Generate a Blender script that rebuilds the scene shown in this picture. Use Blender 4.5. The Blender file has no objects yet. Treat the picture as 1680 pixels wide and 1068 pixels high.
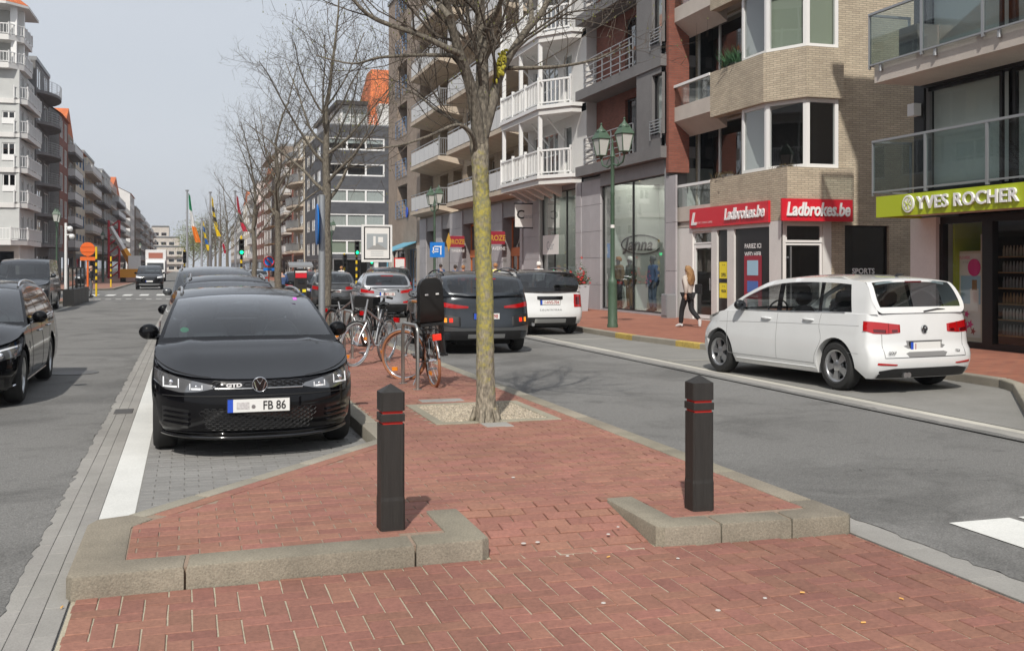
import bpy, bmesh, math, random
from mathutils import Vector, Matrix
R = math.radians
rnd = random.Random(7)
scene = bpy.context.scene
col = scene.collection

# ------------------------------------------------------------------ camera
CAMH = 1.66; FPX = 1724.0; HX = 840.0; HY = 439.0
YAW = math.atan((840 - 308) / FPX)
cd = bpy.data.cameras.new('camera'); cam = bpy.data.objects.new('camera', cd); col.objects.link(cam)
cd.sensor_width = 36; cd.lens = 36 * FPX / 1680; cd.shift_y = -(534 - HY) / 1680
cd.clip_start = .1; cd.clip_end = 3000
cam.location = (0, 0, CAMH); cam.rotation_euler = (R(90), 0, -YAW)
scene.camera = cam

# ------------------------------------------------------------------ world and sun
SUN_H = R(24); SUN_E = R(45)          # shadows fall 24 deg right of the street axis
w = bpy.data.worlds.new('World'); scene.world = w; w.use_nodes = True
nt = w.node_tree; nt.nodes.clear()
def nd(t, ty, **k):
    n = t.nodes.new(ty)
    for a, b in k.items(): setattr(n, a, b)
    return n
out = nd(nt, 'ShaderNodeOutputWorld'); bg = nd(nt, 'ShaderNodeBackground')
sky = nd(nt, 'ShaderNodeTexSky', sky_type='NISHITA', sun_disc=False)
sky.sun_elevation = SUN_E; sky.sun_rotation = math.pi + SUN_H
sky.air_density = 1.3; sky.dust_density = 4.0; sky.ozone_density = 1.0
tc = nd(nt, 'ShaderNodeTexCoord'); mp = nd(nt, 'ShaderNodeMapping'); mp.inputs['Scale'].default_value = (1.2, 1.2, 3.5)
nz = nd(nt, 'ShaderNodeTexNoise'); nz.inputs['Scale'].default_value = 1.6; nz.inputs['Detail'].default_value = 5; nz.inputs['Roughness'].default_value = .5
rp = nd(nt, 'ShaderNodeMapRange'); rp.inputs[1].default_value = .3; rp.inputs[2].default_value = .7; rp.inputs[3].default_value = .8; rp.inputs[4].default_value = .92
mx = nd(nt, 'ShaderNodeMix', data_type='RGBA'); mx.inputs[7].default_value = (6.75, 7.15, 7.8, 1)
nt.links.new(tc.outputs['Generated'], mp.inputs[0]); nt.links.new(mp.outputs[0], nz.inputs[0])
nt.links.new(nz.outputs[0], rp.inputs[0]); nt.links.new(rp.outputs[0], mx.inputs[0])
nt.links.new(sky.outputs[0], mx.inputs[6]); nt.links.new(mx.outputs[2], bg.inputs[0])
bg.inputs[1].default_value = .1
nt.links.new(bg.outputs[0], out.inputs[0])
sl = bpy.data.lights.new('sun', 'SUN'); sl.energy = 4.0; sl.angle = R(.8); sl.color = (1, .95, .87)
so = bpy.data.objects.new('sun', sl); col.objects.link(so)
sd = Vector((math.sin(SUN_H) * math.cos(SUN_E), math.cos(SUN_H) * math.cos(SUN_E), -math.sin(SUN_E)))
so.rotation_euler = sd.to_track_quat('-Z', 'Y').to_euler(); so.location = (-20, -40, 60)
vs = scene.view_settings; vs.view_transform = 'Standard'; vs.look = 'None'; vs.exposure = 0; vs.gamma = 1
scene.cycles.max_bounces = 8; scene.cycles.transparent_max_bounces = 16
scene.cycles.caustics_reflective = False; scene.cycles.caustics_refractive = False

# ------------------------------------------------------------------ photo pixel -> place
CY, SY = math.cos(YAW), math.sin(YAW)
def G(px, py, z=0):                       # pixel on a horizontal plane at height z
    d = (CAMH - z) * FPX / (py - HY); r = (px - HX) * d / FPX
    return Vector((d * SY + r * CY, d * CY - r * SY, z))
def AY(px, X):                            # y where a pixel column meets the plane x = X
    a = (px - HX) / FPX; return X / (SY + a * CY) * (CY - a * SY)
def AX(px, Y):
    a = (px - HX) / FPX; return Y / (CY - a * SY) * (SY + a * CY)
def DEP(x, y): return x * SY + y * CY
def ZP(py, x, y): return CAMH - (py - HY) * DEP(x, y) / FPX

# ------------------------------------------------------------------ materials
MATS = {}
def mat(name, c, rough=.6, metal=0., var=.0, vs=6., bump=0., bs=60., spec=.5, coat=0., emit=None, rand=0., stretch=(1, 1, 1), alpha=None, dirt=0.):
    m = bpy.data.materials.new(name); m.use_nodes = True; t = m.node_tree; b = t.nodes['Principled BSDF']
    b.inputs['Base Color'].default_value = (*c, 1); b.inputs['Roughness'].default_value = rough
    b.inputs['Metallic'].default_value = metal; b.inputs['Specular IOR Level'].default_value = spec
    b.inputs['Coat Weight'].default_value = coat; b.inputs['Coat Roughness'].default_value = .03
    if emit: b.inputs['Emission Color'].default_value = (*emit[0], 1); b.inputs['Emission Strength'].default_value = emit[1]
    cur = None
    if var or bump or dirt:
        tc = nd(t, 'ShaderNodeTexCoord'); mpn = nd(t, 'ShaderNodeMapping'); mpn.inputs['Scale'].default_value = stretch
        geo = nd(t, 'ShaderNodeNewGeometry')
        t.links.new(geo.outputs['Position'], mpn.inputs[0])
    if var:
        n1 = nd(t, 'ShaderNodeTexNoise'); n1.inputs['Scale'].default_value = vs; n1.inputs['Detail'].default_value = 6; n1.inputs['Roughness'].default_value = .65
        t.links.new(mpn.outputs[0], n1.inputs[0])
        r1 = nd(t, 'ShaderNodeMapRange'); r1.inputs[1].default_value = .25; r1.inputs[2].default_value = .75; r1.inputs[3].default_value = 1 - var; r1.inputs[4].default_value = 1 + var
        t.links.new(n1.outputs[0], r1.inputs[0]); cur = r1.outputs[0]
    if dirt:
        n3 = nd(t, 'ShaderNodeTexNoise'); n3.inputs['Scale'].default_value = .7; n3.inputs['Detail'].default_value = 8; n3.inputs['Roughness'].default_value = .7
        t.links.new(mpn.outputs[0], n3.inputs[0])
        r3 = nd(t, 'ShaderNodeMapRange'); r3.inputs[1].default_value = .35; r3.inputs[2].default_value = .65; r3.inputs[3].default_value = 1 - dirt; r3.inputs[4].default_value = 1 + dirt * .4
        t.links.new(n3.outputs[0], r3.inputs[0])
        if cur is None: cur = r3.outputs[0]
        else:
            mm = nd(t, 'ShaderNodeMath', operation='MULTIPLY'); t.links.new(cur, mm.inputs[0]); t.links.new(r3.outputs[0], mm.inputs[1]); cur = mm.outputs[0]
    if rand:
        oi = nd(t, 'ShaderNodeObjectInfo'); ge = nd(t, 'ShaderNodeNewGeometry')
        ad = nd(t, 'ShaderNodeMath', operation='ADD'); fr = nd(t, 'ShaderNodeMath', operation='FRACT')
        t.links.new(oi.outputs['Random'], ad.inputs[0]); t.links.new(ge.outputs['Random Per Island'], ad.inputs[1]); t.links.new(ad.outputs[0], fr.inputs[0])
        r2 = nd(t, 'ShaderNodeMapRange'); r2.inputs[3].default_value = 1 - rand; r2.inputs[4].default_value = 1 + rand
        t.links.new(fr.outputs[0], r2.inputs[0])
        if cur is None: cur = r2.outputs[0]
        else:
            mm = nd(t, 'ShaderNodeMath', operation='MULTIPLY'); t.links.new(cur, mm.inputs[0]); t.links.new(r2.outputs[0], mm.inputs[1]); cur = mm.outputs[0]
    if cur is not None:
        hs = nd(t, 'ShaderNodeHueSaturation'); hs.inputs['Color'].default_value = (*c, 1)
        t.links.new(cur, hs.inputs['Value'])
        if rand:
            r4 = nd(t, 'ShaderNodeMapRange'); r4.inputs[3].default_value = .494; r4.inputs[4].default_value = .509
            mul = nd(t, 'ShaderNodeMath', operation='MULTIPLY'); mul.inputs[1].default_value = 7.3; f2 = nd(t, 'ShaderNodeMath', operation='FRACT')
            t.links.new(fr.outputs[0], mul.inputs[0]); t.links.new(mul.outputs[0], f2.inputs[0]); t.links.new(f2.outputs[0], r4.inputs[0]); t.links.new(r4.outputs[0], hs.inputs['Hue'])
        t.links.new(hs.outputs[0], b.inputs['Base Color'])
    if bump:
        n2 = nd(t, 'ShaderNodeTexNoise'); n2.inputs['Scale'].default_value = bs; n2.inputs['Detail'].default_value = 5
        t.links.new(mpn.outputs[0], n2.inputs[0])
        bp = nd(t, 'ShaderNodeBump'); bp.inputs['Strength'].default_value = bump; bp.inputs['Distance'].default_value = .01
        t.links.new(n2.outputs[0], bp.inputs['Height']); t.links.new(bp.outputs[0], b.inputs['Normal'])
    MATS[name] = m
    return m
def brickmat(name, c1, c2, mortar, bw=.21, bh=.062, ms=.009, bump=.4, offset=.5, rough=.85):
    m = bpy.data.materials.new(name); m.use_nodes = True; t = m.node_tree; b = t.nodes['Principled BSDF']
    uv = nd(t, 'ShaderNodeUVMap'); br = nd(t, 'ShaderNodeTexBrick'); br.offset = offset
    br.inputs['Scale'].default_value = 1; br.inputs['Brick Width'].default_value = bw; br.inputs['Row Height'].default_value = bh
    br.inputs['Mortar Size'].default_value = ms; br.inputs['Mortar Smooth'].default_value = .2; br.inputs['Bias'].default_value = -.1
    br.inputs['Color1'].default_value = (*c1, 1); br.inputs['Color2'].default_value = (*c2, 1); br.inputs['Mortar'].default_value = (*mortar, 1)
    t.links.new(uv.outputs[0], br.inputs[0])
    n1 = nd(t, 'ShaderNodeTexNoise'); n1.inputs['Scale'].default_value = 1.1; n1.inputs['Detail'].default_value = 8; n1.inputs['Roughness'].default_value = .7
    geo = nd(t, 'ShaderNodeNewGeometry'); t.links.new(geo.outputs['Position'], n1.inputs[0])
    r1 = nd(t, 'ShaderNodeMapRange'); r1.inputs[1].default_value = .3; r1.inputs[2].default_value = .7; r1.inputs[3].default_value = .8; r1.inputs[4].default_value = 1.12
    t.links.new(n1.outputs[0], r1.inputs[0])
    hs = nd(t, 'ShaderNodeHueSaturation'); t.links.new(br.outputs[0], hs.inputs['Color']); t.links.new(r1.outputs[0], hs.inputs['Value'])
    t.links.new(hs.outputs[0], b.inputs['Base Color']); b.inputs['Roughness'].default_value = rough
    bp = nd(t, 'ShaderNodeBump'); bp.inputs['Strength'].default_value = bump; bp.inputs['Distance'].default_value = .008; bp.invert = True
    t.links.new(br.outputs['Fac'], bp.inputs['Height']); t.links.new(bp.outputs[0], b.inputs['Normal'])
    MATS[name] = m
    return m
def glassmat(name, tint=(.75, .8, .8), refl=.12, rough=.02, body=None, wob=0.):
    m = bpy.data.materials.new(name); m.use_nodes = True; t = m.node_tree; t.nodes.clear()
    o = nd(t, 'ShaderNodeOutputMaterial'); mix = nd(t, 'ShaderNodeMixShader'); tr = nd(t, 'ShaderNodeBsdfTransparent'); gl = nd(t, 'ShaderNodeBsdfGlossy')
    tr.inputs[0].default_value = (*tint, 1); gl.inputs['Roughness'].default_value = rough; gl.inputs[0].default_value = (1, 1, 1, 1)
    lw = nd(t, 'ShaderNodeLayerWeight'); lw.inputs[0].default_value = .5
    p5 = nd(t, 'ShaderNodeMath', operation='POWER'); p5.inputs[1].default_value = 5
    fr = nd(t, 'ShaderNodeMath', operation='MULTIPLY_ADD'); fr.inputs[1].default_value = .95; fr.inputs[2].default_value = .045
    mr = nd(t, 'ShaderNodeMath', operation='MULTIPLY', use_clamp=True); mr.inputs[1].default_value = refl / .045
    t.links.new(lw.outputs['Facing'], p5.inputs[0]); t.links.new(p5.outputs[0], fr.inputs[0]); t.links.new(fr.outputs[0], mr.inputs[0])
    t.links.new(mr.outputs[0], mix.inputs[0]); t.links.new(tr.outputs[0], mix.inputs[1]); t.links.new(gl.outputs[0], mix.inputs[2])
    t.links.new(mix.outputs[0], o.inputs[0])
    if wob:
        n = nd(t, 'ShaderNodeTexNoise'); n.inputs['Scale'].default_value = .7; g = nd(t, 'ShaderNodeNewGeometry'); t.links.new(g.outputs['Position'], n.inputs[0])
        bp = nd(t, 'ShaderNodeBump'); bp.inputs['Strength'].default_value = wob; bp.inputs['Distance'].default_value = .05
        t.links.new(n.outputs[0], bp.inputs['Height']); t.links.new(bp.outputs[0], gl.inputs['Normal'])
    MATS[name] = m
    return m

# ------------------------------------------------------------------ mesh helpers
ORG = {}
def setp(o, label=None, cat=None, group=None, kind=None):
    if label: o['label'] = label
    if cat: o['category'] = cat
    if group: o['group'] = group
    if kind: o['kind'] = kind
    return o
def thing(name, label, cat, loc=(0, 0, 0), rz=0., group=None):
    o = bpy.data.objects.new(name, None); col.objects.link(o); o.empty_display_size = .2
    o.location = loc; o.rotation_euler = (0, 0, rz)
    setp(o, label, cat, group)
    ORG[o.name] = Vector((0, 0, 0)); return o
def wthing(name, label, cat, loc, group=None):   # parts of it are given in world coordinates
    o = thing(name, label, cat, loc, 0, group); ORG[o.name] = Vector(loc); return o
def copy_tree(o, parent=None):
    c = o.copy(); col.objects.link(c); c.parent = parent
    for ch in list(o.children): copy_tree(ch, c)
    return c
class Fr:                                        # facade frame: a along, b outwards, z up
    def __init__(s, o, u, n):
        s.o = Vector((o[0], o[1], 0)); s.u = Vector((u[0], u[1], 0)); s.n = Vector((n[0], n[1], 0))
    def p(s, a, b, z): return s.o + s.u * a + s.n * b + Vector((0, 0, z))
class MB:
    def __init__(s): s.v = []; s.f = []
    def add(s, vs, fs):
        k = len(s.v); s.v += [tuple(x) for x in vs]; s.f += [tuple(i + k for i in f) for f in fs]; return s
    def quad(s, a, b, c, d): return s.add([a, b, c, d], [(0, 1, 2, 3)])
    def hexa(s, p):                               # 8 points, bottom ring then top ring
        return s.add(p, [(3, 2, 1, 0), (4, 5, 6, 7), (0, 1, 5, 4), (1, 2, 6, 5), (2, 3, 7, 6), (3, 0, 4, 7)])
    def box(s, x0, x1, y0, y1, z0, z1):
        return s.hexa([(x0, y0, z0), (x1, y0, z0), (x1, y1, z0), (x0, y1, z0), (x0, y0, z1), (x1, y0, z1), (x1, y1, z1), (x0, y1, z1)])
    def fbox(s, f, a0, a1, b0, b1, z0, z1):
        return s.hexa([f.p(a0, b0, z0), f.p(a1, b0, z0), f.p(a1, b1, z0), f.p(a0, b1, z0), f.p(a0, b0, z1), f.p(a1, b0, z1), f.p(a1, b1, z1), f.p(a0, b1, z1)])
    def prism(s, poly, z0, z1):                   # plan polygon; z0/z1 numbers or functions
        n = len(poly); g0 = z0 if callable(z0) else (lambda x, y: z0); g1 = z1 if callable(z1) else (lambda x, y: z1)
        vs = [(p[0], p[1], g0(p[0], p[1])) for p in poly] + [(p[0], p[1], g1(p[0], p[1])) for p in poly]
        return s.add(vs, [tuple(range(n - 1, -1, -1)), tuple(range(n, 2 * n))] + [(i, (i + 1) % n, n + (i + 1) % n, n + i) for i in range(n)])
    def bev(s, x0, x1, y0, y1, z0, z1, c=.01):    # box with chamfered top edges
        return s.add([(x0, y0, z0), (x1, y0, z0), (x1, y1, z0), (x0, y1, z0), (x0, y0, z1 - c), (x1, y0, z1 - c), (x1, y1, z1 - c), (x0, y1, z1 - c),
                      (x0 + c, y0 + c, z1), (x1 - c, y0 + c, z1), (x1 - c, y1 - c, z1), (x0 + c, y1 - c, z1)],
                     [(3, 2, 1, 0), (0, 1, 5, 4), (1, 2, 6, 5), (2, 3, 7, 6), (3, 0, 4, 7), (4, 5, 9, 8), (5, 6, 10, 9), (6, 7, 11, 10), (7, 4, 8, 11), (8, 9, 10, 11)])
    def tube(s, pts, r, seg=8, closed=False, caps=True):
        pts = [Vector(p) for p in pts]; n = len(pts); rs = r if isinstance(r, (list, tuple)) else [r] * n
        k = len(s.v); prev = None
        for i, p in enumerate(pts):
            a = pts[i - 1] if (i > 0 or closed) else p; b = pts[(i + 1) % n] if (i < n - 1 or closed) else p
            t = (b - a)
            if t.length < 1e-9: t = Vector((0, 0, 1))
            t.normalize()
            if prev is None:
                ref = Vector((0, 0, 1)) if abs(t.z) < .9 else Vector((1, 0, 0)); nrm = t.cross(ref).normalized()
            else:
                nrm = prev - t * prev.dot(t)
                nrm = nrm.normalized() if nrm.length > 1e-6 else t.orthogonal().normalized()
            prev = nrm; bn = t.cross(nrm)
            for j in range(seg):
                q = 2 * math.pi * j / seg; s.v.append(tuple(p + (nrm * math.cos(q) + bn * math.sin(q)) * rs[i]))
        m = n if closed else n - 1
        for i in range(m):
            for j in range(seg):
                a = k + i * seg + j; b = k + i * seg + (j + 1) % seg; c = k + ((i + 1) % n) * seg + (j + 1) % seg; d = k + ((i + 1) % n) * seg + j
                s.f.append((a, b, c, d))
        if caps and not closed:
            s.f.append(tuple(k + j for j in range(seg - 1, -1, -1))); s.f.append(tuple(k + (n - 1) * seg + j for j in range(seg)))
        return s
    def lathe(s, prof, c=(0, 0, 0), seg=16, axis='z', caps=True):
        k = len(s.v); n = len(prof)
        for (r, h) in prof:
            for j in range(seg):
                q = 2 * math.pi * j / seg; a, b = r * math.cos(q), r * math.sin(q)
                p = {'z': (a, b, h), 'x': (h, a, b), 'y': (b, h, a)}[axis]
                s.v.append((p[0] + c[0], p[1] + c[1], p[2] + c[2]))
        for i in range(n - 1):
            for j in range(seg):
                s.f.append((k + i * seg + j, k + i * seg + (j + 1) % seg, k + (i + 1) * seg + (j + 1) % seg, k + (i + 1) * seg + j))
        if not caps: return s
        if prof[0][0] > 1e-5: s.f.append(tuple(k + j for j in range(seg - 1, -1, -1)))
        if prof[-1][0] > 1e-5: s.f.append(tuple(k + (n - 1) * seg + j for j in range(seg)))
        return s
    def grid(s, rows, closed=False):              # rows of equal length
        k = len(s.v); m = len(rows[0])
        for r in rows: s.v += [tuple(p) for p in r]
        for i in range(len(rows) - 1):
            for j in range(m if closed else m - 1):
                s.f.append((k + i * m + j, k + i * m + (j + 1) % m, k + (i + 1) * m + (j + 1) % m, k + (i + 1) * m + j))
        return s
    def ball(s, c, r, seg=12, ring=8):
        rr = r if isinstance(r, (tuple, list)) else (r, r, r)
        rows = [[(c[0] + rr[0] * math.sin(math.pi * i / ring) * math.cos(2 * math.pi * j / seg), c[1] + rr[1] * math.sin(math.pi * i / ring) * math.sin(2 * math.pi * j / seg), c[2] + rr[2] * math.cos(math.pi * i / ring)) for j in range(seg)] for i in range(ring + 1)]
        return s.grid(rows[::-1], True)
    def xf(s, m):
        s.v = [tuple(m @ Vector(p)) for p in s.v]; return s
    def mesh(s, name, off=Vector((0, 0, 0)), smooth=False, merge=False):
        me = bpy.data.meshes.new(name)
        me.from_pydata([(p[0] - off[0], p[1] - off[1], p[2] - off[2]) for p in s.v], [], s.f)
        if merge:
            b = bmesh.new(); b.from_mesh(me); bmesh.ops.remove_doubles(b, verts=b.verts, dist=merge if merge is not True else 1e-4)
            bmesh.ops.recalc_face_normals(b, faces=b.faces); b.to_mesh(me); b.free()
        me.update()
        if len(s.f) > 6000: smooth_only = True
        else: smooth_only = False
        uvl = me.uv_layers.new(name='UVMap'); nl = len(me.loops); buf = [0.] * (2 * nl)
        vv = me.vertices
        for p in (() if smooth_only else me.polygons):
            n = p.normal
            if abs(n.z) > .75:
                for li in p.loop_indices:
                    c = vv[me.loops[li].vertex_index].co; buf[2 * li] = c.x + off[0]; buf[2 * li + 1] = c.y + off[1]
            else:
                h = math.hypot(n.x, n.y) or 1; tx, ty = -n.y / h, n.x / h
                for li in p.loop_indices:
                    c = vv[me.loops[li].vertex_index].co; buf[2 * li] = (c.x + off[0]) * tx + (c.y + off[1]) * ty; buf[2 * li + 1] = c.z + off[2]
        uvl.data.foreach_set('uv', buf)
        if smooth:
            me.polygons.foreach_set('use_smooth', [True] * len(me.polygons))
            me.set_sharp_from_angle(angle=R(smooth if smooth is not True else 40))
        return me
    def build(s, name, m, parent=None, smooth=False, merge=False, label=None, cat=None, group=None, kind=None):
        root = parent
        while root is not None and root.parent is not None: root = root.parent
        off = ORG.get(root.name, Vector((0, 0, 0))) if root is not None else Vector((0, 0, 0))
        me = s.mesh(name, off, smooth, merge); me.materials.append(MATS[m] if isinstance(m, str) else m)
        o = bpy.data.objects.new(name, me); col.objects.link(o)
        if parent is not None: o.parent = parent
        setp(o, label, cat, group, kind); return o
def inst(name, me, parent, loc, rot=(0, 0, 0)):
    o = bpy.data.objects.new(name, me); col.objects.link(o); o.parent = parent; o.location = loc; o.rotation_euler = rot; return o
TMP = bpy.data.scenes.new('tmp')
def tmpdeps(ob):                                  # evaluate one object on its own
    TMP.collection.objects.link(ob)
    with bpy.context.temp_override(scene=TMP, view_layer=TMP.view_layers[0]):
        dg = bpy.context.evaluated_depsgraph_get(); dg.update(); return dg
def textmesh(txt, size, depth=.0, bold=0., shear=0., sx=1., align='LEFT', space=1.):
    cu = bpy.data.curves.new('txt', 'FONT'); cu.body = txt; cu.size = size; cu.extrude = depth; cu.offset = bold; cu.shear = shear; cu.align_x = align; cu.space_character = space
    cu.resolution_u = 3
    ob = bpy.data.objects.new('txt', cu); dg = tmpdeps(ob)
    me = bpy.data.meshes.new_from_object(ob.evaluated_get(dg)); bpy.data.objects.remove(ob); bpy.data.curves.remove(cu)
    mb = MB(); mb.v = [(v.co.x * sx, v.co.y, v.co.z) for v in me.vertices]; mb.f = [tuple(p.vertices) for p in me.polygons]
    bpy.data.meshes.remove(me); return mb
def text_on(fr, txt, size, a, b, z, m, parent, name='lettering', depth=.0, flip=False, **k):
    mb = textmesh(txt, size, depth, **k)         # text lies in the facade plane, readable from outside
    s = -1 if flip else 1
    mb.v = [tuple(fr.p(a + s * p[0], b + p[2], z + p[1])) for p in mb.v]
    return mb.build(name, m, parent)
# ------------------------------------------------------------------ ground materials
def asphaltmat(name, c):
    m = bpy.data.materials.new(name); m.use_nodes = True; t = m.node_tree; b = t.nodes['Principled BSDF']; b.inputs['Roughness'].default_value = .88; b.inputs['Specular IOR Level'].default_value = .35
    g = nd(t, 'ShaderNodeNewGeometry'); val = None
    def layer(sc, det, lo, hi, a, bb, dist=0., rough=.6):
        n = nd(t, 'ShaderNodeTexNoise'); n.inputs['Scale'].default_value = sc; n.inputs['Detail'].default_value = det; n.inputs['Roughness'].default_value = rough; n.inputs['Distortion'].default_value = dist
        t.links.new(g.outputs['Position'], n.inputs[0]); r = nd(t, 'ShaderNodeMapRange'); r.inputs[1].default_value = lo; r.inputs[2].default_value = hi; r.inputs[3].default_value = a; r.inputs[4].default_value = bb; t.links.new(n.outputs[0], r.inputs[0]); return n, r.outputs[0]
    n0, l0 = layer(75, 3, .3, .7, .62, 1.38); n1, l1 = layer(22, 4, .35, .65, .9, 1.1); n2, l2 = layer(.55, 7, .38, .52, .72, 1.0, .6, .65); n3, l3 = layer(2.2, 5, .3, .42, .8, 1.0, .4); n4, l4 = layer(.18, 3, .35, .65, .92, 1.08)
    cur = l0
    for l in (l1, l2, l3, l4):
        mm = nd(t, 'ShaderNodeMath', operation='MULTIPLY'); t.links.new(cur, mm.inputs[0]); t.links.new(l, mm.inputs[1]); cur = mm.outputs[0]
    hs = nd(t, 'ShaderNodeHueSaturation'); hs.inputs['Color'].default_value = (*c, 1); t.links.new(cur, hs.inputs['Value']); t.links.new(hs.outputs[0], b.inputs['Base Color'])
    bp = nd(t, 'ShaderNodeBump'); bp.inputs['Strength'].default_value = .6; bp.inputs['Distance'].default_value = .01; t.links.new(n0.outputs[0], bp.inputs['Height']); t.links.new(bp.outputs[0], b.inputs['Normal']); MATS[name] = m
asphaltmat('asphalt', (.178, .175, .168))
mat('asphalt_bay', (.23, .225, .21), .9, var=.2, vs=90, bump=.4, bs=200, dirt=.16)
mat('concrete_gutter', (.30, .288, .268), .9, var=.2, vs=120, bump=.3, bs=200, dirt=.18, rand=.06)
mat('kerb_concrete', (.262, .232, .18), .92, var=.34, vs=85, bump=.5, bs=110, dirt=.34, rand=.06)
mat('kerb_far', (.30, .275, .225), .92, var=.3, vs=120, bump=.5, bs=140, dirt=.2, rand=.06)
mat('white_paint', (.66, .66, .63), .7, var=.12, vs=60, bump=.2, bs=200, dirt=.12)
mat('worn_paint', (.50, .48, .42), .75, var=.2, vs=60, dirt=.25)
mat('yellow_paint', (.50, .36, .09), .8, var=.35, vs=30, dirt=.35)
mat('joint_sand', (.40, .36, .27), .95, var=.3, vs=80, bump=.3)
mat('joint_dark', (.27, .20, .15), .95, var=.3, vs=80, bump=.3)
mat('joint_grey', (.21, .203, .188), .95, var=.3, vs=80, bump=.3)
mat('brick_red', (.268, .122, .09), .85, var=.25, vs=45, bump=.35, bs=220, rand=.12, dirt=.2)
mat('brick_red2', (.295, .136, .10), .85, var=.25, vs=45, bump=.35, bs=220, rand=.10, dirt=.2)
mat('paver_grey', (.24, .235, .226), .9, var=.25, vs=120, bump=.5, bs=200, rand=.08, dirt=.15)
brickmat('pavement_brick', (.33, .125, .075), (.25, .09, .06), (.23, .13, .09), .22, .11, .006, .2)
brickmat('cross_brick', (.29, .14, .10), (.24, .12, .09), (.22, .14, .1), .22, .11, .006, .2)
mat('gravel', (.36, .31, .24), .95, var=.45, vs=55, bump=.9, bs=60)
mat('pebble', (.37, .32, .25), .9, rand=.35)
mat('pit_kerb', (.30, .275, .21), .9, var=.25, vs=90, bump=.4, dirt=.2)

def sheet(name, poly, z, m, parent=None, kind='structure', h=None):
    mb = MB()
    if h: mb.prism(poly, z - h, z)
    else: mb.add([(p[0], p[1], z) for p in poly], [tuple(range(len(poly)))])
    return mb.build(name, m, parent, kind=kind if parent is None else None)
def rect(x0, x1, y0, y1): return [(x0, y0), (x1, y0), (x1, y1), (x0, y1)]
def ccw(p):
    a = sum(p[i][0] * p[(i + 1) % len(p)][1] - p[(i + 1) % len(p)][0] * p[i][1] for i in range(len(p)))
    return p if a > 0 else p[::-1]
def inset(poly, c):
    n = len(poly); o = []
    for i in range(n):
        a = Vector(poly[i - 1]).to_2d(); b = Vector(poly[i]).to_2d(); d = Vector(poly[(i + 1) % n]).to_2d()
        e1 = (b - a).normalized(); e2 = (d - b).normalized(); n1 = Vector((-e1.y, e1.x)); n2 = Vector((-e2.y, e2.x))
        k = max(.35, 1 + n1.dot(n2)); o.append(tuple(b + (n1 + n2) * (c / k)))
    return o
def cham(mb, poly, z0, z1, c, zf=None):         # prism with a rounded top edge
    poly = ccw([tuple(p) for p in poly]); n = len(poly); f = zf or (lambda x, y: 0)
    rings = [(poly, z0), (poly, z1 - c), (inset(poly, c * .3), z1 - c * .3), (inset(poly, c), z1)]
    k = len(mb.v)
    for pl, z in rings: mb.v += [(p[0], p[1], z + (f(p[0], p[1]) if z > z0 else 0)) for p in pl]
    for r in range(3):
        for i in range(n): mb.f.append((k + r * n + i, k + r * n + (i + 1) % n, k + (r + 1) * n + (i + 1) % n, k + (r + 1) * n + i))
    mb.f.append(tuple(k + 3 * n + i for i in range(n))); return mb

# ------------------------------------------------------------------ ground and roads
sheet('ground', rect(-900, 900, -300, 2400), -.012, 'asphalt')
XL, XR = -.87, 4.2
ro = sheet('road', [(-60, -40), (60, -40), (60, 700), (-60, 700)], 0, 'asphalt')
YJ0, YJ1 = 57.5, 79.                              # the crossing street
# gutters of long concrete stones
def gutter(name, x0, x1, y0, y1, rows, ln=.5, near=26, z=.012):
    g = sheet(name, rect(x0, x1, y0, y1), .004, 'joint_grey')
    wd = (x1 - x0) / rows; n = 0; far = MB()
    for r in range(rows):
        y = y0 + (r % 2) * ln * .5 - ln
        while y < y1:
            a, b = max(y, y0), min(y + ln, y1)
            if b - a > .05:
                mb = MB() if b < near else far
                mb.bev(x0 + r * wd + .0015, x0 + (r + 1) * wd - .0015, a + .002, b - .002, .0, z + rnd.uniform(-.001, .001), .002)
                if b < near: mb.build('gutter_stone', 'concrete_gutter', g); n += 1
            y += ln
    if far.v: far.build('far_gutter_stones', 'concrete_gutter', g, kind='stuff')
    return g
gutter('left_gutter', XL, -.56, 3, YJ0, 3, .42, 14)
gutter('right_gutter', 3.95, XR, 1, YJ0, 1, .6, 20)
gutter('parking_gutter', 7.68, 7.93, 0, YJ0, 1, .6, 22)
def ragged(x, y0, y1, sgn, name):                 # broken edge of the asphalt layer lapping over the gutter
    r = random.Random(int(abs(x) * 100)); pts = []; y = y0
    while y < y1: pts.append((x + sgn * max(-.005, r.gauss(.012, .012)), y)); y += r.uniform(.03, .16)
    sheet(name, ccw(pts + [(x - sgn * .12, y1), (x - sgn * .12, y0)]), .015, 'asphalt')
ragged(XL, 3, 26, 1, 'asphalt_edge'); ragged(XR, 2, 26, -1, 'asphalt_edge'); ragged(7.68, 7, 26, 1, 'asphalt_edge')
sheet('white_parking_line', rect(-.56, -.34, 6.9, YJ0), .006, 'white_paint')
sheet('far_parking_line', rect(7.935, 8.10, 8.5, YJ0), .006, 'worn_paint')
for yb in (13.9 - .2 + 3.2, 22.7, 28.4, 34.):     # bay marks at right
    sheet('bay_mark', rect(8.12, 9.55, yb, yb + .09), .012, 'worn_paint')
sheet('right_parking_bay', [(8.12, 8.6), (10.6, 11.4), (10.75, 14), (9.62, 22), (9.62, YJ0), (8.12, YJ0)], .007, 'asphalt_bay')
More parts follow.
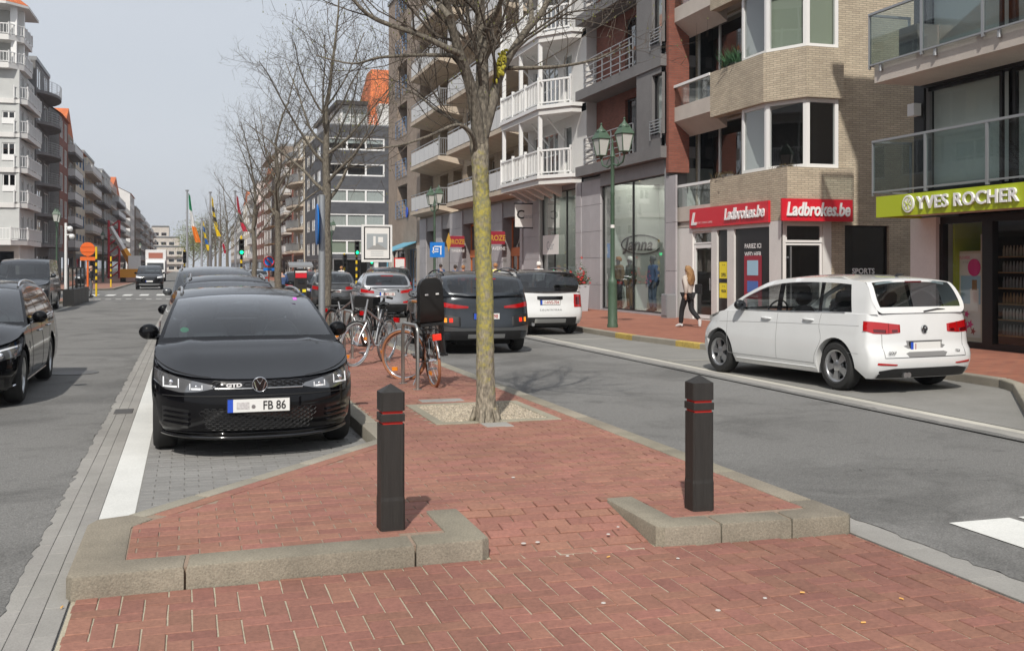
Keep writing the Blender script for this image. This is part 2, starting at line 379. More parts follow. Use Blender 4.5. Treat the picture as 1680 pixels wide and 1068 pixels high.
# crossing stripes
for i in range(6): sheet('zebra_stripe', rect(4.72 + i * .55, 5.2 + i * .55, 2.6, 5.68), .006, 'white_paint')
for i in range(9): sheet('far_zebra_stripe', rect(-5.6 + i * .95, -5.1 + i * .95, 65.5, 68.8), .006, 'white_paint')
for i in range(8): sheet('stop_dash', rect(-4.6 + i * .5, -4.32 + i * .5, 58.2, 58.75), .006, 'white_paint')
for i in range(9): sheet('far_zebra_stripe', rect(4.4 + i * .55, 4.68 + i * .55, 59.5, 62.5), .006, 'white_paint')
def crack(pts, wd=.0035):
    r = random.Random(len(pts)); q = [G(*p) for p in pts]; a = []; b_ = []
    for p, n in zip(q, q[1:]):
        for k in range(9): c_ = p.lerp(n, k / 9); o = r.gauss(0, .02); a.append((c_.x + o, c_.y + r.gauss(0, .02))); b_.append((a[-1][0] + wd * r.uniform(.4, 1.6), a[-1][1] + wd * r.uniform(.3, 1.2)))
    m = MB(); m.grid([[(x, y, .004) for x, y in a], [(x, y, .004) for x, y in b_]]); m.build('road_crack', 'seam_tar', None, kind='structure')
mat('seam_tar', (.035, .034, .033), .9)
for c_ in (((1380, 775), (1440, 768), (1520, 772), (1590, 768)), ((1590, 786), (1650, 790)), ((1180, 655), (1260, 665), (1330, 668)), ((1000, 640), (1100, 650))): crack(c_)
g = G(122, 612); m_ = MB(); m_.lathe([(.36, .003), (.36, .008), (.3, .009), (0, .009)], (g.x, g.y, 0), 28); m_.build('manhole_cover', mat('cover_iron', (.12, .118, .115), .6, metal=.3, var=.3, vs=60), None, kind='structure')
sheet('edge_paint', [(-4.9, 37.5), (-4.72, 37.5), (-4.72, 57), (-4.9, 57)], .006, 'worn_paint')
# ------------------------------------------------------------------ raised island
HI = .125
yd = lambda t: (-.36 + 1.98 * t, 6.93 + 2.42 * t)
isl_out = [(-.57, 5.62), (1.63, 5.72), (1.63, 6.53), (2.65, 6.53), (2.65, 5.68), (3.93, 5.6), (3.95, YJ0 - .6), (1.62, YJ0 - .6), (1.62, 9.35), (-.36, 6.93), (-.57, 6.85)]
island = sheet('island', inset(ccw(isl_out), .03), HI - .006, 'joint_dark', h=.13)
def stones(lst, m='kerb_concrete', z=HI + .006, c=.02, par=None, zf=None):
    for p in lst: cham(MB(), p, -.01, z, c, zf).build('kerb_stone', m, par or island, smooth=35)
stones([[(-.55, 5.60), (-.02, 5.645), (-.005, 5.885), (-.31, 5.87), (-.315, 6.60), (-.20, 6.80), (-.33, 6.93), (-.53, 6.86), (-.575, 6.74), (-.58, 5.66)],
        [(-.008, 5.645), (1.195, 5.695), (1.205, 5.93), (.008, 5.885)],
        [(1.207, 5.695), (1.59, 5.715), (1.64, 5.765), (1.64, 6.5), (1.43, 6.5), (1.425, 5.935), (1.217, 5.93)],
        [(2.65, 5.70), (2.69, 5.66), (3.05, 5.645), (3.06, 5.855), (2.855, 5.87), (2.85, 6.5), (2.65, 6.5)],
        [(3.06, 5.645), (3.52, 5.625), (3.53, 5.83), (3.07, 5.855)],
        [(3.53, 5.625), (3.91, 5.6), (3.955, 5.65), (3.96, 6.05), (3.77, 6.06), (3.765, 5.85), (3.54, 5.83)]])
y = 6.07
while y < YJ0 - .7:
    e = min(y + 1., YJ0 - .6)
    stones([[(3.775, y + .004), (3.955, y + .004), (3.955, e - .004), (3.775, e - .004)]], 'kerb_concrete' if y < 12 else 'kerb_far', HI + .004, .015); y += 1.
for i in range(5):                                 # diagonal edge
    a, b = Vector(yd(i / 5 + .004)), Vector(yd((i + 1) / 5 - .004)); n = Vector((.774, -.633)) * .125
    stones([[a, b, b + n, a + n]], 'kerb_far', HI + .003, .012)
y = 9.36
while y < YJ0 - .7:
    e = min(y + 1., YJ0 - .6)
    stones([[(1.62, y + .004), (1.80, y + .004), (1.80, e - .004), (1.62, e - .004)]], 'kerb_far', HI + .004, .015); y += 1.
def ramp(x, y):                                    # the dropped part between the two kerb wings
    if 1.64 <= x <= 2.65: return min(HI, max(.012, HI * (y - 5.66) / .86))
    return HI
PITS = [(2.32, 3.62, 9.85 + .18, 11.55)] + [(2.35, 3.55, yy - .7, yy + .7) for yy in (23.7, 37., 50.)]
# island paving: running bond
bw, bh, jt = .221, .111, .0075
bm_full = []
for k in range(4):
    mb = MB(); mb.bev(-(bw - jt) / 2, (bw - jt) / 2, -(bh - jt) / 2, (bh - jt) / 2, -.03, 0, .003 + .001 * k)
    me = mb.mesh('brick'); me.materials.append(MATS['brick_red2']); bm_full.append(me)
def diag_x(y, off):                                # inner side of the diagonal edge
    t = (y - 6.93) / 2.42; return -.36 + 1.98 * t + off / .774
def xl(y):
    if y < 6.78: return -.31
    if y > 9.30: return 1.803
    return min(1.803, max(-.31, diag_x(y, .128 + .114)))
cnt = 0; far = MB(); row = 0; y = 5.9 - 2 * bh
while y < 24:
    y0, y1 = y + jt / 2, y + bh - jt / 2
    if y < 5.85: spans = [(1.645, 2.645)]
    elif y1 < 6.5: spans = [(-.31, 1.425 if y > 5.94 else 1.2), (1.645, 2.645), (2.855, 3.77)]
    else: spans = [(None, 3.77)]
    xs = -.6 + (row % 2) * bw / 2
    while xs < 3.8:
        for a, b in spans:
            la0, la1 = (a, a) if a is not None else (xl(y0), xl(y1))
            x0, x1 = xs + jt / 2, xs + bw - jt / 2
            q0, q1 = max(x0, la0), max(x0, la1); e = min(x1, b)
            if e - min(q0, q1) < .03 or q0 >= e or q1 >= e + .02: continue
            q1 = min(q1, e - .002)
            hit = False
            for (px0, px1, py0, py1) in PITS:
                if y1 > py0 and y0 < py1 and e > px0 and min(q0, q1) < px1:
                    if x0 < px0 - .05: e = min(e, px0)
                    elif x1 > px1 + .05: q0 = q1 = px1
                    else: hit = True
            if hit: continue
            cx = (x0 + x1) / 2; cy = (y0 + y1) / 2; dz = rnd.uniform(-.0025, .0025)
            full = abs(q0 - x0) < 1e-6 and abs(q1 - x0) < 1e-6 and abs(e - x1) < 1e-6
            rx = 2. if (a == 1.645 or (1.66 < cx < 2.63)) else 0.; z = ramp(rx, cy); tilt = math.atan2(ramp(rx, y1) - ramp(rx, y0), y1 - y0)
            if cnt < 300:
                if full: o = inst('brick', bm_full[rnd.randrange(4)], island, (cx, cy, z + dz), (tilt + rnd.gauss(0, .006), rnd.gauss(0, .006), rnd.gauss(0, .008)))
                else:
                    mb = MB(); cham(mb, [(q0 - cx, y0 - cy), (e - cx, y0 - cy), (e - cx, y1 - cy), (q1 - cx, y1 - cy)], -.03, 0, .003)
                    me = mb.mesh('brick'); me.materials.append(MATS['brick_red2']); o = inst('brick', me, island, (cx, cy, z + dz), (tilt, 0, 0))
                cnt += 1
            else: cham(far, [(q0, y0), (e, y0), (e, y1), (q1, y1)], .08, z + dz, .003, None if tilt == 0 else None)
        xs += bw
    y += bh; row += 1
# bricks along the diagonal edge
dv = Vector((1.98, 2.42)).normalized(); nv = Vector((dv.y, -dv.x))
for i in range(14):
    a = Vector((-.36, 6.93)) + dv * (.1 + i * .218) + nv * .128; b = a + dv * .213
    cham(far, [a, b, b + nv * .106, a + nv * .106], .08, HI + rnd.uniform(-.002, .002), .003)
far.build('laid_bricks', 'brick_red2', island, kind='stuff')
sheet('far_paving', rect(1.81, 3.77, 24.0, YJ0 - .65), HI - .002, 'pavement_brick', island)
# brick crossing in herringbone
crossing = sheet('brick_crossing', [(-.55, .5), (3.93, .5), (3.93, 5.6), (2.66, 5.67), (2.66, 5.78), (1.62, 5.78), (1.62, 5.71), (-.55, 5.61)], .008, 'joint_sand')
MB().hexa([(1.64, 5.6, -.01), (2.65, 5.6, -.01), (2.65, 6.56, -.01), (1.64, 6.56, -.01), (1.64, 5.66, -.008), (2.65, 5.66, -.008), (2.65, 6.56, HI - .010), (1.64, 6.56, HI - .010)]).build('ramp_bed', 'joint_dark', island)
s = .1105; items = []
def edge_y(x):
    if x < 1.63: return 5.62 + (x + .57) * .0455
    if x < 2.65: return 5.682
    return 5.68 - (x - 2.65) * .0625
hb = []
for vert in (0, 1):
    mb = MB(); a, b = ((2 * s - jt) / 2, (s - jt) / 2)
    if vert: a, b = b, a
    mb.bev(-a, a, -b, b, -.02, 0, .0035); me = mb.mesh('brick'); me.materials.append(MATS['brick_red']); hb.append(me)
for i in range(-6, 40):
    for j in range(-2, 60):
        t = (i - j) % 4
        if t == 0: r4 = (i * s, (i + 2) * s, j * s, (j + 1) * s, 0)
        elif t == 2: r4 = (i * s, (i + 1) * s, (j - 1) * s, (j + 1) * s, 1)
        else: continue
        sh = .02; x0, x1 = r4[0] + sh, r4[1] + sh; y0, y1 = 5.75 - r4[3], 5.75 - r4[2]
        lim = edge_y((x0 + x1) / 2) - .004
        x0 = max(x0, -.54); x1 = min(x1, 3.92); y1 = min(y1, lim)
        if x1 - x0 < .03 or y1 - y0 < .02 or y0 < 1.: continue
        items.append((y1, x0, x1, y0, r4[4]))
items.sort(reverse=True); far = MB()
items.sort(key=lambda q: 0 if (q[0] > 4.02 and -.6 < q[1]) else 1)
for n, (y1, x0, x1, y0, v) in enumerate(items):
    z = .014 + rnd.uniform(-.002, .003); full = abs((x1 - x0) * (y1 - y0) - 2 * s * s) < 1e-5
    cx, cy = (x0 + x1) / 2, (y0 + y1) / 2
    if n < 300:
        if full: me = hb[v]
        else:
            mb = MB(); a, b = (x1 - x0 - jt) / 2, (y1 - y0 - jt) / 2; mb.bev(-a, a, -b, b, -.012, 0, .0035); me = mb.mesh('brick'); me.materials.append(MATS['brick_red'])
        inst('brick', me, crossing, (cx, cy, z), (rnd.gauss(0, .005), rnd.gauss(0, .005), rnd.gauss(0, .009)))
    else: far.bev(x0 + jt / 2, x1 - jt / 2, y0 + jt / 2, y1 - jt / 2, .0, z, .0035)
far.build('laid_bricks', 'brick_red', crossing, kind='stuff')
# grey pavers of the parking bay
bay = sheet('parking_bay', [(-.34, 6.94), (-.36, 6.93), (1.62, 9.35), (1.62, YJ0 - 1), (-.34, YJ0 - 1)], .005, 'joint_grey')
pw, ph = .212, .107; cnt = 0; far = MB(); row = 0; y = 6.95; pv = []
mb = MB(); mb.bev(-(pw - .005) / 2, (pw - .005) / 2, -(ph - .005) / 2, (ph - .005) / 2, -.02, 0, .004); pme = mb.mesh('paver'); pme.materials.append(MATS['paver_grey'])
while y < 20:
    x = -.34 - (row % 2) * pw / 2
    while x < 1.62:
        x0, x1 = max(x, -.335), min(x + pw, 1.615, diag_x(y, 0) if y < 9.33 else 9)
        if x1 - x0 > .04:
            z = .012 + rnd.uniform(-.0015, .0015)
            if cnt < 300:
                if x1 - x0 > pw - 1e-6: inst('paver', pme, bay, (x + pw / 2, y + ph / 2, z), (rnd.gauss(0, .004), rnd.gauss(0, .004), 0))
                else:
                    m2 = MB(); a = (x1 - x0 - .005) / 2; m2.bev(-a, a, -(ph - .005) / 2, (ph - .005) / 2, -.012, 0, .004); me = m2.mesh('paver'); me.materials.append(MATS['paver_grey'])
                    inst('paver', me, bay, ((x0 + x1) / 2, y + ph / 2, z))
                cnt += 1
            else: far.bev(x0 + .0025, x1 - .0025, y + .0025, y + ph - .0025, 0, z, .004)
        x += pw
    y += ph; row += 1
far.build('laid_pavers', 'paver_grey', bay, kind='stuff')
# tree pits
for i, (x0, x1, y0, y1) in enumerate(PITS):
    p = sheet('tree_pit', rect(x0, x1, y0, y1), HI - .003, 'gravel')
    for q in (rect(x0, x1, y0, y0 + .1), rect(x0, x1, y1 - .1, y1), rect(x0, x0 + .1, y0 + .103, y1 - .103), rect(x1 - .1, x1, y0 + .103, y1 - .103)):
        cham(MB(), q, .0, HI + .008, .008).build('edging_stone', 'pit_kerb', p)
    if i == 0:
        peb = MB()
        for k in range(2600):
            px, py = rnd.uniform(x0 + .11, x1 - .11), rnd.uniform(y0 + .11, y1 - .11); r = rnd.uniform(.006, .016); a = rnd.uniform(0, 3)
            peb.add([(px + r * math.cos(a + q * 2.09) * rnd.uniform(.7, 1.5), py + r * math.sin(a + q * 2.09), HI - .004) for q in range(3)] + [(px, py, HI - .004 + r * rnd.uniform(.7, 1.3))], [(0, 1, 3), (1, 2, 3), (2, 0, 3)])
        peb.build('pebbles', 'pebble', p, kind='stuff')
mat('drain_iron', (.10, .095, .09), .7, metal=.4, var=.3, vs=40, bump=.3)
cham(MB(), rect(2.75, 3.02, 9.72, 9.98), .1, HI + .006, .006).build('drain_cover', 'concrete_gutter', None, kind='structure')
cham(MB(), rect(2.55, 3.05, 11.72, 11.95), .1, HI + .006, .006).build('drain_cover', 'concrete_gutter', None, kind='structure')
cham(MB(), rect(-.80, -.60, 12.6, 13.0), .0, .02, .004).build('drain_cover', 'drain_iron', None, kind='structure')
# right pavement with its kerb
pav_line = [(8.1, -2), (8.1, 8.35), (8.3, 8.75), (10.45, 11.35), (10.72, 11.9), (10.75, 14), (9.9, 19.2), (9.64, 22), (9.62, YJ0)]
pavr = sheet('right_pavement', ccw([(p[0] + .14, p[1]) for p in pav_line] + [(15.2, YJ0), (17.5, 24), (17.5, -2)]), HI, 'pavement_brick', h=.13)
def kerbrun(line, par, wd=.15, ln=1., side=1, m='kerb_far', z=HI + .004, paint=None):
    for i in range(len(line) - 1):
        a, b = Vector(line[i]), Vector(line[i + 1]); L = (b - a).length; n = max(1, round(L / ln)); d = (b - a) / n; nn = Vector((d.y, -d.x)).normalized() * wd * side
        for k in range(n):
            p, q = a + d * k + d.normalized() * .004, a + d * (k + 1) - d.normalized() * .004
            cham(MB(), [p, q, q + nn, p + nn], -.01, z, .02).build('kerb_stone', paint(k, p) if paint else m, par)
kerbrun(pav_line, pavr, paint=lambda k, p: 'yellow_paint' if (18.9 < p.y < 20. or 21.2 < p.y < 22.4) else 'kerb_far')
# left pavement, far pavements
lav = [(-7.0, 20), (-7.0, 50), (-5.3, 52), (-5.0, 56.8)]
pavl = sheet('left_pavement', ccw([(p[0] - .14, p[1]) for p in lav] + [(-13.2, 56.8), (-13.2, 20)]), HI, 'cross_brick', h=.13)
kerbrun(lav, pavl, side=-1)
lf = [(-12.5, YJ1 + 2), (-6.5, YJ1 + 2), (-5.2, YJ1 + 4), (-5.0, 420)]
pav3 = sheet('far_left_pavement', ccw([(p[0] - .15, p[1]) for p in lf] + [(-13.2, 420)]), HI, 'cross_brick', h=.13)
kerbrun(lf, pav3, side=-1, ln=4)
rf = [(14, 86), (10.5, 86), (9.4, 88), (9.4, 420)]
pav4 = sheet('far_right_pavement', ccw([(p[0] + .15, p[1] + .0) for p in rf] + [(14.6, 420), (14.6, 86)]), HI, 'pavement_brick', h=.13)
kerbrun(rf, pav4, side=1, ln=4)
im = [(.2, 82), (3.8, 82), (3.9, 420), (.1, 420)]
isl2 = sheet('far_island', im, HI, 'pavement_brick', h=.13)
# litter on the paving
mat('butt', (.75, .42, .12), .8); mat('gum', (.5, .47, .44), .9)
for (px, py, lb) in ((1320, 972, 'orange cigarette end on the brick crossing below the right kerb corner'), (1482, 983, 'orange cigarette end nearest the right edge of the brick crossing'), (996, 914, 'orange cigarette end lying between the two kerb wings'), (100, 997, 'orange cigarette end beside the left kerb corner at the gutter'), (1420, 1021, 'orange cigarette end at the bottom right of the brick crossing')):
    g = G(px, py, .02); a = rnd.uniform(0, 3)
    MB().tube([g + Vector((0, 0, .002)), g + Vector((.022 * math.cos(a), .022 * math.sin(a), .002))], .004, 6).build('cigarette_butt', 'butt', None, label=lb, cat='litter', group='cigarette ends on the brick crossing')
gum = MB()
for (px, py) in ((931, 911), (1014, 864), (998, 876), (990, 988), (859, 891), (882, 889), (1112, 915), (1255, 980), (1178, 1000), (842, 783)):
    g = G(px, py, .02); r = rnd.uniform(.008, .016); zz = ramp(g.x, g.y) if g.y > 5.7 else .018
    if g.y > 5.7: g = G(px, py, zz)
    gum.lathe([(r, zz), (r * .8, zz + .003), (0, zz + .003)], (g.x, g.y, .0), 9)
gum.build('chewing_gum', 'gum', None, kind='stuff')

# ------------------------------------------------------------------ bollards
mat('bollard_black', (.022, .020, .018), .55, var=.3, vs=30, bump=.35, bs=60, stretch=(1, 1, .08))
mat('red_band', (.62, .02, .012), .4)
def bollard(px, py, lab, rz):
    g = G(px, py, HI); b = thing('bollard', lab, 'bollard', (g.x, g.y, HI - .004), rz, 'wooden bollards at the island end')
    hw = .070
    def sq(mb, r, z0, z1, c=.008): 
        return cham(mb, [(-r, -r), (r, -r), (r, r), (-r, r)], z0, z1, c)
    mb = MB(); P = [(hw * 1.04, 0), (hw * 1.035, .20), (hw, .225), (hw, .705)]
    k = 0
    for r, z in P: mb.v += [(x * (r - .012) + sx * .012 * 0, y0 * r, z) for x, y0, sx in ()]
    rows = []
    for r, z in P:
        c = .012; rows.append([(-r + c, -r, z), (r - c, -r, z), (r, -r + c, z), (r, r - c, z), (r - c, r, z), (-r + c, r, z), (-r, r - c, z), (-r, -r + c, z)])
    mb.grid(rows, True); mb.f.append(tuple(range(len(mb.v) - 8, len(mb.v)))); mb.build('post', 'bollard_black', b)
    for z in (.705, .775): 
        q = MB(); r = hw - .011; q.box(-r, r, -r, r, z, z + .018); q.build('red_band', 'red_band', b)
    q = MB(); sq(q, hw, .723, .775, .004).build('collar', 'bollard_black', b)
    q = MB(); r = hw + .001; c = .012; rows = []
    for r2, z in ((r, .793), (r, .915)):
        rows.append([(-r2 + c, -r2, z), (r2 - c, -r2, z), (r2, -r2 + c, z), (r2, r2 - c, z), (r2 - c, r2, z), (-r2 + c, r2, z), (-r2, r2 - c, z), (-r2, -r2 + c, z)])
    q.grid(rows, True); k = len(q.v); q.v.append((0, 0, .968)); q.f += [(k - 8 + i, k - 8 + (i + 1) % 8, k) for i in range(8)]; q.f.append(tuple(range(7, -1, -1)))
    q.build('cap', 'bollard_black', b)
    for ch in b.children:
        for v in ch.data.vertices: v.co.z *= .885
    return b
bollard(641, 866, 'black wooden bollard with two red rings on the left kerbed corner', .02)
bollard(1147, 834, 'black wooden bollard with two red rings on the right kerbed corner', -.03)
# ------------------------------------------------------------------ cars
mat('paint_black', (.004, .004, .005), .05, spec=.35)
mat('paint_white', (.72, .73, .73), .2, coat=1., dirt=.05)
mat('paint_dark', (.03, .036, .044), .25, metal=.3, coat=.6)
mat('paint_silver', (.42, .43, .45), .3, metal=.7, coat=1.)
mat('paint_grey', (.10, .105, .11), .3, metal=.5, coat=1.)
mat('paint_brown', (.06, .055, .052), .3, metal=.4, coat=1.)
mat('car_trim', (.012, .012, .013), .5)
mat('gloss_black', (.006, .006, .007), .1, coat=.6)
mat('chrome', (.75, .76, .78), .12, metal=1.)
mat('satin_silver', (.5, .51, .52), .3, metal=.9)
mat('rubber', (.018, .018, .018), .8, var=.2, vs=40)
mat('alloy', (.52, .53, .54), .28, metal=.9)
mat('underside', (.008, .008, .008), .9)
mat('seat_cloth', (.03, .03, .032), .8)
mat('seat_light', (.28, .26, .23), .7)
mat('lamp_red', (.40, .006, .008), .12, coat=1.)
mat('lamp_red_dark', (.10, .004, .006), .12, coat=1.)
mat('lamp_lit', (.7, .02, .01), .2, emit=((1., .06, .02), .35))
mat('lamp_amber', (.8, .25, .02), .2, emit=((1., .35, .03), .5))
mat('lamp_white', (.75, .77, .8), .1, coat=1.)
mat('lamp_lens', (.20, .205, .215), .10, coat=1., metal=.6)
mat('led_white', (.8, .82, .85), .25)
mat('plate_white', (.72, .72, .70), .5); mat('plate_blue', (.02, .08, .5), .5); mat('plate_text', (.02, .02, .02), .5); mat('plate_red', (.35, .03, .03), .5)
mat('seam', (.01, .01, .01), .7); mat('seam_light', (.20, .20, .20), .7)
mat('sticker_green', (.05, .45, .2), .5); mat('sticker_pink', (.6, .12, .6), .5)
mat('plastic_dark', (.02, .02, .021), .6)
glassmat('car_glass', (.58, .66, .69), .11)
glassmat('car_glass_clear', (.72, .76, .76), .08)
glassmat('car_glass_dark', (.14, .155, .16), .09)

def interp(tab, t):
    if t <= tab[0][0]: return tab[0][1]
    for (a, u), (b, v) in zip(tab, tab[1:]):
        if t <= b: return u + (v - u) * (t - a) / (b - a)
    return tab[-1][1]
def smooth_curve(pts, n=6):                       # Catmull-Rom through points
    o = []; P = [Vector(p) for p in pts]
    for i in range(len(P) - 1):
        a, b = P[max(0, i - 1)], P[i]; c, d = P[i + 1], P[min(len(P) - 1, i + 2)]
        for k in range(n):
            t = k / n; o.append(.5 * ((2 * b) + (c - a) * t + (2 * a - 5 * b + 4 * c - d) * t * t + (3 * b - a - 3 * c + d) * t ** 3))
    o.append(P[-1]); return o
def sinterp(tab, n=8):
    cu = smooth_curve([(a, b, 0) for a, b in tab], n); t2 = [(p.x, p.y) for p in cu]
    return lambda t: interp(t2, t)

def wheel_mesh(Rw, wd, style):
    ty = MB(); ri = Rw * .66
    ty.lathe([(ri, -wd / 2 + .02), (ri + .02, -wd / 2), (Rw - .03, -wd / 2 + .004), (Rw - .004, -wd / 2 + .035), (Rw, -wd / 2 + .06), (Rw, wd / 2 - .06), (Rw - .004, wd / 2 - .035), (Rw - .03, wd / 2 - .004), (ri + .02, wd / 2), (ri, wd / 2 - .02)], (0, 0, 0), 36, 'x', False)
    rim = MB()
    rim.lathe([(ri + .002, -wd / 2 + .012), (ri - .015, -wd / 2 + .02), (ri - .03, -wd / 2 + .05), (ri - .03, wd / 2 - .05), (ri - .015, wd / 2 - .02), (ri + .002, wd / 2 - .012)], (0, 0, 0), 36, 'x', False)
    n = style; xo = wd / 2 - .035
    for side in (1,):
        for k in range(n):
            a = 2 * math.pi * k / n + .3
            for da, sp in ((-.17, .02), (.17, .02)) if n == 5 else ((0, .016),):
                c0, s0 = math.cos(a), math.sin(a); c1, s1 = math.cos(a + da * .9), math.sin(a + da * .9)
                r0, r1 = .05, ri - .012; t = Vector((0, -s0, c0)); t1 = Vector((0, -s1, c1)); hw0, hw1 = .026, sp + .007
                p0 = Vector((xo + .005, r0 * c0, r0 * s0)); p1 = Vector((xo - .0, r1 * c1, r1 * s1)); dx = Vector((.03, 0, 0))
                rim.hexa([p0 - t * hw0 - dx, p0 + t * hw0 - dx, p1 + t1 * hw1 - dx, p1 - t1 * hw1 - dx, p0 - t * hw0, p0 + t * hw0, p1 + t1 * hw1, p1 - t1 * hw1])
    rim.lathe([(.075, xo - .05), (.075, xo), (.055, xo + .012), (0, xo + .014)], (0, 0, 0), 16, 'x')
    disc = MB(); disc.lathe([(ri * .2, xo - .07), (ri * .72, xo - .07), (ri * .72, xo - .085), (ri * .2, xo - .085)], (0, 0, 0), 24, 'x', False)
    back = MB(); back.lathe([(0, xo - .1), (ri - .03, xo - .1)], (0, 0, 0), 24, 'x', False)
    return ty.mesh('tyre', smooth=45), rim.mesh('rim', smooth=35), disc.mesh('brake_disc'), back.mesh('wheel_back')
WM = {}
class Car:
    def __init__(s, name, label, cat, x, y, rz, sp, group=None):
        s.sp = sp; s.t = thing(name, label, cat, (x, y, sp.get('z', .012)), rz, group)
        L, W = sp['L'], sp['W']; s.yF, s.yR = -L / 2, L / 2; s.hw = W / 2
        s.yA = s.yF + sp['fo']; s.yB = s.yA + sp['wb']
        s.cF, s.nF = sp.get('cF', .75), sp.get('nF', 2.4); s.cR, s.nR = sp.get('cR', .34), sp.get('nR', 3.)
        s.zt = sinterp([(s.yF + a, b) for a, b in sp['belt']])
        s.wz = sinterp(sp.get('wprof', [(.16, .90), (.24, .955), (.34, .985), (.52, 1.), (.64, .998), (.74, .985), (.85, .972), (1.0, .945), (1.2, .91)]))
        s.yf = sinterp([(z, s.yF + o) for z, o in sp['front']]); s.yr = sinterp([(z, s.yR - o) for z, o in sp['rear']])
        s.Rw = sp['Rw']; s.ra = s.Rw + sp.get('gap', .055)
        s.body()
    def W(s, z): return s.hw * s.wz(z)
    def fy(s, x, z):
        q = min(.9999, abs(x) / s.W(z)); return s.yf(z) + s.cF * (1 - (1 - q ** s.nF) ** (1 / s.nF))
    def ry(s, x, z):
        q = min(.9999, abs(x) / s.W(z)); return s.yr(z) - s.cR * (1 - (1 - q ** s.nR) ** (1 / s.nR))
    def plan(s, y, z):
        t = 0
        if y < s.yf(z) + s.cF: t = (s.yf(z) + s.cF - y) / s.cF; n = s.nF
        elif y > s.yr(z) - s.cR: t = (y - s.yr(z) + s.cR) / s.cR; n = s.nR
        if t <= 0: return 1.
        if t >= 1: return 0.
        return (1 - t ** n) ** (1 / n)
    def sx(s, y, z): return s.W(z) * s.plan(y, z)
    def bot(s, y):
        z = s.sp.get('sill', .2); zc = s.Rw
        for yc in (s.yA, s.yB):
            if abs(y - yc) < s.ra: z = max(z, zc + math.sqrt(s.ra ** 2 - (y - yc) ** 2))
        return z
    def body(s):
        sp = s.sp; P = sp['paint']
        cols = []                                  # (zone, parameter)
        qs = [0, .12, .25, .38, .5, .6, .7, .78, .85, .9, .94, .97, .985, .995]
        for q in qs: cols.append(('f', q))
        ys = set()
        for yc in (s.yA, s.yB):
            for k in range(17): ys.add(round(yc - s.ra * math.cos(math.pi * k / 16), 4))
        y0, y1 = s.yf(.5) + s.cF + .01, s.yr(.5) - s.cR - .01
        for k in range(15): ys.add(round(y0 + (y1 - y0) * k / 14, 4))
        ys = sorted(v for v in ys if y0 <= v <= y1); ys = [v for i, v in enumerate(ys) if i == 0 or v - ys[i - 1] > .006]
        for v in ys: cols.append(('s', v))
        for q in qs[::-1]: cols.append(('r', q))
        NV = 13; rows = []
        for kind, q in cols:
            r = []
            for k in range(NV):
                v = k / (NV - 1)
                if kind == 's':
                    zb, ztp = s.bot(q), s.zt(q); z = zb + (ztp - zb) * v; r.append((s.W(z), q, z))
                else:
                    f = s.fy if kind == 'f' else s.ry
                    yy = f(q * s.W(.5), .5); zb, ztp = s.bot(yy), s.zt(yy); z = zb + (ztp - zb) * v
                    x = q * s.W(z); r.append((x, f(x, z), z))
            rows.append(r)
        full = MB()
        # bottom lip inwards (arch liner)
        rr = []
        for r in rows:
            b = Vector(r[0]); inn = Vector((b.x * .72, b.y, b.z)) if True else b; inn = Vector((max(0, b.x - .22), b.y, b.z - .0)); tp = Vector(r[-1]); rr.append([inn, Vector((max(0, b.x - .012), b.y, b.z - .001))] + r + [(tp.x * .985, tp.y * .998, tp.z + .004)])
        full.grid(rr)
        full.grid([[(-p[0], p[1], p[2]) for p in r] for r in rr][::-1])
        # bonnet
        yc0, zc0 = sp['cowl']; yc0 = s.yF + yc0; bow = sp.get('wbow', .13); cr = sp.get('crown', .05)
        qq = [-1, -.97, -.9, -.8, -.65, -.5, -.3, -.1, .1, .3, .5, .65, .8, .9, .97, 1]; hood = []
        for k in range(13):
            t = k / 12; rrow = []
            for q in qq:
                zf = s.zt(s.yF); x0 = q * s.W(zf); ya = s.fy(x0, zf) ; yb = yc0 - bow * (1 - q * q) + .10
                yy = ya + (yb - ya) * t; ye = (s.yf(zf) + s.cF) * (1 - t) + yc0 * t
                zz = s.zt(yy if t > 0 else s.yF); ze = s.zt(ye) if t > 0 else zf
                e = abs(q) ** 3; zb = zz * (1 - e) + s.zt(yy) * e
                bulge = cr * (1 - abs(q) ** 2.6) * min(1, t * 2.2 + .0)
                crease = sp.get('crease', .012) * math.exp(-((abs(q) - .68) / .06) ** 2) * min(1, t * 3)
                rrow.append((q * s.W(s.zt(yy)) * (.987 if t > 0 else .99), yy, s.zt(yy) + bulge + crease + .003))
            hood.append(rrow)
        hb = MB(); hb.grid(hood); hb.build('bonnet', P, s.t, smooth=50)
        # greenhouse silhouette
        Rc = [(s.yF + a, b) for a, b in sp['roof']]; cu = smooth_curve([(a, b, 0) for a, b in Rc], 8)
        sil = []
        for p in cu:
            if not sil or p.x > sil[-1][0] + 1e-4: sil.append((p.x, p.y))
        Rz = lambda y: interp(sil, y)
        tum, cv = sp.get('tumble', .18), sp.get('tcurv', .18)
        def Xs(y, z):
            b = s.zt(y); h = max(0, z - b); return s.W(b) * .985 * max(.3, s.plan(y, b) ** sp.get('rpl', .45)) - tum * h - cv * h * h
        s.Rz, s.Xs = Rz, Xs
        top = MB(); wsg = MB(); rwg = MB(); ql = [-1, -.955, -.9, -.75, -.55, -.35, -.15, .15, .35, .55, .75, .9, .955, 1]
        w0, w1 = s.yF + sp['ws'][0], s.yF + sp['ws'][1]; b0, b1 = s.yF + sp['rw'][0], s.yF + sp['rw'][1]
        ysil = sorted(set([round(p[0], 4) for p in sil] + [round(v, 4) for v in (w0, w1, b0, b1)]))
        strip = []
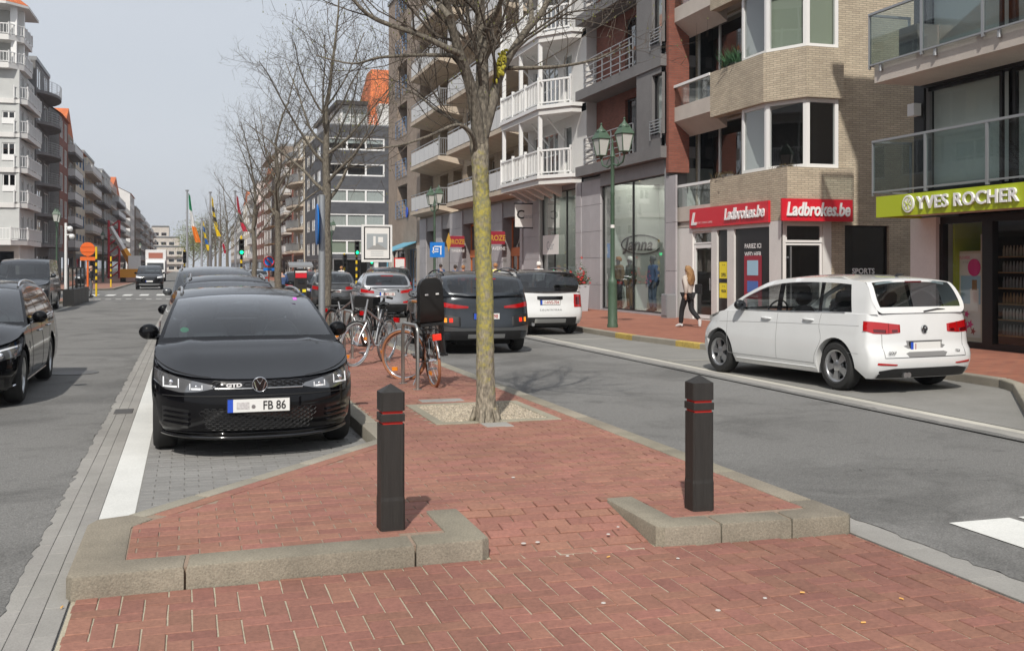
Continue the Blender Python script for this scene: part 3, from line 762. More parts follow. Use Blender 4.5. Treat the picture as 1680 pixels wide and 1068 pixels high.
        for y in ysil:
            z = Rz(y); e = .01; tx = Vector((2 * e, Rz(min(y + e, sil[-1][0])) - Rz(max(y - e, sil[0][0])))); tx.normalize(); n = Vector((-tx.y, tx.x))
            if y < w1:
                f_ = max(0, min(1, (y - w0) / (w1 - w0))); n = (n * f_ + Vector((-1, .12)) * (1 - f_)).normalized()
            elif y > b0:
                f_ = max(0, min(1, (y - b0) / max(.01, b1 - b0))); n = (n * (1 - f_) + Vector((1, .05)) * f_).normalized()
            if y < w1: bl = .13 if y <= w0 else .13 - .08 * (y - w0) / (w1 - w0)
            elif y > b0: bl = .05 + sp.get('rbow', .04) * (y - b0) / (sil[-1][0] - b0)
            else: bl = .05
            X = Xs(y, z); strip.append([(q * X, y + n.x * bl * (1 - abs(q) ** 2.3), z + n.y * bl * (1 - abs(q) ** 2.3)) for q in ql])
        for i in range(len(ysil) - 1):
            ym = (ysil[i] + ysil[i + 1]) / 2
            for j in range(len(ql) - 1):
                qm = (ql[j] + ql[j + 1]) / 2; g = top
                if w0 < ym < w1 and abs(qm) < .955: g = wsg
                if b0 < ym < b1 and abs(qm) < sp.get('rwq', .9): g = rwg
                g.quad(strip[i][j], strip[i][j + 1], strip[i + 1][j + 1], strip[i + 1][j])
        # sides: pairs (belt y, top y)
        prs = [(s.yF + a, s.yF + b) for a, b in sp['pairs']]; glassr = sp['win']; offt = sp.get('frame', .045); offb = sp.get('sillh', .02)
        colsp = []; flags = []
        for wi, ((p, q), gfl) in enumerate(zip(zip(prs, prs[1:]), glassr)):
            n = 8 if p[0] != q[0] else 1
            for k in range(n): colsp.append((p[0] + (q[0] - p[0]) * k / n, p[1] + (q[1] - p[1]) * k / n)); flags.append((gfl, wi))
        colsp.append(prs[-1]); sideb = MB(); sideg = {}
        pts = []
        for (yb, yt) in colsp:
            zb, ztp = s.zt(yb), Rz(yt); r = []
            h = max(.0, ztp - zb); a = min(offb, h * .3); c = max(a, h - offt)
            for hh in (0, a, a + (c - a) * .33, a + (c - a) * .66, c, h):
                f = hh / h if h > 1e-4 else 0; y = yb + (yt - yb) * f; z = zb + h * f; r.append((Xs(y, z) if hh < h else Xs(yt, ztp), y, z))
            pts.append(r)
        for i in range(len(colsp) - 1):
            hmin = min(Rz(colsp[i][1]) - s.zt(colsp[i][0]), Rz(colsp[i + 1][1]) - s.zt(colsp[i + 1][0]))
            for k in range(5):
                fl = flags[i]
                for sg in (1, -1):
                    g = sideb
                    if fl[0] and 1 <= k <= 3 and hmin > .075: g = sideg.setdefault((*fl, sg), MB())
                    q = [pts[i][k], pts[i + 1][k], pts[i + 1][k + 1], pts[i][k + 1]]
                    q = [(sg * p[0], p[1], p[2]) for p in q]; g.quad(*(q if sg > 0 else q[::-1]))
        sideb.v and full.add(sideb.v, sideb.f)
        if sp.get('roofpaint'): top.build('roof', sp['roofpaint'], s.t, smooth=50, merge=.002)
        else: full.add(top.v, top.f)
        full.build('body', P, s.t, smooth=38, merge=.0015)
        gm = sp.get('glass', 'car_glass'); gr = sp.get('rglass', 'car_glass_dark')
        w = wsg.build('windscreen', gm, s.t, smooth=60, merge=.001); rwg.build('rear_window', gr, s.t, smooth=60, merge=.001)
        for k, g in sorted(sideg.items()):
            g.build('pillar' if k[0] >= 9 else 'side_window', 'gloss_black' if k[0] >= 9 else (gm if k[0] == 1 else sp.get('sglass', gm)), s.t, smooth=60, merge=.001)
        # underbody, interior
        u = MB(); u.box(-s.hw * .6, s.hw * .6, s.yF + .35, s.yR - .3, .17, .45)
        for yc in (s.yA, s.yB): u.box(-s.hw + .1, s.hw - .1, yc - s.ra + .01, yc + s.ra - .01, .4, .44 + s.ra * .6)
        u.box(-s.hw * .93, s.hw * .93, s.yA + s.ra, s.yB - s.ra, .2, .42)
        u.build('underbody', 'underside', s.t)
        it = MB(); yd0 = yc0; zb = s.zt(yc0)
        it.box(-s.hw * .86, s.hw * .86, yd0 - .05, yd0 + .45, .45, zb - .06); it.box(-s.hw * .86, s.hw * .86, yd0 + .4, s.yR - .28, .40, .52)
        it.build('dashboard', 'seat_cloth', s.t)
        for (yy, xx) in ((yd0 + 1.15, .37), (yd0 + 1.15, -.37), (yd0 + 2.05, .4), (yd0 + 2.05, -.4)):
            if yy + .3 > s.yR - .35: continue
            st = MB(); rows = []
            for z, w2, t2, yo in ((.5, .24, .08, -.10), (.75, .25, .07, -.03), (1.0, .22, .05, .05), (1.07, .15, .04, .06), (1.09, .06, .02, .065), (1.12, .1, .04, .07), (1.16, .14, .05, .075), (1.26, .13, .045, .09), (1.30, .09, .03, .1)):
                if z > Rz(yy) - .1: break
                rows.append([(xx + w2 * math.copysign(abs(math.cos(a)) ** .6, math.cos(a)), yy + yo + t2 * math.copysign(abs(math.sin(a)) ** .7, math.sin(a)), z) for a in [2 * math.pi * j / 14 for j in range(14)]])
            st.grid(rows, True); st.f.append(tuple(range(len(st.v) - 14, len(st.v)))); st.build('seat', 'seat_cloth', s.t, smooth=60)
        sw = MB(); c = Vector((sp.get('drv', .37), yd0 + .62, zb + .0)); pl = []
        for k in range(20):
            a = 2 * math.pi * k / 20; pl.append(c + Vector((.18 * math.cos(a), -.06 * math.sin(a) * -1, .17 * math.sin(a))))
        sw.tube(pl, .013, 6, True).build('steering_wheel', 'car_trim', s.t, smooth=60)
        # wheels
        key = (s.Rw, sp.get('spokes', 5))
        if key not in WM: WM[key] = wheel_mesh(s.Rw, .215, sp.get('spokes', 5))
        ty, rim, disc, back = WM[key]
        for me, mm in ((ty, 'rubber'), (rim, 'alloy'), (disc, 'satin_silver'), (back, 'underside')):
            if not me.materials: me.materials.append(MATS[mm])
        for yc in (s.yA, s.yB):
            for sg in (1, -1):
                wo = inst('wheel', ty, s.t, (sg * (s.hw - .125), yc, s.Rw), (rnd.uniform(0, 1), 0, 0 if sg > 0 else math.pi))
                for nm, me in (('rim', rim), ('brake_disc', disc), ('wheel_back', back)): inst(nm, me, wo, (0, 0, 0))
        # mirrors
        if sp.get('mirror', True):
            for sg in (1, -1):
                ym = yc0 + sp.get('miry', .42); zm = s.zt(ym) + sp.get('mirz', .08); xm = s.W(s.zt(ym)) * .985
                m = MB(); m.ball((sg * (xm + .085), ym, zm), (.095, .06, .078), 14, 10); m.tube([(sg * (xm - .03), ym + .01, zm - .06), (sg * (xm + .06), ym + .01, zm - .05)], .028, 8)
                mo = m.build('wing_mirror', sp.get('mirpaint', P), s.t, smooth=60)
                g = MB(); g.lathe([(.0, .0), (.075, .0)], (0, 0, 0), 14, 'y'); g.v = [(p[0] * 1.1 + sg * (xm + .085), ym + .057, p[2] * .85 + zm) for p in g.v]; g.build('mirror_glass', 'chrome', mo)
    # -------- patches on the shell
    def patch(s, end, lo, hi, m, name, parent=None, off=.004, n=14, sides=(1,), label=None):
        """lo, hi: polylines in (x, z) with the same x range, laid on the front or rear surface"""
        f = s.fy if end == 'f' else s.ry; sg = -1 if end == 'f' else 1; res = []
        mb = MB()
        x0, x1 = lo[0][0], lo[-1][0]
        for sd in sides:
            rows = []
            xs = [x0 + (x1 - x0) * k / n for k in range(n + 1)]
            for edge in (0, 1):
                pass
            for k, x in enumerate(xs):
                zl, zh = interp(lo, x), interp(hi, x); r = []
                for i, v in enumerate((0, 0, .25, .5, .75, 1, 1)):
                    z = zl + (zh - zl) * v; o = off if 0 < i < 6 else -.012
                    if k in (0, n): o = -.004 if 0 < i < 6 else -.012
                    xx = min(abs(x), s.W(z) * .9995) * (1 if x >= 0 else -1); nx = (abs(x) / s.W(z)) ** 4
                    r.append((sd * (xx + math.copysign(nx * o, xx)), f(xx, z) + sg * o * (1 - nx * .8), z))
                rows.append(r)
            mb.grid(rows if (sd > 0) == (end == 'f') else rows[::-1])
        return mb.build(name, m, parent or s.t, smooth=35, label=label)
    def plate(s, end, x, z, wd, ht, txt, back=None, tilt=0., tcol='plate_text', dy=0., blank=None):
        f = s.fy(x, z) if end == 'f' else s.ry(x, z); sg = -1 if end == 'f' else 1; y = f + sg * .012 + dy
        fr = Fr((0, y), (1, 0), (0, -1)) if end == 'f' else Fr((0, y), (-1, 0), (0, 1))
        h = MB(); h.fbox(fr, x - wd / 2 - .008, x + wd / 2 + .008, -.025, .004, z - ht / 2 - .008, z + ht / 2 + .008); ho = h.build('plate_holder', 'car_trim', s.t)
        MB().fbox(fr, x - wd / 2, x + wd / 2, 0, .008, z - ht / 2, z + ht / 2).build('number_plate', 'plate_white', ho)
        MB().fbox(fr, x - wd / 2, x - wd / 2 + .045, .002, .0095, z - ht / 2, z + ht / 2).build('plate_band', 'plate_blue', ho)
        if txt: text_on(fr, txt, ht * .95, x + wd / 2 - .03, .0105, z - ht * .33, tcol, ho, 'lettering', align='RIGHT', bold=.0015, sx=.82)
        return fr, ho
    def badge(s, end, x, z, r, big=True):
        f = s.fy(x, z) if end == 'f' else s.ry(x, z); sg = -1 if end == 'f' else 1; y = f + sg * (.03 if end == 'f' else .012)
        b = MB(); pl = [(x + r * math.cos(2 * math.pi * k / 28), y, z + r * math.sin(2 * math.pi * k / 28)) for k in range(28)]
        b.tube(pl, r * .09, 6, True); bo = None
        u = 1 if end == 'f' else -1
        for pts in ([(-.42, .78), (0, .08), (.42, .78)], [(-.78, .42), (-.4, -.82), (0, -.1), (.4, -.82), (.78, .42)]):
            b.tube([(x + u * p[0] * r, y + sg * .004, z + p[1] * r) for p in pts], r * .085, 5)
        d = MB(); d.lathe([(0, 0), (r, 0), (r, -sg * .03)], (x, y - sg * .003, z), 24, 'y'); o = d.build('badge', 'gloss_black', s.t)
        b.build('emblem', 'chrome', o, smooth=60); return o
    def seam(s, pts, m='seam', r=.004, sides=(1, -1), name='door_seam'):
        for sg in sides:
            mb = MB(); q = smooth_curve([(0, a, b) for a, b in pts], 5) if len(pts) > 2 else [Vector((0, pts[0][0] + (pts[1][0] - pts[0][0]) * k / 10, pts[0][1] + (pts[1][1] - pts[0][1]) * k / 10)) for k in range(11)]
            mb.tube([(sg * (s.sx(p.y, p.z) - r * .35), p.y, p.z) for p in q], r, 5); mb.build(name, m, s.t)
    def handle(s, y, z, m):
        for sg in (1, -1):
            mb = MB(); x = s.sx(y, z); mb.tube([(sg * (x - .002), y - .11, z), (sg * (x + .022), y - .085, z + .004), (sg * (x + .026), y, z + .006), (sg * (x + .022), y + .085, z + .004), (sg * (x - .002), y + .11, z)], .013, 8)
            mb.build('door_handle', m, s.t, smooth=60)
    def rails(s, y0, y1, m, h=.045, lift=.0):
        for sg in (1, -1):
            pts = []
            for k in range(13):
                y = s.yF + y0 + (y1 - y0) * k / 12; z = s.Rz(y); e = math.sin(math.pi * k / 12) ** .35
                pts.append((sg * (s.Xs(y, z) - .05), y, z + .012 + h * e))
            MB().tube(pts, .016, 8).build('roof_rail', m, s.t, smooth=60)
mat('letter_white_car', (.7, .7, .7), .4); mat('plate_smudge', (.52, .50, .50), .6, var=.3, vs=60)
# ------------------------------------------------------------------ the cars in the street
def heading(a, b): d = (b - a).normalized(); return math.atan2(d.x, -d.y)
def loc_from(contact, rz, lx, ly):                # car origin so that local (lx, ly) stands on contact
    c, s_ = math.cos(rz), math.sin(rz); return contact.x - (lx * c - ly * s_), contact.y - (lx * s_ + ly * c)
ESTATE = dict(L=4.56, W=1.80, fo=.87, wb=2.63, Rw=.318, tumble=.36, tcurv=.2, crease=.018, crown=.04, belt=[(0, .672), (.3, .735), (.8, .855), (1.2, .925), (2.5, .95), (4.0, .99), (4.7, 1.0)], cowl=(1.30, .93),
    roof=[(1.22, .93), (1.55, 1.11), (1.95, 1.275), (2.2, 1.335), (2.7, 1.38), (3.5, 1.38), (4.1, 1.34), (4.32, 1.21), (4.46, 1.0)], ws=(1.30, 2.08), rw=(4.14, 4.42),
    front=[(.15, .10), (.25, .02), (.4, .0), (.55, .01), (.65, .04), (.72, .09), (.8, .16)], rear=[(.2, .1), (.35, .02), (.5, 0), (.65, .03), (.8, .05), (1.0, .08), (1.2, .2)],
    pairs=[(1.22, 1.22), (1.62, 1.8), (2.42, 2.44), (2.52, 2.52), (3.3, 3.3), (3.4, 3.38), (4.05, 3.95), (4.45, 4.44)], win=[0, 1, 9, 1, 9, 2, 0], sglass='car_glass_dark', cF=.8, nF=2.5)
# ---- black estate parked at the island (seen from the front)
g = G(263, 738)
golf = Car('parked_car', 'black estate car with silver front badge and plate reading FB 86, parked beside the island', 'car', .555, 9.3 + 2.28, R(1.), dict(ESTATE, paint='paint_black', mirz=.075))
c = golf
def golf_front(c):
    # headlights
    for sd in (1, -1):
        xs = [.36, .5, .65, .78, .86]
        lo = [(.36, .615), (.5, .585), (.65, .575), (.78, .60), (.865, .665)]; hi = [(.36, .632), (.5, .664), (.65, .695), (.78, .73), (.865, .755)]
        h = c.patch('f', lo, hi, 'lamp_lens', 'headlight', sides=(sd,), off=.004, n=20)
        for x0, x1, z0, z1 in ((.66, .795, .615, .698), (.47, .58, .60, .65)):   # bright U-shaped surrounds
            for (a, b, p, q) in ((x0, x0 + .012, z0, z1 - .01), (x1 - .012, x1, z0, z1), (x0, x1, z0, z0 + .014)):
                c.patch('f', [(a, p), (b, p)], [(a, q), (b, q)], 'led_white', 'light_guide', h, sides=(sd,), off=.009, n=4)
            m = MB(); xm, zm = (x0 + x1) / 2, (z0 + z1) / 2; rr = (z1 - z0) * .30; m.ball((sd * xm, c.fy(xm, zm) - .004, zm), (rr, rr * .6, rr), 12, 8); m.build('projector_lens', 'chrome', h, smooth=60)
    # upper grille with mesh, chrome strip
    up = c.patch('f', [(-.37, .612), (.37, .612)], [(-.37, .672), (.37, .672)], 'gloss_black', 'upper_grille', off=.003, n=24)
    hexm = MB()
    def hexes(x0, x1, z0, z1, dx, dz, keep=lambda x, z: True):
        r = 0; z = z0
        while z < z1:
            x = x0 + (r % 2) * dx / 2
            while x < x1:
                if keep(x, z):
                    pts = [(x - dx * .5, z), (x - dx * .22, z + dz * .5), (x + dx * .22, z + dz * .5), (x + dx * .5, z), (x + dx * .22, z - dz * .5), (x - dx * .22, z - dz * .5)]
                    hexm.tube([(p[0], c.fy(p[0], p[1]) - .008, p[1]) for p in pts], .0028, 4, True)
                x += dx
            z += dz * .5 * 1.0; r += 1
    hexes(-.36, .36, .626, .666, .075, .03, lambda x, z: abs(x) > .075 and not -.31 < x < -.13)
    strip = MB()
    for sd in (1, -1): strip.tube([(sd * x, c.fy(x, .607) - .008, .607) for x in [.06 + .31 * k / 10 for k in range(11)]], .0065, 6)
    strip.build('chrome_strip', 'satin_silver', up, smooth=60)
    c.badge('f', 0, .640, .062)
    # lettering on the grille
    fr = Fr((0, c.fy(.25, .64) - .004), (1, 0), (0, -1)); text_on(fr, 'GTD', .042, -.28, .020, .624, 'letter_white_car', up, bold=.0025, sx=1.5)
    # lower grille
    lowg = c.patch('f', [(-.47, .275), (-.40, .255), (.40, .255), (.47, .275)], [(-.56, .425), (-.50, .425), (.50, .425), (.56, .425)], 'gloss_black', 'lower_grille', off=.002, n=26)
    hexes(-.50, .50, .275, .42, .06, .036, lambda x, z: abs(x) < .40 + (z - .25) * .55)
    hexm.build('grille_mesh', 'car_trim', lowg, kind='stuff')
    for sd in (1, -1):
        sl = c.patch('f', [(.58, .265), (.80, .29)], [(.58, .43), (.80, .455)], 'gloss_black', 'air_intake', sides=(sd,), off=.002, n=10)
        for k in range(3):
            z = .30 + k * .045; MB().tube([(sd * x, c.fy(x, z + .01) - .012, z + (x - .58) * .1) for x in [.585 + .2 * j / 8 for j in range(9)]], .011, 6).build('intake_slat', 'paint_black', sl, smooth=60)
    lip = MB(); xs = [-.80 + 1.6 * k / 30 for k in range(31)]
    lip.tube([(x, c.fy(x, .21) - .018 + .0, .185 + .02 * abs(x / .8) ** 3) for x in xs], .017, 8); lip.build('front_lip', 'gloss_black', c.t, smooth=60)
    MB().tube([(x, c.fy(x, .225) - .014, .222 + .02 * abs(x / .8) ** 3) for x in xs], .006, 6).build('bumper_crease', 'paint_black', c.t, smooth=60)
    cs = MB()
    cs.tube([(x, c.fy(x, .545) - .004, .545) for x in xs], .005, 6).build('bumper_line', 'seam', c.t)
    fr, ho = c.plate('f', -.01, .465, .52, .11, 'FB 86')
    MB().fbox(fr, -.195, -.09, .0095, .0102, .435, .495).build('plate_smudge', 'plate_smudge', ho); 
    MB().lathe([(0, -.0005), (.017, 0)], (-.055, c.fy(0, .465) - .0225, .455), 12, 'y').build('plate_seal', 'satin_silver', ho)
    c.seam([(c.yF + .12, .70), (c.yF + .5, .79), (c.yF + .9, .875), (c.yF + 1.25, .925)], 'seam', .004, name='bonnet_gap')
    c.rails(2.35, 4.0, 'satin_silver', .025)
    # windscreen details
    for (x, yy, m, n, wd, h) in ((-.60, 1.50, 'sticker_green', 'round_sticker', .035, .035),):
        MB().lathe([(0, 0), (.04, 0)], (0, 0, 0), 14, 'z').xf(Matrix.Translation((x, c.yF + 1.385, 1.045)) @ Matrix.Rotation(R(35), 4, 'X')).build(n, m, c.t)
    q = MB(); q.box(-.02, .02, -.025, .025, -.001, .001); q.xf(Matrix.Translation((.51, c.yF + 1.89, 1.322)) @ Matrix.Rotation(R(29), 4, 'X')).build('toll_sticker', 'sticker_pink', c.t)
    mm = MB(); mm.ball((0, c.yF + 2.0, 1.27), (.11, .02, .035), 12, 8); mm.build('rear_view_mirror', 'car_trim', c.t, smooth=60)
    MB().tube([(-.55, c.yF + 1.25, .955), (-.1, c.yF + 1.235, .985), (.05, c.yF + 1.225, .985)], .008, 5).build('wiper', 'car_trim', c.t)
    MB().tube([(.0, c.yF + 1.215, .985), (.55, c.yF + 1.26, .955)], .008, 5).build('wiper', 'car_trim', c.t)
golf_front(golf)
# ---- generic fronts and rears
def seams_side(c, dy=(1.35, 2.47, 3.35), z0=.30, rear_curve=True, m='seam'):
    c.seam([(c.yF + dy[0], c.zt(c.yF + dy[0]) - .01), (c.yF + dy[0] + .02, .6), (c.yF + dy[0] + .04, z0)], m)
    c.seam([(c.yF + dy[1], c.zt(c.yF + dy[1]) - .01), (c.yF + dy[1], z0)], m)
    a = c.yF + dy[2]; e = c.yB - c.ra - .02
    c.seam([(a, c.zt(a) - .01), (a - .02, .85), (e + .12, .66), (e, .45), (e - .02, z0)], m)
    c.seam([(c.yF + dy[0] + .04, z0), (e - .02, z0)], m)
def simple_front(c, z0=.60, z1=.74, m='lamp_lens', x0=.45, x1=.85, plate=None, gz=(.48, .66), gm='gloss_black', gx=.4):
    for sd in (1, -1):
        h = c.patch('f', [(x0, z0), (x1, z0 + .05)], [(x0, z1 - .04), (x1, z1 + .03)], m, 'headlight', sides=(sd,), n=12)
        c.patch('f', [(x0 + .06, z0 + .025), (x1 - .1, z0 + .05)], [(x0 + .06, z0 + .06), (x1 - .1, z0 + .09)], 'led_white', 'light_guide', h, sides=(sd,), off=.01, n=6)
    gr = c.patch('f', [(-gx, gz[0]), (gx, gz[0])], [(-gx, gz[1]), (gx, gz[1])], gm, 'grille', off=.004, n=18)
    MB().tube([(x, c.fy(x, gz[1]) - .012, gz[1]) for x in [-gx + 2 * gx * k / 12 for k in range(13)]], .01, 6).build('chrome_strip', 'chrome', gr, smooth=60)
    c.patch('f', [(-.6, .24), (.6, .24)], [(-.55, .40), (.55, .40)], 'gloss_black', 'lower_grille', off=.003, n=18)
    if plate: c.plate('f', 0, plate[0], .50, .11, plate[1])
def rear(c, lo, hi, plate, txt, lm='lamp_red', tcol='plate_red', bump=(.2, .36), brake=None, inner=None):
    for sd in (1, -1):
        l = c.patch('r', lo, hi, lm, 'tail_light', sides=(sd,), n=16, off=.006)
        if inner:
            c.patch('r', inner[0], inner[1], inner[2], 'light_segment', l, sides=(sd,), n=8, off=.011)
    c.patch('r', [(-.70, bump[0]), (.70, bump[0])], [(-.74, bump[1]), (.74, bump[1])], 'car_trim', 'lower_bumper', off=.01, n=24)
    if plate: c.plate('r', 0, plate, .50, .11, txt, tcol=tcol)
    if brake: c.patch('r', *brake, 'lamp_red', 'brake_light', off=.01, n=6)
# ---- cars parked behind the black estate
c = Car('parked_car', 'dark car parked nose-on right behind the black estate, only its roof and mirror showing', 'car', .60, 14.9 + 2.2, 0, dict(ESTATE, paint='paint_black', L=4.5, roof=[(1.22, .93), (1.55, 1.12), (1.95, 1.33), (2.2, 1.42), (2.7, 1.475), (3.5, 1.47), (4.1, 1.40), (4.32, 1.24), (4.46, 1.0)]))
simple_front(c, plate=(.45, '')); c.rails(2.3, 3.9, 'satin_silver')
MPVB = [(0, .80), (.35, .90), (.8, 1.0), (1.2, 1.05), (2.5, 1.08), (4.0, 1.12), (4.8, 1.13)]
SUV = dict(L=4.5, W=1.88, fo=.9, wb=2.65, Rw=.35, sill=.27, belt=MPVB, cowl=(1.28, 1.05), roof=[(1.2, 1.05), (1.55, 1.25), (1.95, 1.48), (2.2, 1.57), (2.7, 1.62), (3.5, 1.61), (4.05, 1.55), (4.28, 1.38), (4.42, 1.13)], ws=(1.27, 2.06), rw=(4.1, 4.36),
    front=[(.2, .12), (.3, .03), (.5, .0), (.7, .01), (.8, .06), (.95, .16)], rear=[(.2, .14), (.35, .03), (.5, 0), (.65, .02), (.8, .05), (1.0, .06), (1.2, .12)],
    wprof=[(.2, .90), (.3, .955), (.42, .985), (.6, 1.), (.8, .995), (.95, .98), (1.1, .955), (1.3, .92)],
    pairs=[(1.2, 1.2), (1.62, 1.8), (2.42, 2.44), (2.52, 2.52), (3.3, 3.3), (3.4, 3.38), (4.0, 3.88), (4.41, 4.4)], win=[0, 1, 9, 1, 9, 2, 0], sglass='car_glass_dark', cF=.8, nF=2.6)
c = Car('parked_car', 'dark grey people carrier with silver roof rails, third in the row parked along the island', 'car', .55, 21.4 + 2.2, 0, dict(SUV, paint='paint_grey', W=1.84))
simple_front(c, .72, .88, plate=(.5, '')); c.rails(2.2, 3.9, 'satin_silver', .06)
# ---- white people carrier at right (seen from behind)
SV = dict(rpl=.3, L=4.27, W=1.81, fo=.83, wb=2.68, Rw=.325, belt=[(0, .72), (.35, .83), (.75, .935), (1.1, .985), (2.4, 1.0), (3.5, 1.03), (4.5, 1.04)], cowl=(1.02, .97),
    roof=[(.92, .965), (1.3, 1.18), (1.72, 1.36), (2.05, 1.455), (2.6, 1.50), (3.3, 1.50), (3.84, 1.465), (3.98, 1.41), (4.10, 1.22), (4.18, 1.05)], ws=(1.0, 1.9), rw=(3.95, 4.145), rwq=.9, rbow=-.03,
    front=[(.15, .12), (.25, .03), (.4, .0), (.55, .01), (.65, .04), (.72, .09), (.8, .16)], rear=[(.15, .14), (.25, .05), (.38, .0), (.5, .0), (.56, .02), (.62, .055), (.75, .06), (.9, .07), (1.05, .085), (1.2, .12)],
    pairs=[(.92, .92), (1.28, 1.40), (2.22, 2.2), (2.33, 2.31), (3.12, 3.08), (3.19, 3.16), (3.78, 3.66), (4.17, 4.16)], win=[0, 1, 9, 1, 9, 1, 0], cF=.75, nF=2.4, cR=.2, nR=3.4, paint='paint_white', glass='car_glass_clear', rglass='car_glass', tumble=.17, tcurv=.16, frame=.06, spokes=5, mirpaint='gloss_black', mirz=.09)
pr, pf = G(1370, 641), G(1174, 610.5)
rz = heading(pr, pf); 
x, y = loc_from(pr, rz, .885, -2.135 + .83 + 2.68)
van = Car('parked_car', 'white people carrier with red tail lights parked at the right pavement, seen from behind', 'car', x, y, rz, SV); c = van
seams_side(c, (1.05, 2.27, 3.2), .33, m='seam_light'); c.handle(c.yF + 2.02, .90, 'paint_white'); c.handle(c.yF + 2.95, .92, 'paint_white')
c.seam([(c.yF + .75, .80), (c.yF + 1.6, .83), (c.yF + 2.6, .855), (c.yF + 3.6, .875), (c.yF + 3.95, .88)], 'seam_light', .003, name='shoulder_crease')
c.seam([(c.yF + 1.3, .27), (c.yB - c.ra - .03, .27)], 'paint_white', .012, name='sill_moulding')
for sd in (1, -1):
    l = c.patch('r', [(.40, .80), (.62, .785), (.80, .79), (.898, .83)], [(.40, .90), (.62, .925), (.80, .945), (.898, .95)], 'lamp_red', 'tail_light', sides=(sd,), n=22, off=.008)
    c.patch('r', [(.62, .795), (.82, .81)], [(.62, .838), (.82, .85)], 'lamp_red_dark', 'light_segment', l, sides=(sd,), n=8, off=.013)
    c.patch('r', [(.44, .81), (.56, .80)], [(.44, .838), (.56, .838)], 'lamp_red_dark', 'light_segment', l, sides=(sd,), n=6, off=.013)
    c.patch('r', [(.59, .785), (.60, .785)], [(.59, .925), (.60, .925)], 'gloss_black', 'light_gap', l, sides=(sd,), n=2, off=.013)
    c.patch('r', [(.50, .372), (.80, .385)], [(.50, .39), (.80, .415)], 'lamp_red', 'reflector', sides=(sd,), n=8, off=.006)
    MB().tube([(sd * .36 if sd > 0 else .30 , c.yR - .25, .25), (sd * .36 if sd > 0 else .30, c.yR - .02, .245)], .035, 12).build('exhaust_pipe', 'satin_silver', c.t, smooth=60)
c.patch('r', [(-.76, .205), (.76, .205)], [(-.80, .30), (-.55, .335), (.55, .335), (.80, .30)], 'car_trim', 'lower_bumper', off=.008, n=28)
c.patch('r', [(-.36, .475), (.36, .475)], [(-.40, .69), (.40, .69)], 'seam_light', 'plate_recess', off=.0015, n=12)
c.plate('r', 0, .61, .52, .12, None)
fr = Fr((0, c.ry(0, .61) + .012), (-1, 0), (0, 1)); text_on(fr, '1', .11, -.205, .0105, .575, 'plate_red', c.t, bold=.001)
fr2 = Fr((0, c.ry(.62, .52) + .004), (-1, 0), (0, 1)); 
text_on(fr2, 'GOLF', .045, -.66, .008, .528, 'car_trim', c.t, bold=.001, sx=1.2); text_on(fr2, 'SPORTSVAN', .02, -.66, .008, .505, 'car_trim', c.t); text_on(fr2, 'TDI', .045, .50, .008, .528, 'car_trim', c.t, bold=.001, sx=1.2)
c.badge('r', 0, .835, .052)
for k in range(2): c.seam([(c.yR - .02, .47)] * 2 if False else [(c.yR - .5, .52), (c.yR - .3, .52)], 'seam_light', .002, name='bumper_gap') if k == 0 else None
tg = MB()
for sd in (1, -1): tg.tube([(sd * .70, c.ry(.70, z) + .001, z) for z in [.48 + .3 * k / 8 for k in range(9)]], .003, 5)
tg.tube([(x, c.ry(x, .475) + .002, .475) for x in [-.70 + 1.4 * k / 20 for k in range(21)]], .0035, 5); tg.build('tailgate_gap', 'seam', c.t)
sp = MB(); sp.tube([(x, c.yF + 3.94 + .05 * (1 - (x / .6) ** 2), 1.425 + .04 * (1 - (x / .6) ** 2)) for x in [-.6 + 1.2 * k / 12 for k in range(13)]], .018, 8); so_ = sp.build('roof_spoiler', 'paint_white', c.t, smooth=60)
MB().box(-.14, .14, c.yF + 4.0, c.yF + 4.017, 1.45, 1.47).build('brake_light', 'lamp_red_dark', so_)
MB().tube([(.02, c.yF + 3.7, 1.51), (.02, c.yF + 3.75, 1.55), (.02, c.yF + 3.86, 1.555)], [.018, .02, .008], 8).build('aerial', 'car_trim', c.t)
MB().tube([(.0, c.ry(0, 1.0) + .012, 1.07), (-.25, c.ry(0, 1.0) - .0, 1.10), (-.45, c.ry(.45, 1.0) - .02, 1.085)], .009, 6).build('wiper', 'car_trim', c.t)
for sd in (1, -1):
    ch = MB(); ch.tube([(sd * (c.Xs(yy, c.zt(yy)) + .004), yy, c.zt(yy) + .016) for yy in [c.yF + 1.35 + 2.3 * k / 16 for k in range(17)]], .007, 6); ch.build('window_trim', 'satin_silver', c.t, smooth=60)
for (yy, xx) in ((c.yF + 2.2, .37),): pass
# ---- dark crossover driving away behind the tree
KONA = dict(SUV, L=4.2, W=1.80, fo=.85, wb=2.6, Rw=.34, belt=[(0, .75), (.35, .85), (.8, .95), (1.2, 1.0), (2.5, 1.03), (3.6, 1.08), (4.4, 1.10)], cowl=(1.2, 1.0), roof=[(1.12, 1.0), (1.5, 1.22), (1.85, 1.41), (2.1, 1.48), (2.5, 1.53), (3.2, 1.51), (3.7, 1.45), (3.95, 1.28), (4.12, 1.09)], ws=(1.2, 1.95), rw=(3.75, 4.06),
    pairs=[(1.12, 1.12), (1.5, 1.7), (2.3, 2.3), (2.4, 2.4), (3.1, 3.08), (3.2, 3.16), (3.6, 3.5), (4.11, 4.1)])
pl = G(725, 578); pR = G(848, 573)
c = Car('moving_car', 'dark grey crossover with lit amber lamps driving away behind the mossy tree', 'car', (pl.x + pR.x) / 2 - .1, pl.y + 1.25, math.pi + R(-1), dict(KONA, paint='paint_dark'))
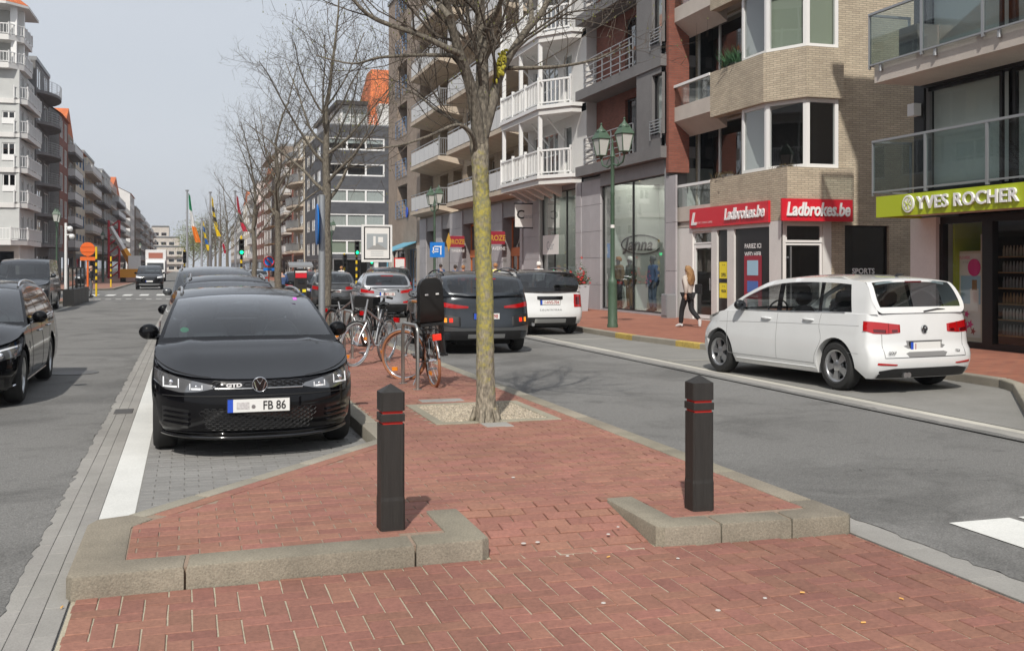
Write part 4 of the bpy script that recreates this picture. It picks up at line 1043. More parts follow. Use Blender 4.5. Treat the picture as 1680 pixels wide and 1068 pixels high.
rear(c, [(.34, .875), (.6, .87), (.87, .905)], [(.34, .91), (.6, .945), (.87, 1.0)], .72, '198', brake=([(-.2, 1.42), (.2, 1.42)], [(-.2, 1.44), (.2, 1.44)]), bump=(.27, .46))
for sd in (1, -1):
    l = c.patch('r', [(.50, .54), (.87, .54)], [(.50, .70), (.87, .77)], 'car_trim', 'corner_lamp', sides=(sd,), n=14, off=.014)
    c.patch('r', [(.63, .61), (.73, .61)], [(.63, .69), (.73, .69)], 'lamp_lit', 'light_segment', l, sides=(sd,), n=5, off=.016)
    c.patch('r', [(.74, .61), (.81, .61)], [(.74, .69), (.81, .70)], 'lamp_amber', 'light_segment', l, sides=(sd,), n=5, off=.016)
c.patch('r', [(-.86, .44), (.86, .44)], [(-.87, .55), (-.5, .50), (.5, .50), (.87, .55)], 'paint_grey', 'bumper_guard', off=.02, n=24); c.patch('r', [(-.4, .30), (.4, .30)], [(-.45, .38), (.45, .38)], 'satin_silver', 'skid_plate', off=.016, n=14)
c.rails(2.0, 3.5, 'car_trim', .05); seams_side(c, (1.3, 2.35, 3.2), .42)
# ---- white compact with black roof
MINI = dict(SUV, L=4.3, W=1.82, fo=.8, wb=2.67, Rw=.335, belt=[(0, .8), (.35, .9), (.8, 1.0), (1.2, 1.04), (2.5, 1.05), (4.0, 1.06), (4.5, 1.06)], cowl=(1.25, 1.04), roof=[(1.17, 1.04), (1.45, 1.24), (1.75, 1.44), (1.95, 1.51), (2.5, 1.55), (3.3, 1.54), (3.85, 1.49), (4.05, 1.32), (4.2, 1.06)], ws=(1.25, 1.85), rw=(3.9, 4.15),
    pairs=[(1.17, 1.17), (1.5, 1.6), (2.3, 2.3), (2.4, 2.4), (3.1, 3.08), (3.2, 3.18), (3.75, 3.7), (4.19, 4.18)], paint='paint_white', roofpaint='gloss_black', wprof=[(.2, .92), (.3, .965), (.42, .99), (.6, 1.), (.8, .995), (.95, .98), (1.1, .955), (1.3, .92)])
g = G(938, 547)
c = Car('parked_car', 'white compact car with black roof and roof rails parked beyond the lamp post', 'car', g.x - .82, g.y + 1.4, math.pi, MINI)
rear(c, [(.62, .68), (.86, .68)], [(.62, 1.0), (.86, .98)], .80, '1-HVS-704', bump=(.24, .44), inner=([(.66, .74), (.80, .74)], [(.66, .93), (.80, .93)], 'lamp_red_dark'))
c.patch('r', [(-.34, .87), (.34, .87)], [(-.32, .95), (.32, .95)], 'gloss_black', 'handle_strip', off=.02, n=10)
c.patch('r', [(-.45, .30), (.45, .30)], [(-.45, .40), (.45, .40)], 'satin_silver', 'skid_plate', off=.02, n=10)
fr = Fr((0, c.ry(0, .62) + .01), (-1, 0), (0, 1)); text_on(fr, 'COUNTRYMAN', .06, 0, .004, .60, 'car_trim', c.t, align='CENTER', space=1.5)
c.rails(2.0, 3.7, 'gloss_black', .07); MB().tube([(.45, c.yR - .3, .27), (.45, c.yR + .0, .27)], .04, 12).build('exhaust_pipe', 'satin_silver', c.t)
# ---- silver hatchback, grey car, black car ahead in the lane
HATCH = dict(ESTATE, L=4.3, roof=[(1.22, .93), (1.55, 1.12), (1.95, 1.33), (2.2, 1.41), (2.7, 1.455), (3.3, 1.44), (3.75, 1.38), (4.0, 1.2), (4.18, 1.0)], rw=(3.8, 4.13), belt=[(0, .72), (.35, .80), (.8, .89), (1.2, .935), (2.5, .96), (3.6, 1.0), (4.5, 1.01)],
    pairs=[(1.22, 1.22), (1.62, 1.8), (2.42, 2.44), (2.52, 2.52), (3.2, 3.15), (3.3, 3.22), (3.6, 3.5), (4.17, 4.16)])
c = Car('moving_car', 'silver hatchback with wide red lights in the queue behind the bicycles', 'car', AX(643, 34) , 34 + 2.1, math.pi + R(-4), dict(HATCH, paint='paint_silver'))
rear(c, [(.42, .80), (.85, .84)], [(.42, .88), (.85, .96)], .78, '1-BFZ-130', brake=([(-.2, 1.36), (.2, 1.36)], [(-.2, 1.385), (.2, 1.385)]), bump=(.2, .45))
c.patch('r', [(.5, .48), (.8, .5)], [(.5, .54), (.8, .57)], 'lamp_red', 'reflector', sides=(1, -1), n=6, off=.01)
c = Car('moving_car', 'dark grey hatchback ahead in the lane, half hidden by the grey sign post', 'car', AX(553, 41.5), 41.5 + 2, math.pi + R(-3), dict(HATCH, paint='paint_grey'))
rear(c, [(.42, .76), (.85, .80)], [(.42, .88), (.85, .94)], .72, '1-UFF-086', bump=(.2, .4))
c = Car('moving_car', 'black saloon at the head of the lane behind the parking meter', 'car', AX(499, 47), 47 + 2, math.pi + R(-2), dict(HATCH, paint='paint_black'))
rear(c, [(.42, .76), (.85, .80)], [(.42, .86), (.85, .92)], .72, '', bump=(.2, .4))
c = Car('parked_car', 'dark estate parked at the right kerb beyond the silver hatchback', 'car', AX(645, 46), 46 + 2.2, math.pi, dict(SUV, paint='paint_dark'))
rear(c, [(.5, .86), (.85, .88)], [(.5, .98), (.85, 1.0)], .75, '', bump=(.25, .45)); c.rails(2.2, 3.9, 'satin_silver', .05)
c = Car('far_car', 'silver saloon standing beyond the crossing, seen between the tree trunks', 'car', AX(424, 86), 88, math.pi, dict(HATCH, paint='paint_silver'))
rear(c, [(.42, .76), (.85, .80)], [(.42, .86), (.85, .92)], .72, '', bump=(.2, .4))
# ---- black saloon estate driving towards us at the left edge
MERC = dict(ESTATE, L=4.70, W=1.81, fo=.82, wb=2.84, Rw=.33, belt=[(0, .68), (.35, .75), (.8, .85), (1.3, .91), (2.6, .93), (4.0, .96), (4.9, .97)], cowl=(1.42, .91), roof=[(1.34, .91), (1.7, 1.10), (2.1, 1.29), (2.35, 1.365), (2.9, 1.42), (3.6, 1.41), (4.2, 1.34), (4.45, 1.18), (4.6, .97)], ws=(1.42, 2.22), rw=(4.25, 4.55),
    pairs=[(1.34, 1.34), (1.78, 2.0), (2.55, 2.58), (2.65, 2.66), (3.5, 3.5), (3.6, 3.58), (4.2, 4.0), (4.59, 4.58)], paint='paint_black', spokes=10, glass='car_glass', sglass='car_glass_dark')
pf = G(42, 662); pr = G(89, 622)
c = Car('moving_car', 'black estate car with chrome sill driving towards the viewer at the left edge', 'car', *loc_from(G(40, 661), R(0.5), .885, -2.35 + .82), R(.5), MERC)
for sd in (1, -1):
    h = c.patch('f', [(.45, .555), (.65, .54), (.88, .60)], [(.45, .63), (.65, .68), (.88, .735)], 'lamp_lens', 'headlight', sides=(sd,), n=18)
    c.patch('f', [(.47, .605), (.65, .65), (.86, .705)], [(.47, .622), (.65, .668), (.86, .722)], 'led_white', 'light_guide', h, sides=(sd,), off=.010, n=10)
    m = MB(); m.ball((sd * .7, c.fy(.7, .62) + .0, .61), (.04, .025, .04), 12, 8); m.build('projector_lens', 'chrome', h, smooth=60)
simple = c.patch('f', [(-.42, .42), (.42, .42)], [(-.45, .64), (.45, .64)], 'gloss_black', 'grille', off=.004, n=18)
c.patch('f', [(-.8, .22), (.8, .22)], [(-.75, .34), (.75, .34)], 'gloss_black', 'lower_grille', off=.003, n=18); c.plate('f', 0, .44, .5, .11, '')
seams_side(c, (1.5, 2.6, 3.6), .30); c.handle(c.yF + 2.35, .80, 'chrome'); c.handle(c.yF + 3.35, .82, 'chrome')
c.seam([(c.yA + c.ra + .03, .235), (c.yB - c.ra - .03, .235)], 'chrome', .014, name='chrome_sill')
c.seam([(c.yF + .45, .235), (c.yF + .5, .25)], 'chrome', .012, name='chrome_trim')
for sd in (1, -1): MB().tube([(sd * (c.Xs(yy, c.zt(yy)) + .004), yy, c.zt(yy) + .016) for yy in [c.yF + 1.8 + 2.35 * k / 16 for k in range(17)]], .008, 6).build('window_trim', 'chrome', c.t, smooth=60)
c.rails(2.4, 4.1, 'chrome', .03)
# ---- dark van at the left kerb
VAN = dict(L=5.0, W=1.95, fo=.95, wb=2.95, Rw=.335, sill=.26, belt=[(0, .92), (.3, 1.02), (.6, 1.10), (.95, 1.17), (2.5, 1.2), (4, 1.2), (5.2, 1.2)], cowl=(.98, 1.17), roof=[(.9, 1.17), (1.2, 1.42), (1.55, 1.72), (1.8, 1.86), (2.2, 1.93), (3.2, 1.95), (4.5, 1.93), (4.8, 1.84), (4.92, 1.21)], ws=(.98, 1.66), rw=(4.84, 4.9), crown=.04,
    front=[(.2, .10), (.35, .02), (.5, .0), (.7, .02), (.9, .07), (1.1, .16)], rear=[(.2, .06), (.4, 0), (.8, .0), (1.2, .04)], wprof=[(.2, .92), (.35, .97), (.55, 1.), (.9, .99), (1.2, .97), (1.4, .95)],
    pairs=[(.9, .9), (1.15, 1.3), (1.95, 1.95), (2.1, 2.1), (3.0, 3.0), (3.15, 3.15), (4.5, 4.5), (4.91, 4.9)], win=[0, 1, 0, 1, 0, 2, 0], sglass='car_glass_dark', cF=.7, nF=2.6, tumble=.10, tcurv=.08, paint='paint_dark', frame=.1, sillh=.03, miry=.35, mirz=.16)
g = G(83, 512); c = Car('parked_van', 'dark grey passenger van parked at the left kerb behind the black estate', 'van', *loc_from(g, R(1), .955, -2.5 + .95), R(1), VAN)
simple_front(c, .78, .98, x0=.5, x1=.92, plate=(.45, ''), gz=(.62, .86), gx=.46); seams_side(c, (1.0, 2.0, 3.1), .42); c.seam([(c.yF + .9, .95), (c.yF + 3, 1.0), (c.yF + 4.4, 1.0)], 'seam', .004)
# ---- black off-roader coming up from the crossing
g = G(244, 475.5)
BIGS = dict(SUV, L=5.0, W=2.0, fo=.92, wb=3.0, belt=[(0, .98), (.35, 1.05), (.8, 1.10), (1.3, 1.14), (2.5, 1.16), (4.2, 1.18), (5.2, 1.18)], cowl=(1.4, 1.14), roof=[(1.32, 1.14), (1.7, 1.40), (2.05, 1.62), (2.3, 1.71), (2.8, 1.76), (3.9, 1.75), (4.5, 1.69), (4.75, 1.5), (4.9, 1.19)], ws=(1.4, 2.16), rw=(4.55, 4.84), Rw=.38, sill=.3, front=[(.2, .15), (.3, .04), (.5, .0), (.8, .01), (.95, .05), (1.1, .16)],
    pairs=[(1.32, 1.32), (1.7, 1.9), (2.55, 2.58), (2.65, 2.66), (3.5, 3.5), (3.6, 3.58), (4.4, 4.3), (4.89, 4.88)], paint='paint_black', nF=3.)
c = Car('moving_car', 'black off-road car with bright headlights coming through the far crossing', 'car', g.x, g.y + 2.4, R(1), BIGS)
simple_front(c, .84, 1.0, 'lamp_white', .55, .95, plate=(.62, ''), gz=(.68, .95), gx=.5)
c.patch('f', [(-.8, .32), (.8, .32)], [(-.7, .45), (.7, .45)], 'satin_silver', 'skid_plate', off=.01, n=12)
# ---- white box lorry far down the street
bx_ = AX(254, 128); lt = thing('box_lorry', 'white box lorry with lettered cab far down the left lane', 'lorry', (bx_, 130, 0.), 0)
mat('lorry_white', (.7, .7, .7), .5); mat('print_brown', (.35, .12, .08), .6)
m = MB(); m.bev(-1.15, 1.15, 1.4, 7.5, 1., 3.75, .04); m.build('cargo_box', 'lorry_white', lt)
m = MB(); rows = [[(x, y, z) for x in (-1.05, -.5, .5, 1.05)] for y, z in ((-.1, .5), (-.18, .9), (-.1, 1.35), (.12, 2.25), (.5, 2.55), (1.3, 2.6))]
m.grid(rows); m.add([(sx * 1.05, y, z) for sx in (1,) for y, z in ((-.1, .5), (-.18, .9), (-.1, 1.35), (.12, 2.25), (.5, 2.55), (1.3, 2.6), (1.3, .5))], [tuple(range(7))]); m.add([(-1.05, y, z) for y, z in ((-.1, .5), (-.18, .9), (-.1, 1.35), (.12, 2.25), (.5, 2.55), (1.3, 2.6), (1.3, .5))], [tuple(range(6, -1, -1))]); m.build('cab', 'lorry_white', lt)
MB().add([(-.95, -.12, 1.4), (.95, -.12, 1.4), (.9, .09, 2.2), (-.9, .09, 2.2)], [(0, 1, 2, 3)]).build('windscreen', 'car_glass_dark', lt)
MB().box(-.8, .8, 1.36, 1.395, 2.75, 3.4).build('roof_sign', 'print_brown', lt)
MB().box(-.9, .9, .6, 7.2, .5, .98).build('chassis', 'underside', lt)
for sx in (1, -1):
    for yy in (1.0, 5.9):
        mm = MB(); mm.lathe([(.2, -.12), (.44, -.12), (.46, -.08), (.46, .08), (.44, .12), (.2, .12)], (sx * .95, yy, .46), 20, 'x'); w_ = mm.build('wheel', 'rubber', lt, smooth=40)
        MB().lathe([(0, sx * .1), (.25, sx * .1)], (sx * .95, yy, .46), 14, 'x').build('rim', 'satin_silver', w_)
# ------------------------------------------------------------------ buildings
brickmat('beige_brick', (.53, .45, .335), (.42, .35, .26), (.28, .25, .2), .21, .055, .008, .6)
brickmat('tan_brick', (.42, .33, .23), (.34, .26, .18), (.36, .31, .25), .21, .06, .009, .4)
brickmat('brown_brick', (.33, .255, .20), (.27, .205, .16), (.28, .24, .2), .21, .06, .009, .4)
brickmat('red_brick', (.27, .085, .055), (.2, .06, .04), (.16, .09, .07), .21, .06, .008, .4)
brickmat('grey_brick', (.32, .31, .30), (.26, .255, .25), (.3, .29, .28), .21, .06, .008, .3)
brickmat('dark_slate', (.085, .088, .098), (.07, .073, .083), (.05, .05, .055), .6, .3, .006, .3)
brickmat('roof_tiles', (.62, .17, .05), (.50, .13, .045), (.26, .07, .03), .25, .3, .012, .6)
mat('granite', (.40, .385, .40), .55, var=.18, vs=90, dirt=.12, rand=.05)
mat('granite_dark', (.26, .25, .255), .55, var=.18, vs=90, dirt=.15)
mat('concrete_light', (.52, .47, .42), .85, var=.12, vs=40, bump=.2, bs=120, dirt=.15)
mat('concrete_beige', (.52, .44, .35), .85, var=.12, vs=30, dirt=.18)
mat('concrete_grey', (.17, .165, .165), .8, var=.15, vs=30, dirt=.15)
mat('white_wall', (.66, .65, .63), .75, var=.05, vs=20, dirt=.08)
mat('pale_grey', (.50, .51, .50), .75, var=.08, vs=20, dirt=.1)
mat('cream', (.58, .52, .42), .8, var=.08, vs=20, dirt=.12)
mat('white_frame', (.74, .74, .73), .45); mat('cream_frame', (.62, .57, .47), .5); mat('black_frame', (.012, .011, .012), .35, spec=.4)
mat('grey_metal', (.42, .43, .44), .4, metal=.7); mat('rail_steel', (.45, .46, .47), .35, metal=.8); mat('rail_blue', (.12, .22, .38), .5)
mat('panel_grey', (.60, .60, .60), .5); mat('panel_trans', (.45, .47, .48), .3)
mat('interior_dark', (.012, .012, .013), .9); mat('interior_grey', (.30, .30, .295), .8); mat('interior_light', (.44, .46, .44), .8); mat('interior_floor', (.35, .34, .32), .7)  # interior_dark: gloom of unlit rooms put into the colour of solid cores
mat('curtain', (.62, .63, .60), .9, var=.15, vs=8, stretch=(3, 3, .1)); mat('blind', (.66, .69, .67), .7); mat('blind_green', (.42, .46, .36), .7)
mat('sign_red', (.60, .015, .03), .4); mat('sign_green', (.42, .50, .02), .45); mat('letter_white', (.80, .80, .80), .4)
mat('yellow_sheet', (.8, .68, .03), .5); mat('orange_paint', (.60, .16, .035), .45); mat('roof_dark', (.05, .045, .045), .7); mat('zinc', (.28, .29, .3), .5, metal=.4)
mat('print_red', (.30, .02, .04), .5); mat('print_blue', (.08, .16, .45), .5); mat('print_sky', (.35, .55, .70), .5); mat('print_pink', (.75, .03, .25), .5); mat('paper', (.75, .74, .72), .6); mat('wood', (.30, .18, .08), .6)
mat('print_grey', (.35, .38, .40), .5); mat('gold', (.65, .38, .06), .4, metal=.3); mat('awning_blue', (.12, .33, .45), .7)
glassmat('window_glass', (.70, .74, .74), .09, wob=.03); glassmat('shop_glass', (.86, .9, .88), .06, wob=.01); glassmat('balcony_glass', (.80, .85, .85), .06)
glassmat('dark_glass', (.25, .27, .28), .09, wob=.03); glassmat('mirror_glass_pane', (.82, .89, .86), .09, wob=.01)

def RF(X): return Fr((X, 0), (0, 1), (-1, 0))     # facade along the street on the right, a = y
def LF(X): return Fr((X, 0), (0, 1), (1, 0))
def CF(Y): return Fr((0, Y), (1, 0), (0, -1))     # facade facing the viewer, a = x
def wall(b, fr, a0, a1, z0, z1, ops, m, rev=.2, name='wall', lab=None):
    us = sorted(set([a0, a1] + [o[0] for o in ops] + [o[1] for o in ops])); zs = sorted(set([z0, z1] + [o[2] for o in ops] + [o[3] for o in ops])); mb = MB()
    us = [u for u in us if a0 - 1e-6 <= u <= a1 + 1e-6]; zs = [z for z in zs if z0 - 1e-6 <= z <= z1 + 1e-6]
    for i in range(len(us) - 1):
        for j in range(len(zs) - 1):
            um, zm = (us[i] + us[i + 1]) / 2, (zs[j] + zs[j + 1]) / 2
            if any(o[0] < um < o[1] and o[2] < zm < o[3] for o in ops): continue
            mb.quad(fr.p(us[i], 0, zs[j]), fr.p(us[i + 1], 0, zs[j]), fr.p(us[i + 1], 0, zs[j + 1]), fr.p(us[i], 0, zs[j + 1]))
    for (p, q, r, s) in [o[:4] for o in ops]:
        ring = [(p, r), (q, r), (q, s), (p, s)]
        for k in range(4):
            (c, d), (e, f) = ring[k], ring[(k + 1) % 4]; mb.quad(fr.p(c, 0, d), fr.p(e, 0, f), fr.p(e, -rev, f), fr.p(c, -rev, d))
    return mb.build(name, m, b, merge=1e-4, label=lab)
def win(b, fr, a0, a1, z0, z1, m='white_frame', nx=1, nz=1, dep=-.12, fw=.06, glass='window_glass', cur=None, curf=1., name='window', fd=.06):
    mb = MB(); xs = [a0 + (a1 - a0) * k / nx for k in range(nx + 1)]; zs = [z0 + (z1 - z0) * k / nz for k in range(nz + 1)] if isinstance(nz, int) else [z0 + (z1 - z0) * k for k in nz]
    for k, x in enumerate(xs):
        l, r = (x, x + fw) if k == 0 else ((x - fw, x) if k == nx else (x - fw * .6, x + fw * .6)); mb.fbox(fr, l, r, dep - fd, dep, z0, z1)
    for k, z in enumerate(zs):
        l, h = (z, z + fw) if k == 0 else ((z - fw, z) if k == len(zs) - 1 else (z - fw * .5, z + fw * .5)); mb.fbox(fr, a0 + .001, a1 - .001, dep - fd + .003, dep - .003, l, h)
    w = mb.build(name, m, b)
    for k in range(nx):
        p, q = xs[k] + fw * .5, xs[k + 1] - fw * .5
        MB().quad(fr.p(p, dep - fd * .5, z0 + fw * .5), fr.p(q, dep - fd * .5, z0 + fw * .5), fr.p(q, dep - fd * .5, z1 - fw * .5), fr.p(p, dep - fd * .5, z1 - fw * .5)).build('pane', glass, w)
    if cur:
        n = max(6, int((a1 - a0) / .08)); zb = z1 - (z1 - z0) * curf; cm = MB(); amp = .02 if cur.startswith('curtain') else 0.
        pts = [(a0 + (a1 - a0) * k / n, dep - fd - .09 + amp * (k % 2)) for k in range(n + 1)]
        cm.grid([[fr.p(p[0], p[1], zb) for p in pts], [fr.p(p[0], p[1], z1) for p in pts]]); cm.build('curtain' if cur.startswith('curtain') else 'blind', cur, w)
    return w
def slab(b, fr, a0, a1, b0, b1, z0, z1, m, name='balcony_slab'): return MB().fbox(fr, a0, a1, b0, b1, z0, z1).build(name, m, b)
def polyrail(b, pts, z0, z1, style, m, m2=None, step=.11, name='railing'):
    """railing along plan points"""
    P = [Vector((p[0], p[1], 0)) for p in pts]; up = Vector((0, 0, 1)); rail = MB(); bal = MB(); pan = []
    for a, b2 in zip(P, P[1:]):
        d = b2 - a; L = d.length; t = d / L; n = Vector((t.y, -t.x, 0))
        def bx(mb, s0, s1, w, zz0, zz1): mb.hexa([a + t * s0 - n * w + up * zz0, a + t * s1 - n * w + up * zz0, a + t * s1 + n * w + up * zz0, a + t * s0 + n * w + up * zz0, a + t * s0 - n * w + up * zz1, a + t * s1 - n * w + up * zz1, a + t * s1 + n * w + up * zz1, a + t * s0 + n * w + up * zz1])
        if style == 'baluster':
            bx(rail, 0, L, .035, z1 - .07, z1); bx(rail, 0, L, .025, z0 + .08, z0 + .13); k = step
            while k < L: bx(bal, k - .018, k + .018, .018, z0 + .13, z1 - .07); k += step
            np_ = max(1, round(L / 1.5))
            for q in range(np_ + 1): bx(rail, max(0, L * q / np_ - .05), min(L, L * q / np_ + .05), .055, z0, z1 + .1)
        elif style == 'bars':
            for q in range(5): zz = z0 + .12 + (z1 - z0 - .12) * q / 4; bx(rail, 0, L, .014 if q < 4 else .025, zz - .025, zz)
            np_ = max(1, round(L / 1.1))
            for q in range(np_ + 1): bx(rail, max(0, L * q / np_ - .02), min(L, L * q / np_ + .02), .02, z0 - .1, z1)
        elif style == 'panel':
            bx(rail, 0, L, .025, z1 - .05, z1); np_ = max(1, round(L / 1.25))
            for q in range(np_ + 1): bx(rail, max(0, L * q / np_ - .02), min(L, L * q / np_ + .02), .02, z0, z1)
            for q in range(np_):
                m_ = MB(); bx(m_, L * q / np_ + .03, L * (q + 1) / np_ - .03, .02, z0 + .07, z1 - .17); pan.append(m_)
        elif style == 'glass':
            bx(rail, 0, L, .03, z1 - .045, z1); bx(rail, 0, L, .02, z0 + .06, z0 + .09); np_ = max(1, round(L / 1.6))
            for q in range(np_ + 1): bx(rail, max(0, L * q / np_ - .03), min(L, L * q / np_ + .03), .025, z0, z1 - .01)
            for q in range(np_):
                m_ = MB(); bx(m_, L * q / np_ + .03, L * (q + 1) / np_ - .03, .006, z0 + .1, z1 - .05); pan.append(m_)
    r = rail.build(name, m, b)
    if bal.v: bal.build('balusters', m, r, kind='stuff')
    for p in pan: p.build('panel', m2 or m, r)
    return r
def box_part(b, name, m, x0, x1, y0, y1, z0, z1): return MB().box(x0, x1, y0, y1, z0, z1).build(name, m, b)

# ================================================================== green-signed shop at right
b = wthing('shop_building', 'building at right with lime green shop sign and glass balconies', 'building', (14.3, 18.2, 0))
f = RF(14.3); YN, YE = 7., 18.25
wall(b, f, YN, YE, 3.07, 12, [(YN + .2, 17.95, 3.2, 5.3), (YN + .2, 17.95, 5.85, 8.1), (YN + .2, 17.95, 8.7, 11)], 'black_frame', .3)
MB().box(15.4, 22, YN, YE - .02, .0, 12).build('dark_core', 'interior_dark', b)
MB().box(14.31, 22.2, YE - .015, YE, 0, 12.02).build('party_wall', 'concrete_light', b)
y0, y1 = AY(1541, 14.3), YE
MB().box(14.22, 14.9, y0, YE + .01, HI - .01, 2.66).build('pilaster', 'white_wall', b)
# shop front
yy = [y0, AY(1611, 14.3), AY(1628, 14.3), AY(1680, 14.3), 13., 11, 9, YN]
fm = MB(); fm.fbox(f, YN, y0, -.12, -.02, 2.52, 2.66); fm.fbox(f, YN, y0, -.12, -.02, HI - .01, .24)
for a in (yy[0] - .1, yy[2], yy[3] - .35, 13., 11., 9.): fm.fbox(f, a, a + (.12 if a != yy[2] else yy[1] - yy[2]), -.13, .0, .24, 2.52)
sf = fm.build('shop_front', 'black_frame', b)
ed = [yy[0] - .1, yy[1]], [yy[2], yy[3] - .23], [yy[3] - .35, 13.12]
for a, c_ in ed: MB().quad(f.p(c_, -.07, .24), f.p(a, -.07, .24), f.p(a, -.07, 2.52), f.p(c_, -.07, 2.52)).build('pane', 'shop_glass', sf)
MB().box(14.45, 20, YN, YE - .3, HI - .01, HI + .02).build('shop_floor', 'interior_floor', b)
MB().box(14.5, 20, YN, YE - .3, 2.6, 2.68).build('shop_ceiling', 'interior_grey', b)
MB().box(14.5, 15.35, y0 - .2, y0 - .15, HI, 2.6).build('display_wall', 'sign_green', b)
# poster stand and shelves seen through the glass
pa, pb_ = AY(1573, 14.62), AY(1612, 14.62); fp = RF(14.62)
po = wthing('advert_panel', 'tall flower poster on a stand behind the shop window', 'poster', (14.62, pb_, HI + .02))
MB().fbox(fp, pb_ - .05, pa + .03, -.05, 0, HI + .02, 1.98).build('frame', 'cream_frame', po)
def pr_(z0, z1, u0, u1, m, n='print', d=.004): MB().fbox(fp, pa + (pb_ - pa) * u1, pa + (pb_ - pa) * u0, -.001, d, z0, z1).build(n, m, po)
pr_(.3, 1.93, .02, .98, 'paper', 'sheet', .003); pr_(.95, 1.5, .1, .95, 'print_sky', d=.006); pr_(.8, 1.25, .5, .85, 'paper', d=.008); pr_(1.22, 1.42, .58, .78, 'wood', d=.010)
text_on(fp, 'FLOWERS', .09, pa - .03, .006, 1.82, 'print_pink', po, flip=True, sx=.75); text_on(fp, 'IN THE CITY', .06, pa - .12, .006, 1.74, 'print_grey', po, flip=True, sx=.8)
MB().lathe([(0, 0), (.17, 0), (.17, .01)], (14.60, pa + (pb_ - pa) * .68, 1.66), 18, 'x').build('badge', 'print_pink', po)
for k, (u, z, r) in enumerate(((.18, .62, .10), (.3, .5, .12), (.2, .38, .09), (.5, .55, .10), (.62, .42, .08), (.35, .75, .08))):
    mb = MB(); cyy = pa + (pb_ - pa) * u
    pts = [(14.612 - .0, cyy + r * (1 if j % 2 else .45) * math.cos(j * math.pi / 5), z + r * (1 if j % 2 else .45) * math.sin(j * math.pi / 5)) for j in range(10)]; mb.add(pts, [tuple(range(10))]); mb.build('flower_print', 'print_pink' if k % 2 else 'print_red', po)
sh = wthing('display_shelf', 'cosmetics shelves with rows of small bottles inside the green-signed shop', 'shelf', (14.9, AY(1665, 14.9), HI + .02))
a0, a1 = AY(1680, 14.9) - .6, AY(1636, 14.9)
MB().box(15.1, 15.14, a0, a1, HI + .02, 2.1).build('back_board', 'interior_dark', sh)
for k in range(6):
    z = .35 + .3 * k; MB().box(14.85, 15.1, a0, a1, z, z + .025).build('shelf_board', 'wood', sh); y = a0 + .05
    bt = MB()
    while y < a1 - .05:
        bt.lathe([(.026, z + .025), (.026, z + .025 + rnd.uniform(.08, .17)), (.012, z + .21), (.012, z + .23)], (14.95, y, 0), 7); y += .085
    bt.build('bottles', ['concrete_grey', 'interior_light', 'wood', 'granite_dark', 'interior_grey', 'concrete_beige'][k], sh, kind='stuff')
MB().box(14.6, 14.8, a1 + .02, a1 + .1, HI + .02, 2.3).build('pillar', 'cream_frame', sh)
# green sign canopy
f2 = RF(13.2); ys_ = AY(1440, 13.2)
MB().box(13.2, 14.28, YN, ys_, 2.70, 3.02).build('canopy', 'white_wall', b)
MB().box(13.17, 13.199, YN, ys_ + .01, 2.655, 3.07).build('sign_board', 'sign_green', b, label='lime green sign board with white raised lettering')
MB().box(13.22, 14.25, ys_ + .001, ys_ + .03, 2.655, 3.07).build('sign_end', 'sign_green', b)
fl = RF(13.165); ya = AY(1506, 13.165); yb_ = AY(1673, 13.165)
t_ = textmesh('YVES ROCHER', .33, .02, bold=.005, space=1.06); wd_ = max(p[0] for p in t_.v); k_ = (ya - yb_) / wd_
t_.v = [tuple(fl.p(ya - p[0] * k_, p[2] + .02, 2.765 + p[1])) for p in t_.v]; t_.build('lettering', 'letter_white', b)
cyl = AY(1491, 13.165); MB().lathe([(0, -.025), (.165, -.025), (.17, 0.)], (13.165, cyl, 2.875), 28, 'x').build('emblem', 'letter_white', b)
le = MB()
for s_ in ([(-.09, -.07), (-.02, .0), (.03, .1)], [(.02, -.11), (.0, -.03), (-.09, .05)], [(.0, -.02), (.09, .06)], [(.03, .0), (.1, -.05)]): le.tube([(13.136, cyl - p[0], 2.875 + p[1]) for p in s_], .007, 5)
le.tube([(13.137, cyl + .125 * math.cos(q), 2.875 + .125 * math.sin(q)) for q in [2 * math.pi * k / 24 for k in range(24)]], .005, 5, True); le.build('emblem_leaf', 'sign_green', b)
# first floor windows and balcony
for (zf, zt_) in ((3.2, 5.3), (5.85, 8.1), (8.7, 11.)):
    e = [AY(1516, 14.4), AY(1644, 14.4), AY(1661, 14.4), 12.6, 12.4, 9.6]
    for a, c_ in ((e[1], e[0]), (e[3], e[2]), (e[5], e[4])): win(b, f, a, c_, zf, zt_, 'black_frame', 1, 1, -.1, .07, 'shop_glass', cur='blind', curf=.97)
    MB().fbox(f, e[0] + .01, 17.94, -.2, -.06, zf, zt_).build('pier', 'granite_dark', b)
    bl = MB()
polyrail(b, [(14.2, 18.2), (13.27, 18.2), (13.27, YN)], 3.10, 4.22, 'glass', 'grey_metal', 'balcony_glass')
for zz in (5.36, 8.2):
    MB().box(13.2, 14.29, YN, 18.05, zz, zz + .36).build('balcony_slab', 'concrete_light', b)
    polyrail(b, [(14.1, 18.12), (13.13, 18.12), (13.13, YN)], zz + .28, zz + 1.4, 'glass', 'grey_metal', 'balcony_glass')
    for k in range(6): MB().lathe([(.035, zz + .2), (.035, zz + .34)], (13.16, 17.8 - k * 1.6, 0), 10).build('rail_foot', 'grey_metal', b)
MB().box(13.4, 13.9, 17.0, 17.55, 5.73, 6.35).build('planter', 'concrete_grey', b)
MB().box(14.1, 14.28, 18.0, 18.2, 4.75, 5.0).build('alarm_box', 'white_frame', b)
MB().box(13.5, 22.3, YN, YE, 12.03, 12.3).build('roof', 'zinc', b)

# ================================================================== beige brick corner building, red signs
b = wthing('brick_building', 'beige brick corner building with red betting shop signs and white bay windows', 'building', (14.4, 23.5, 0))
fs = RF(14.4); fc = CF(23.45); YB = 29.95
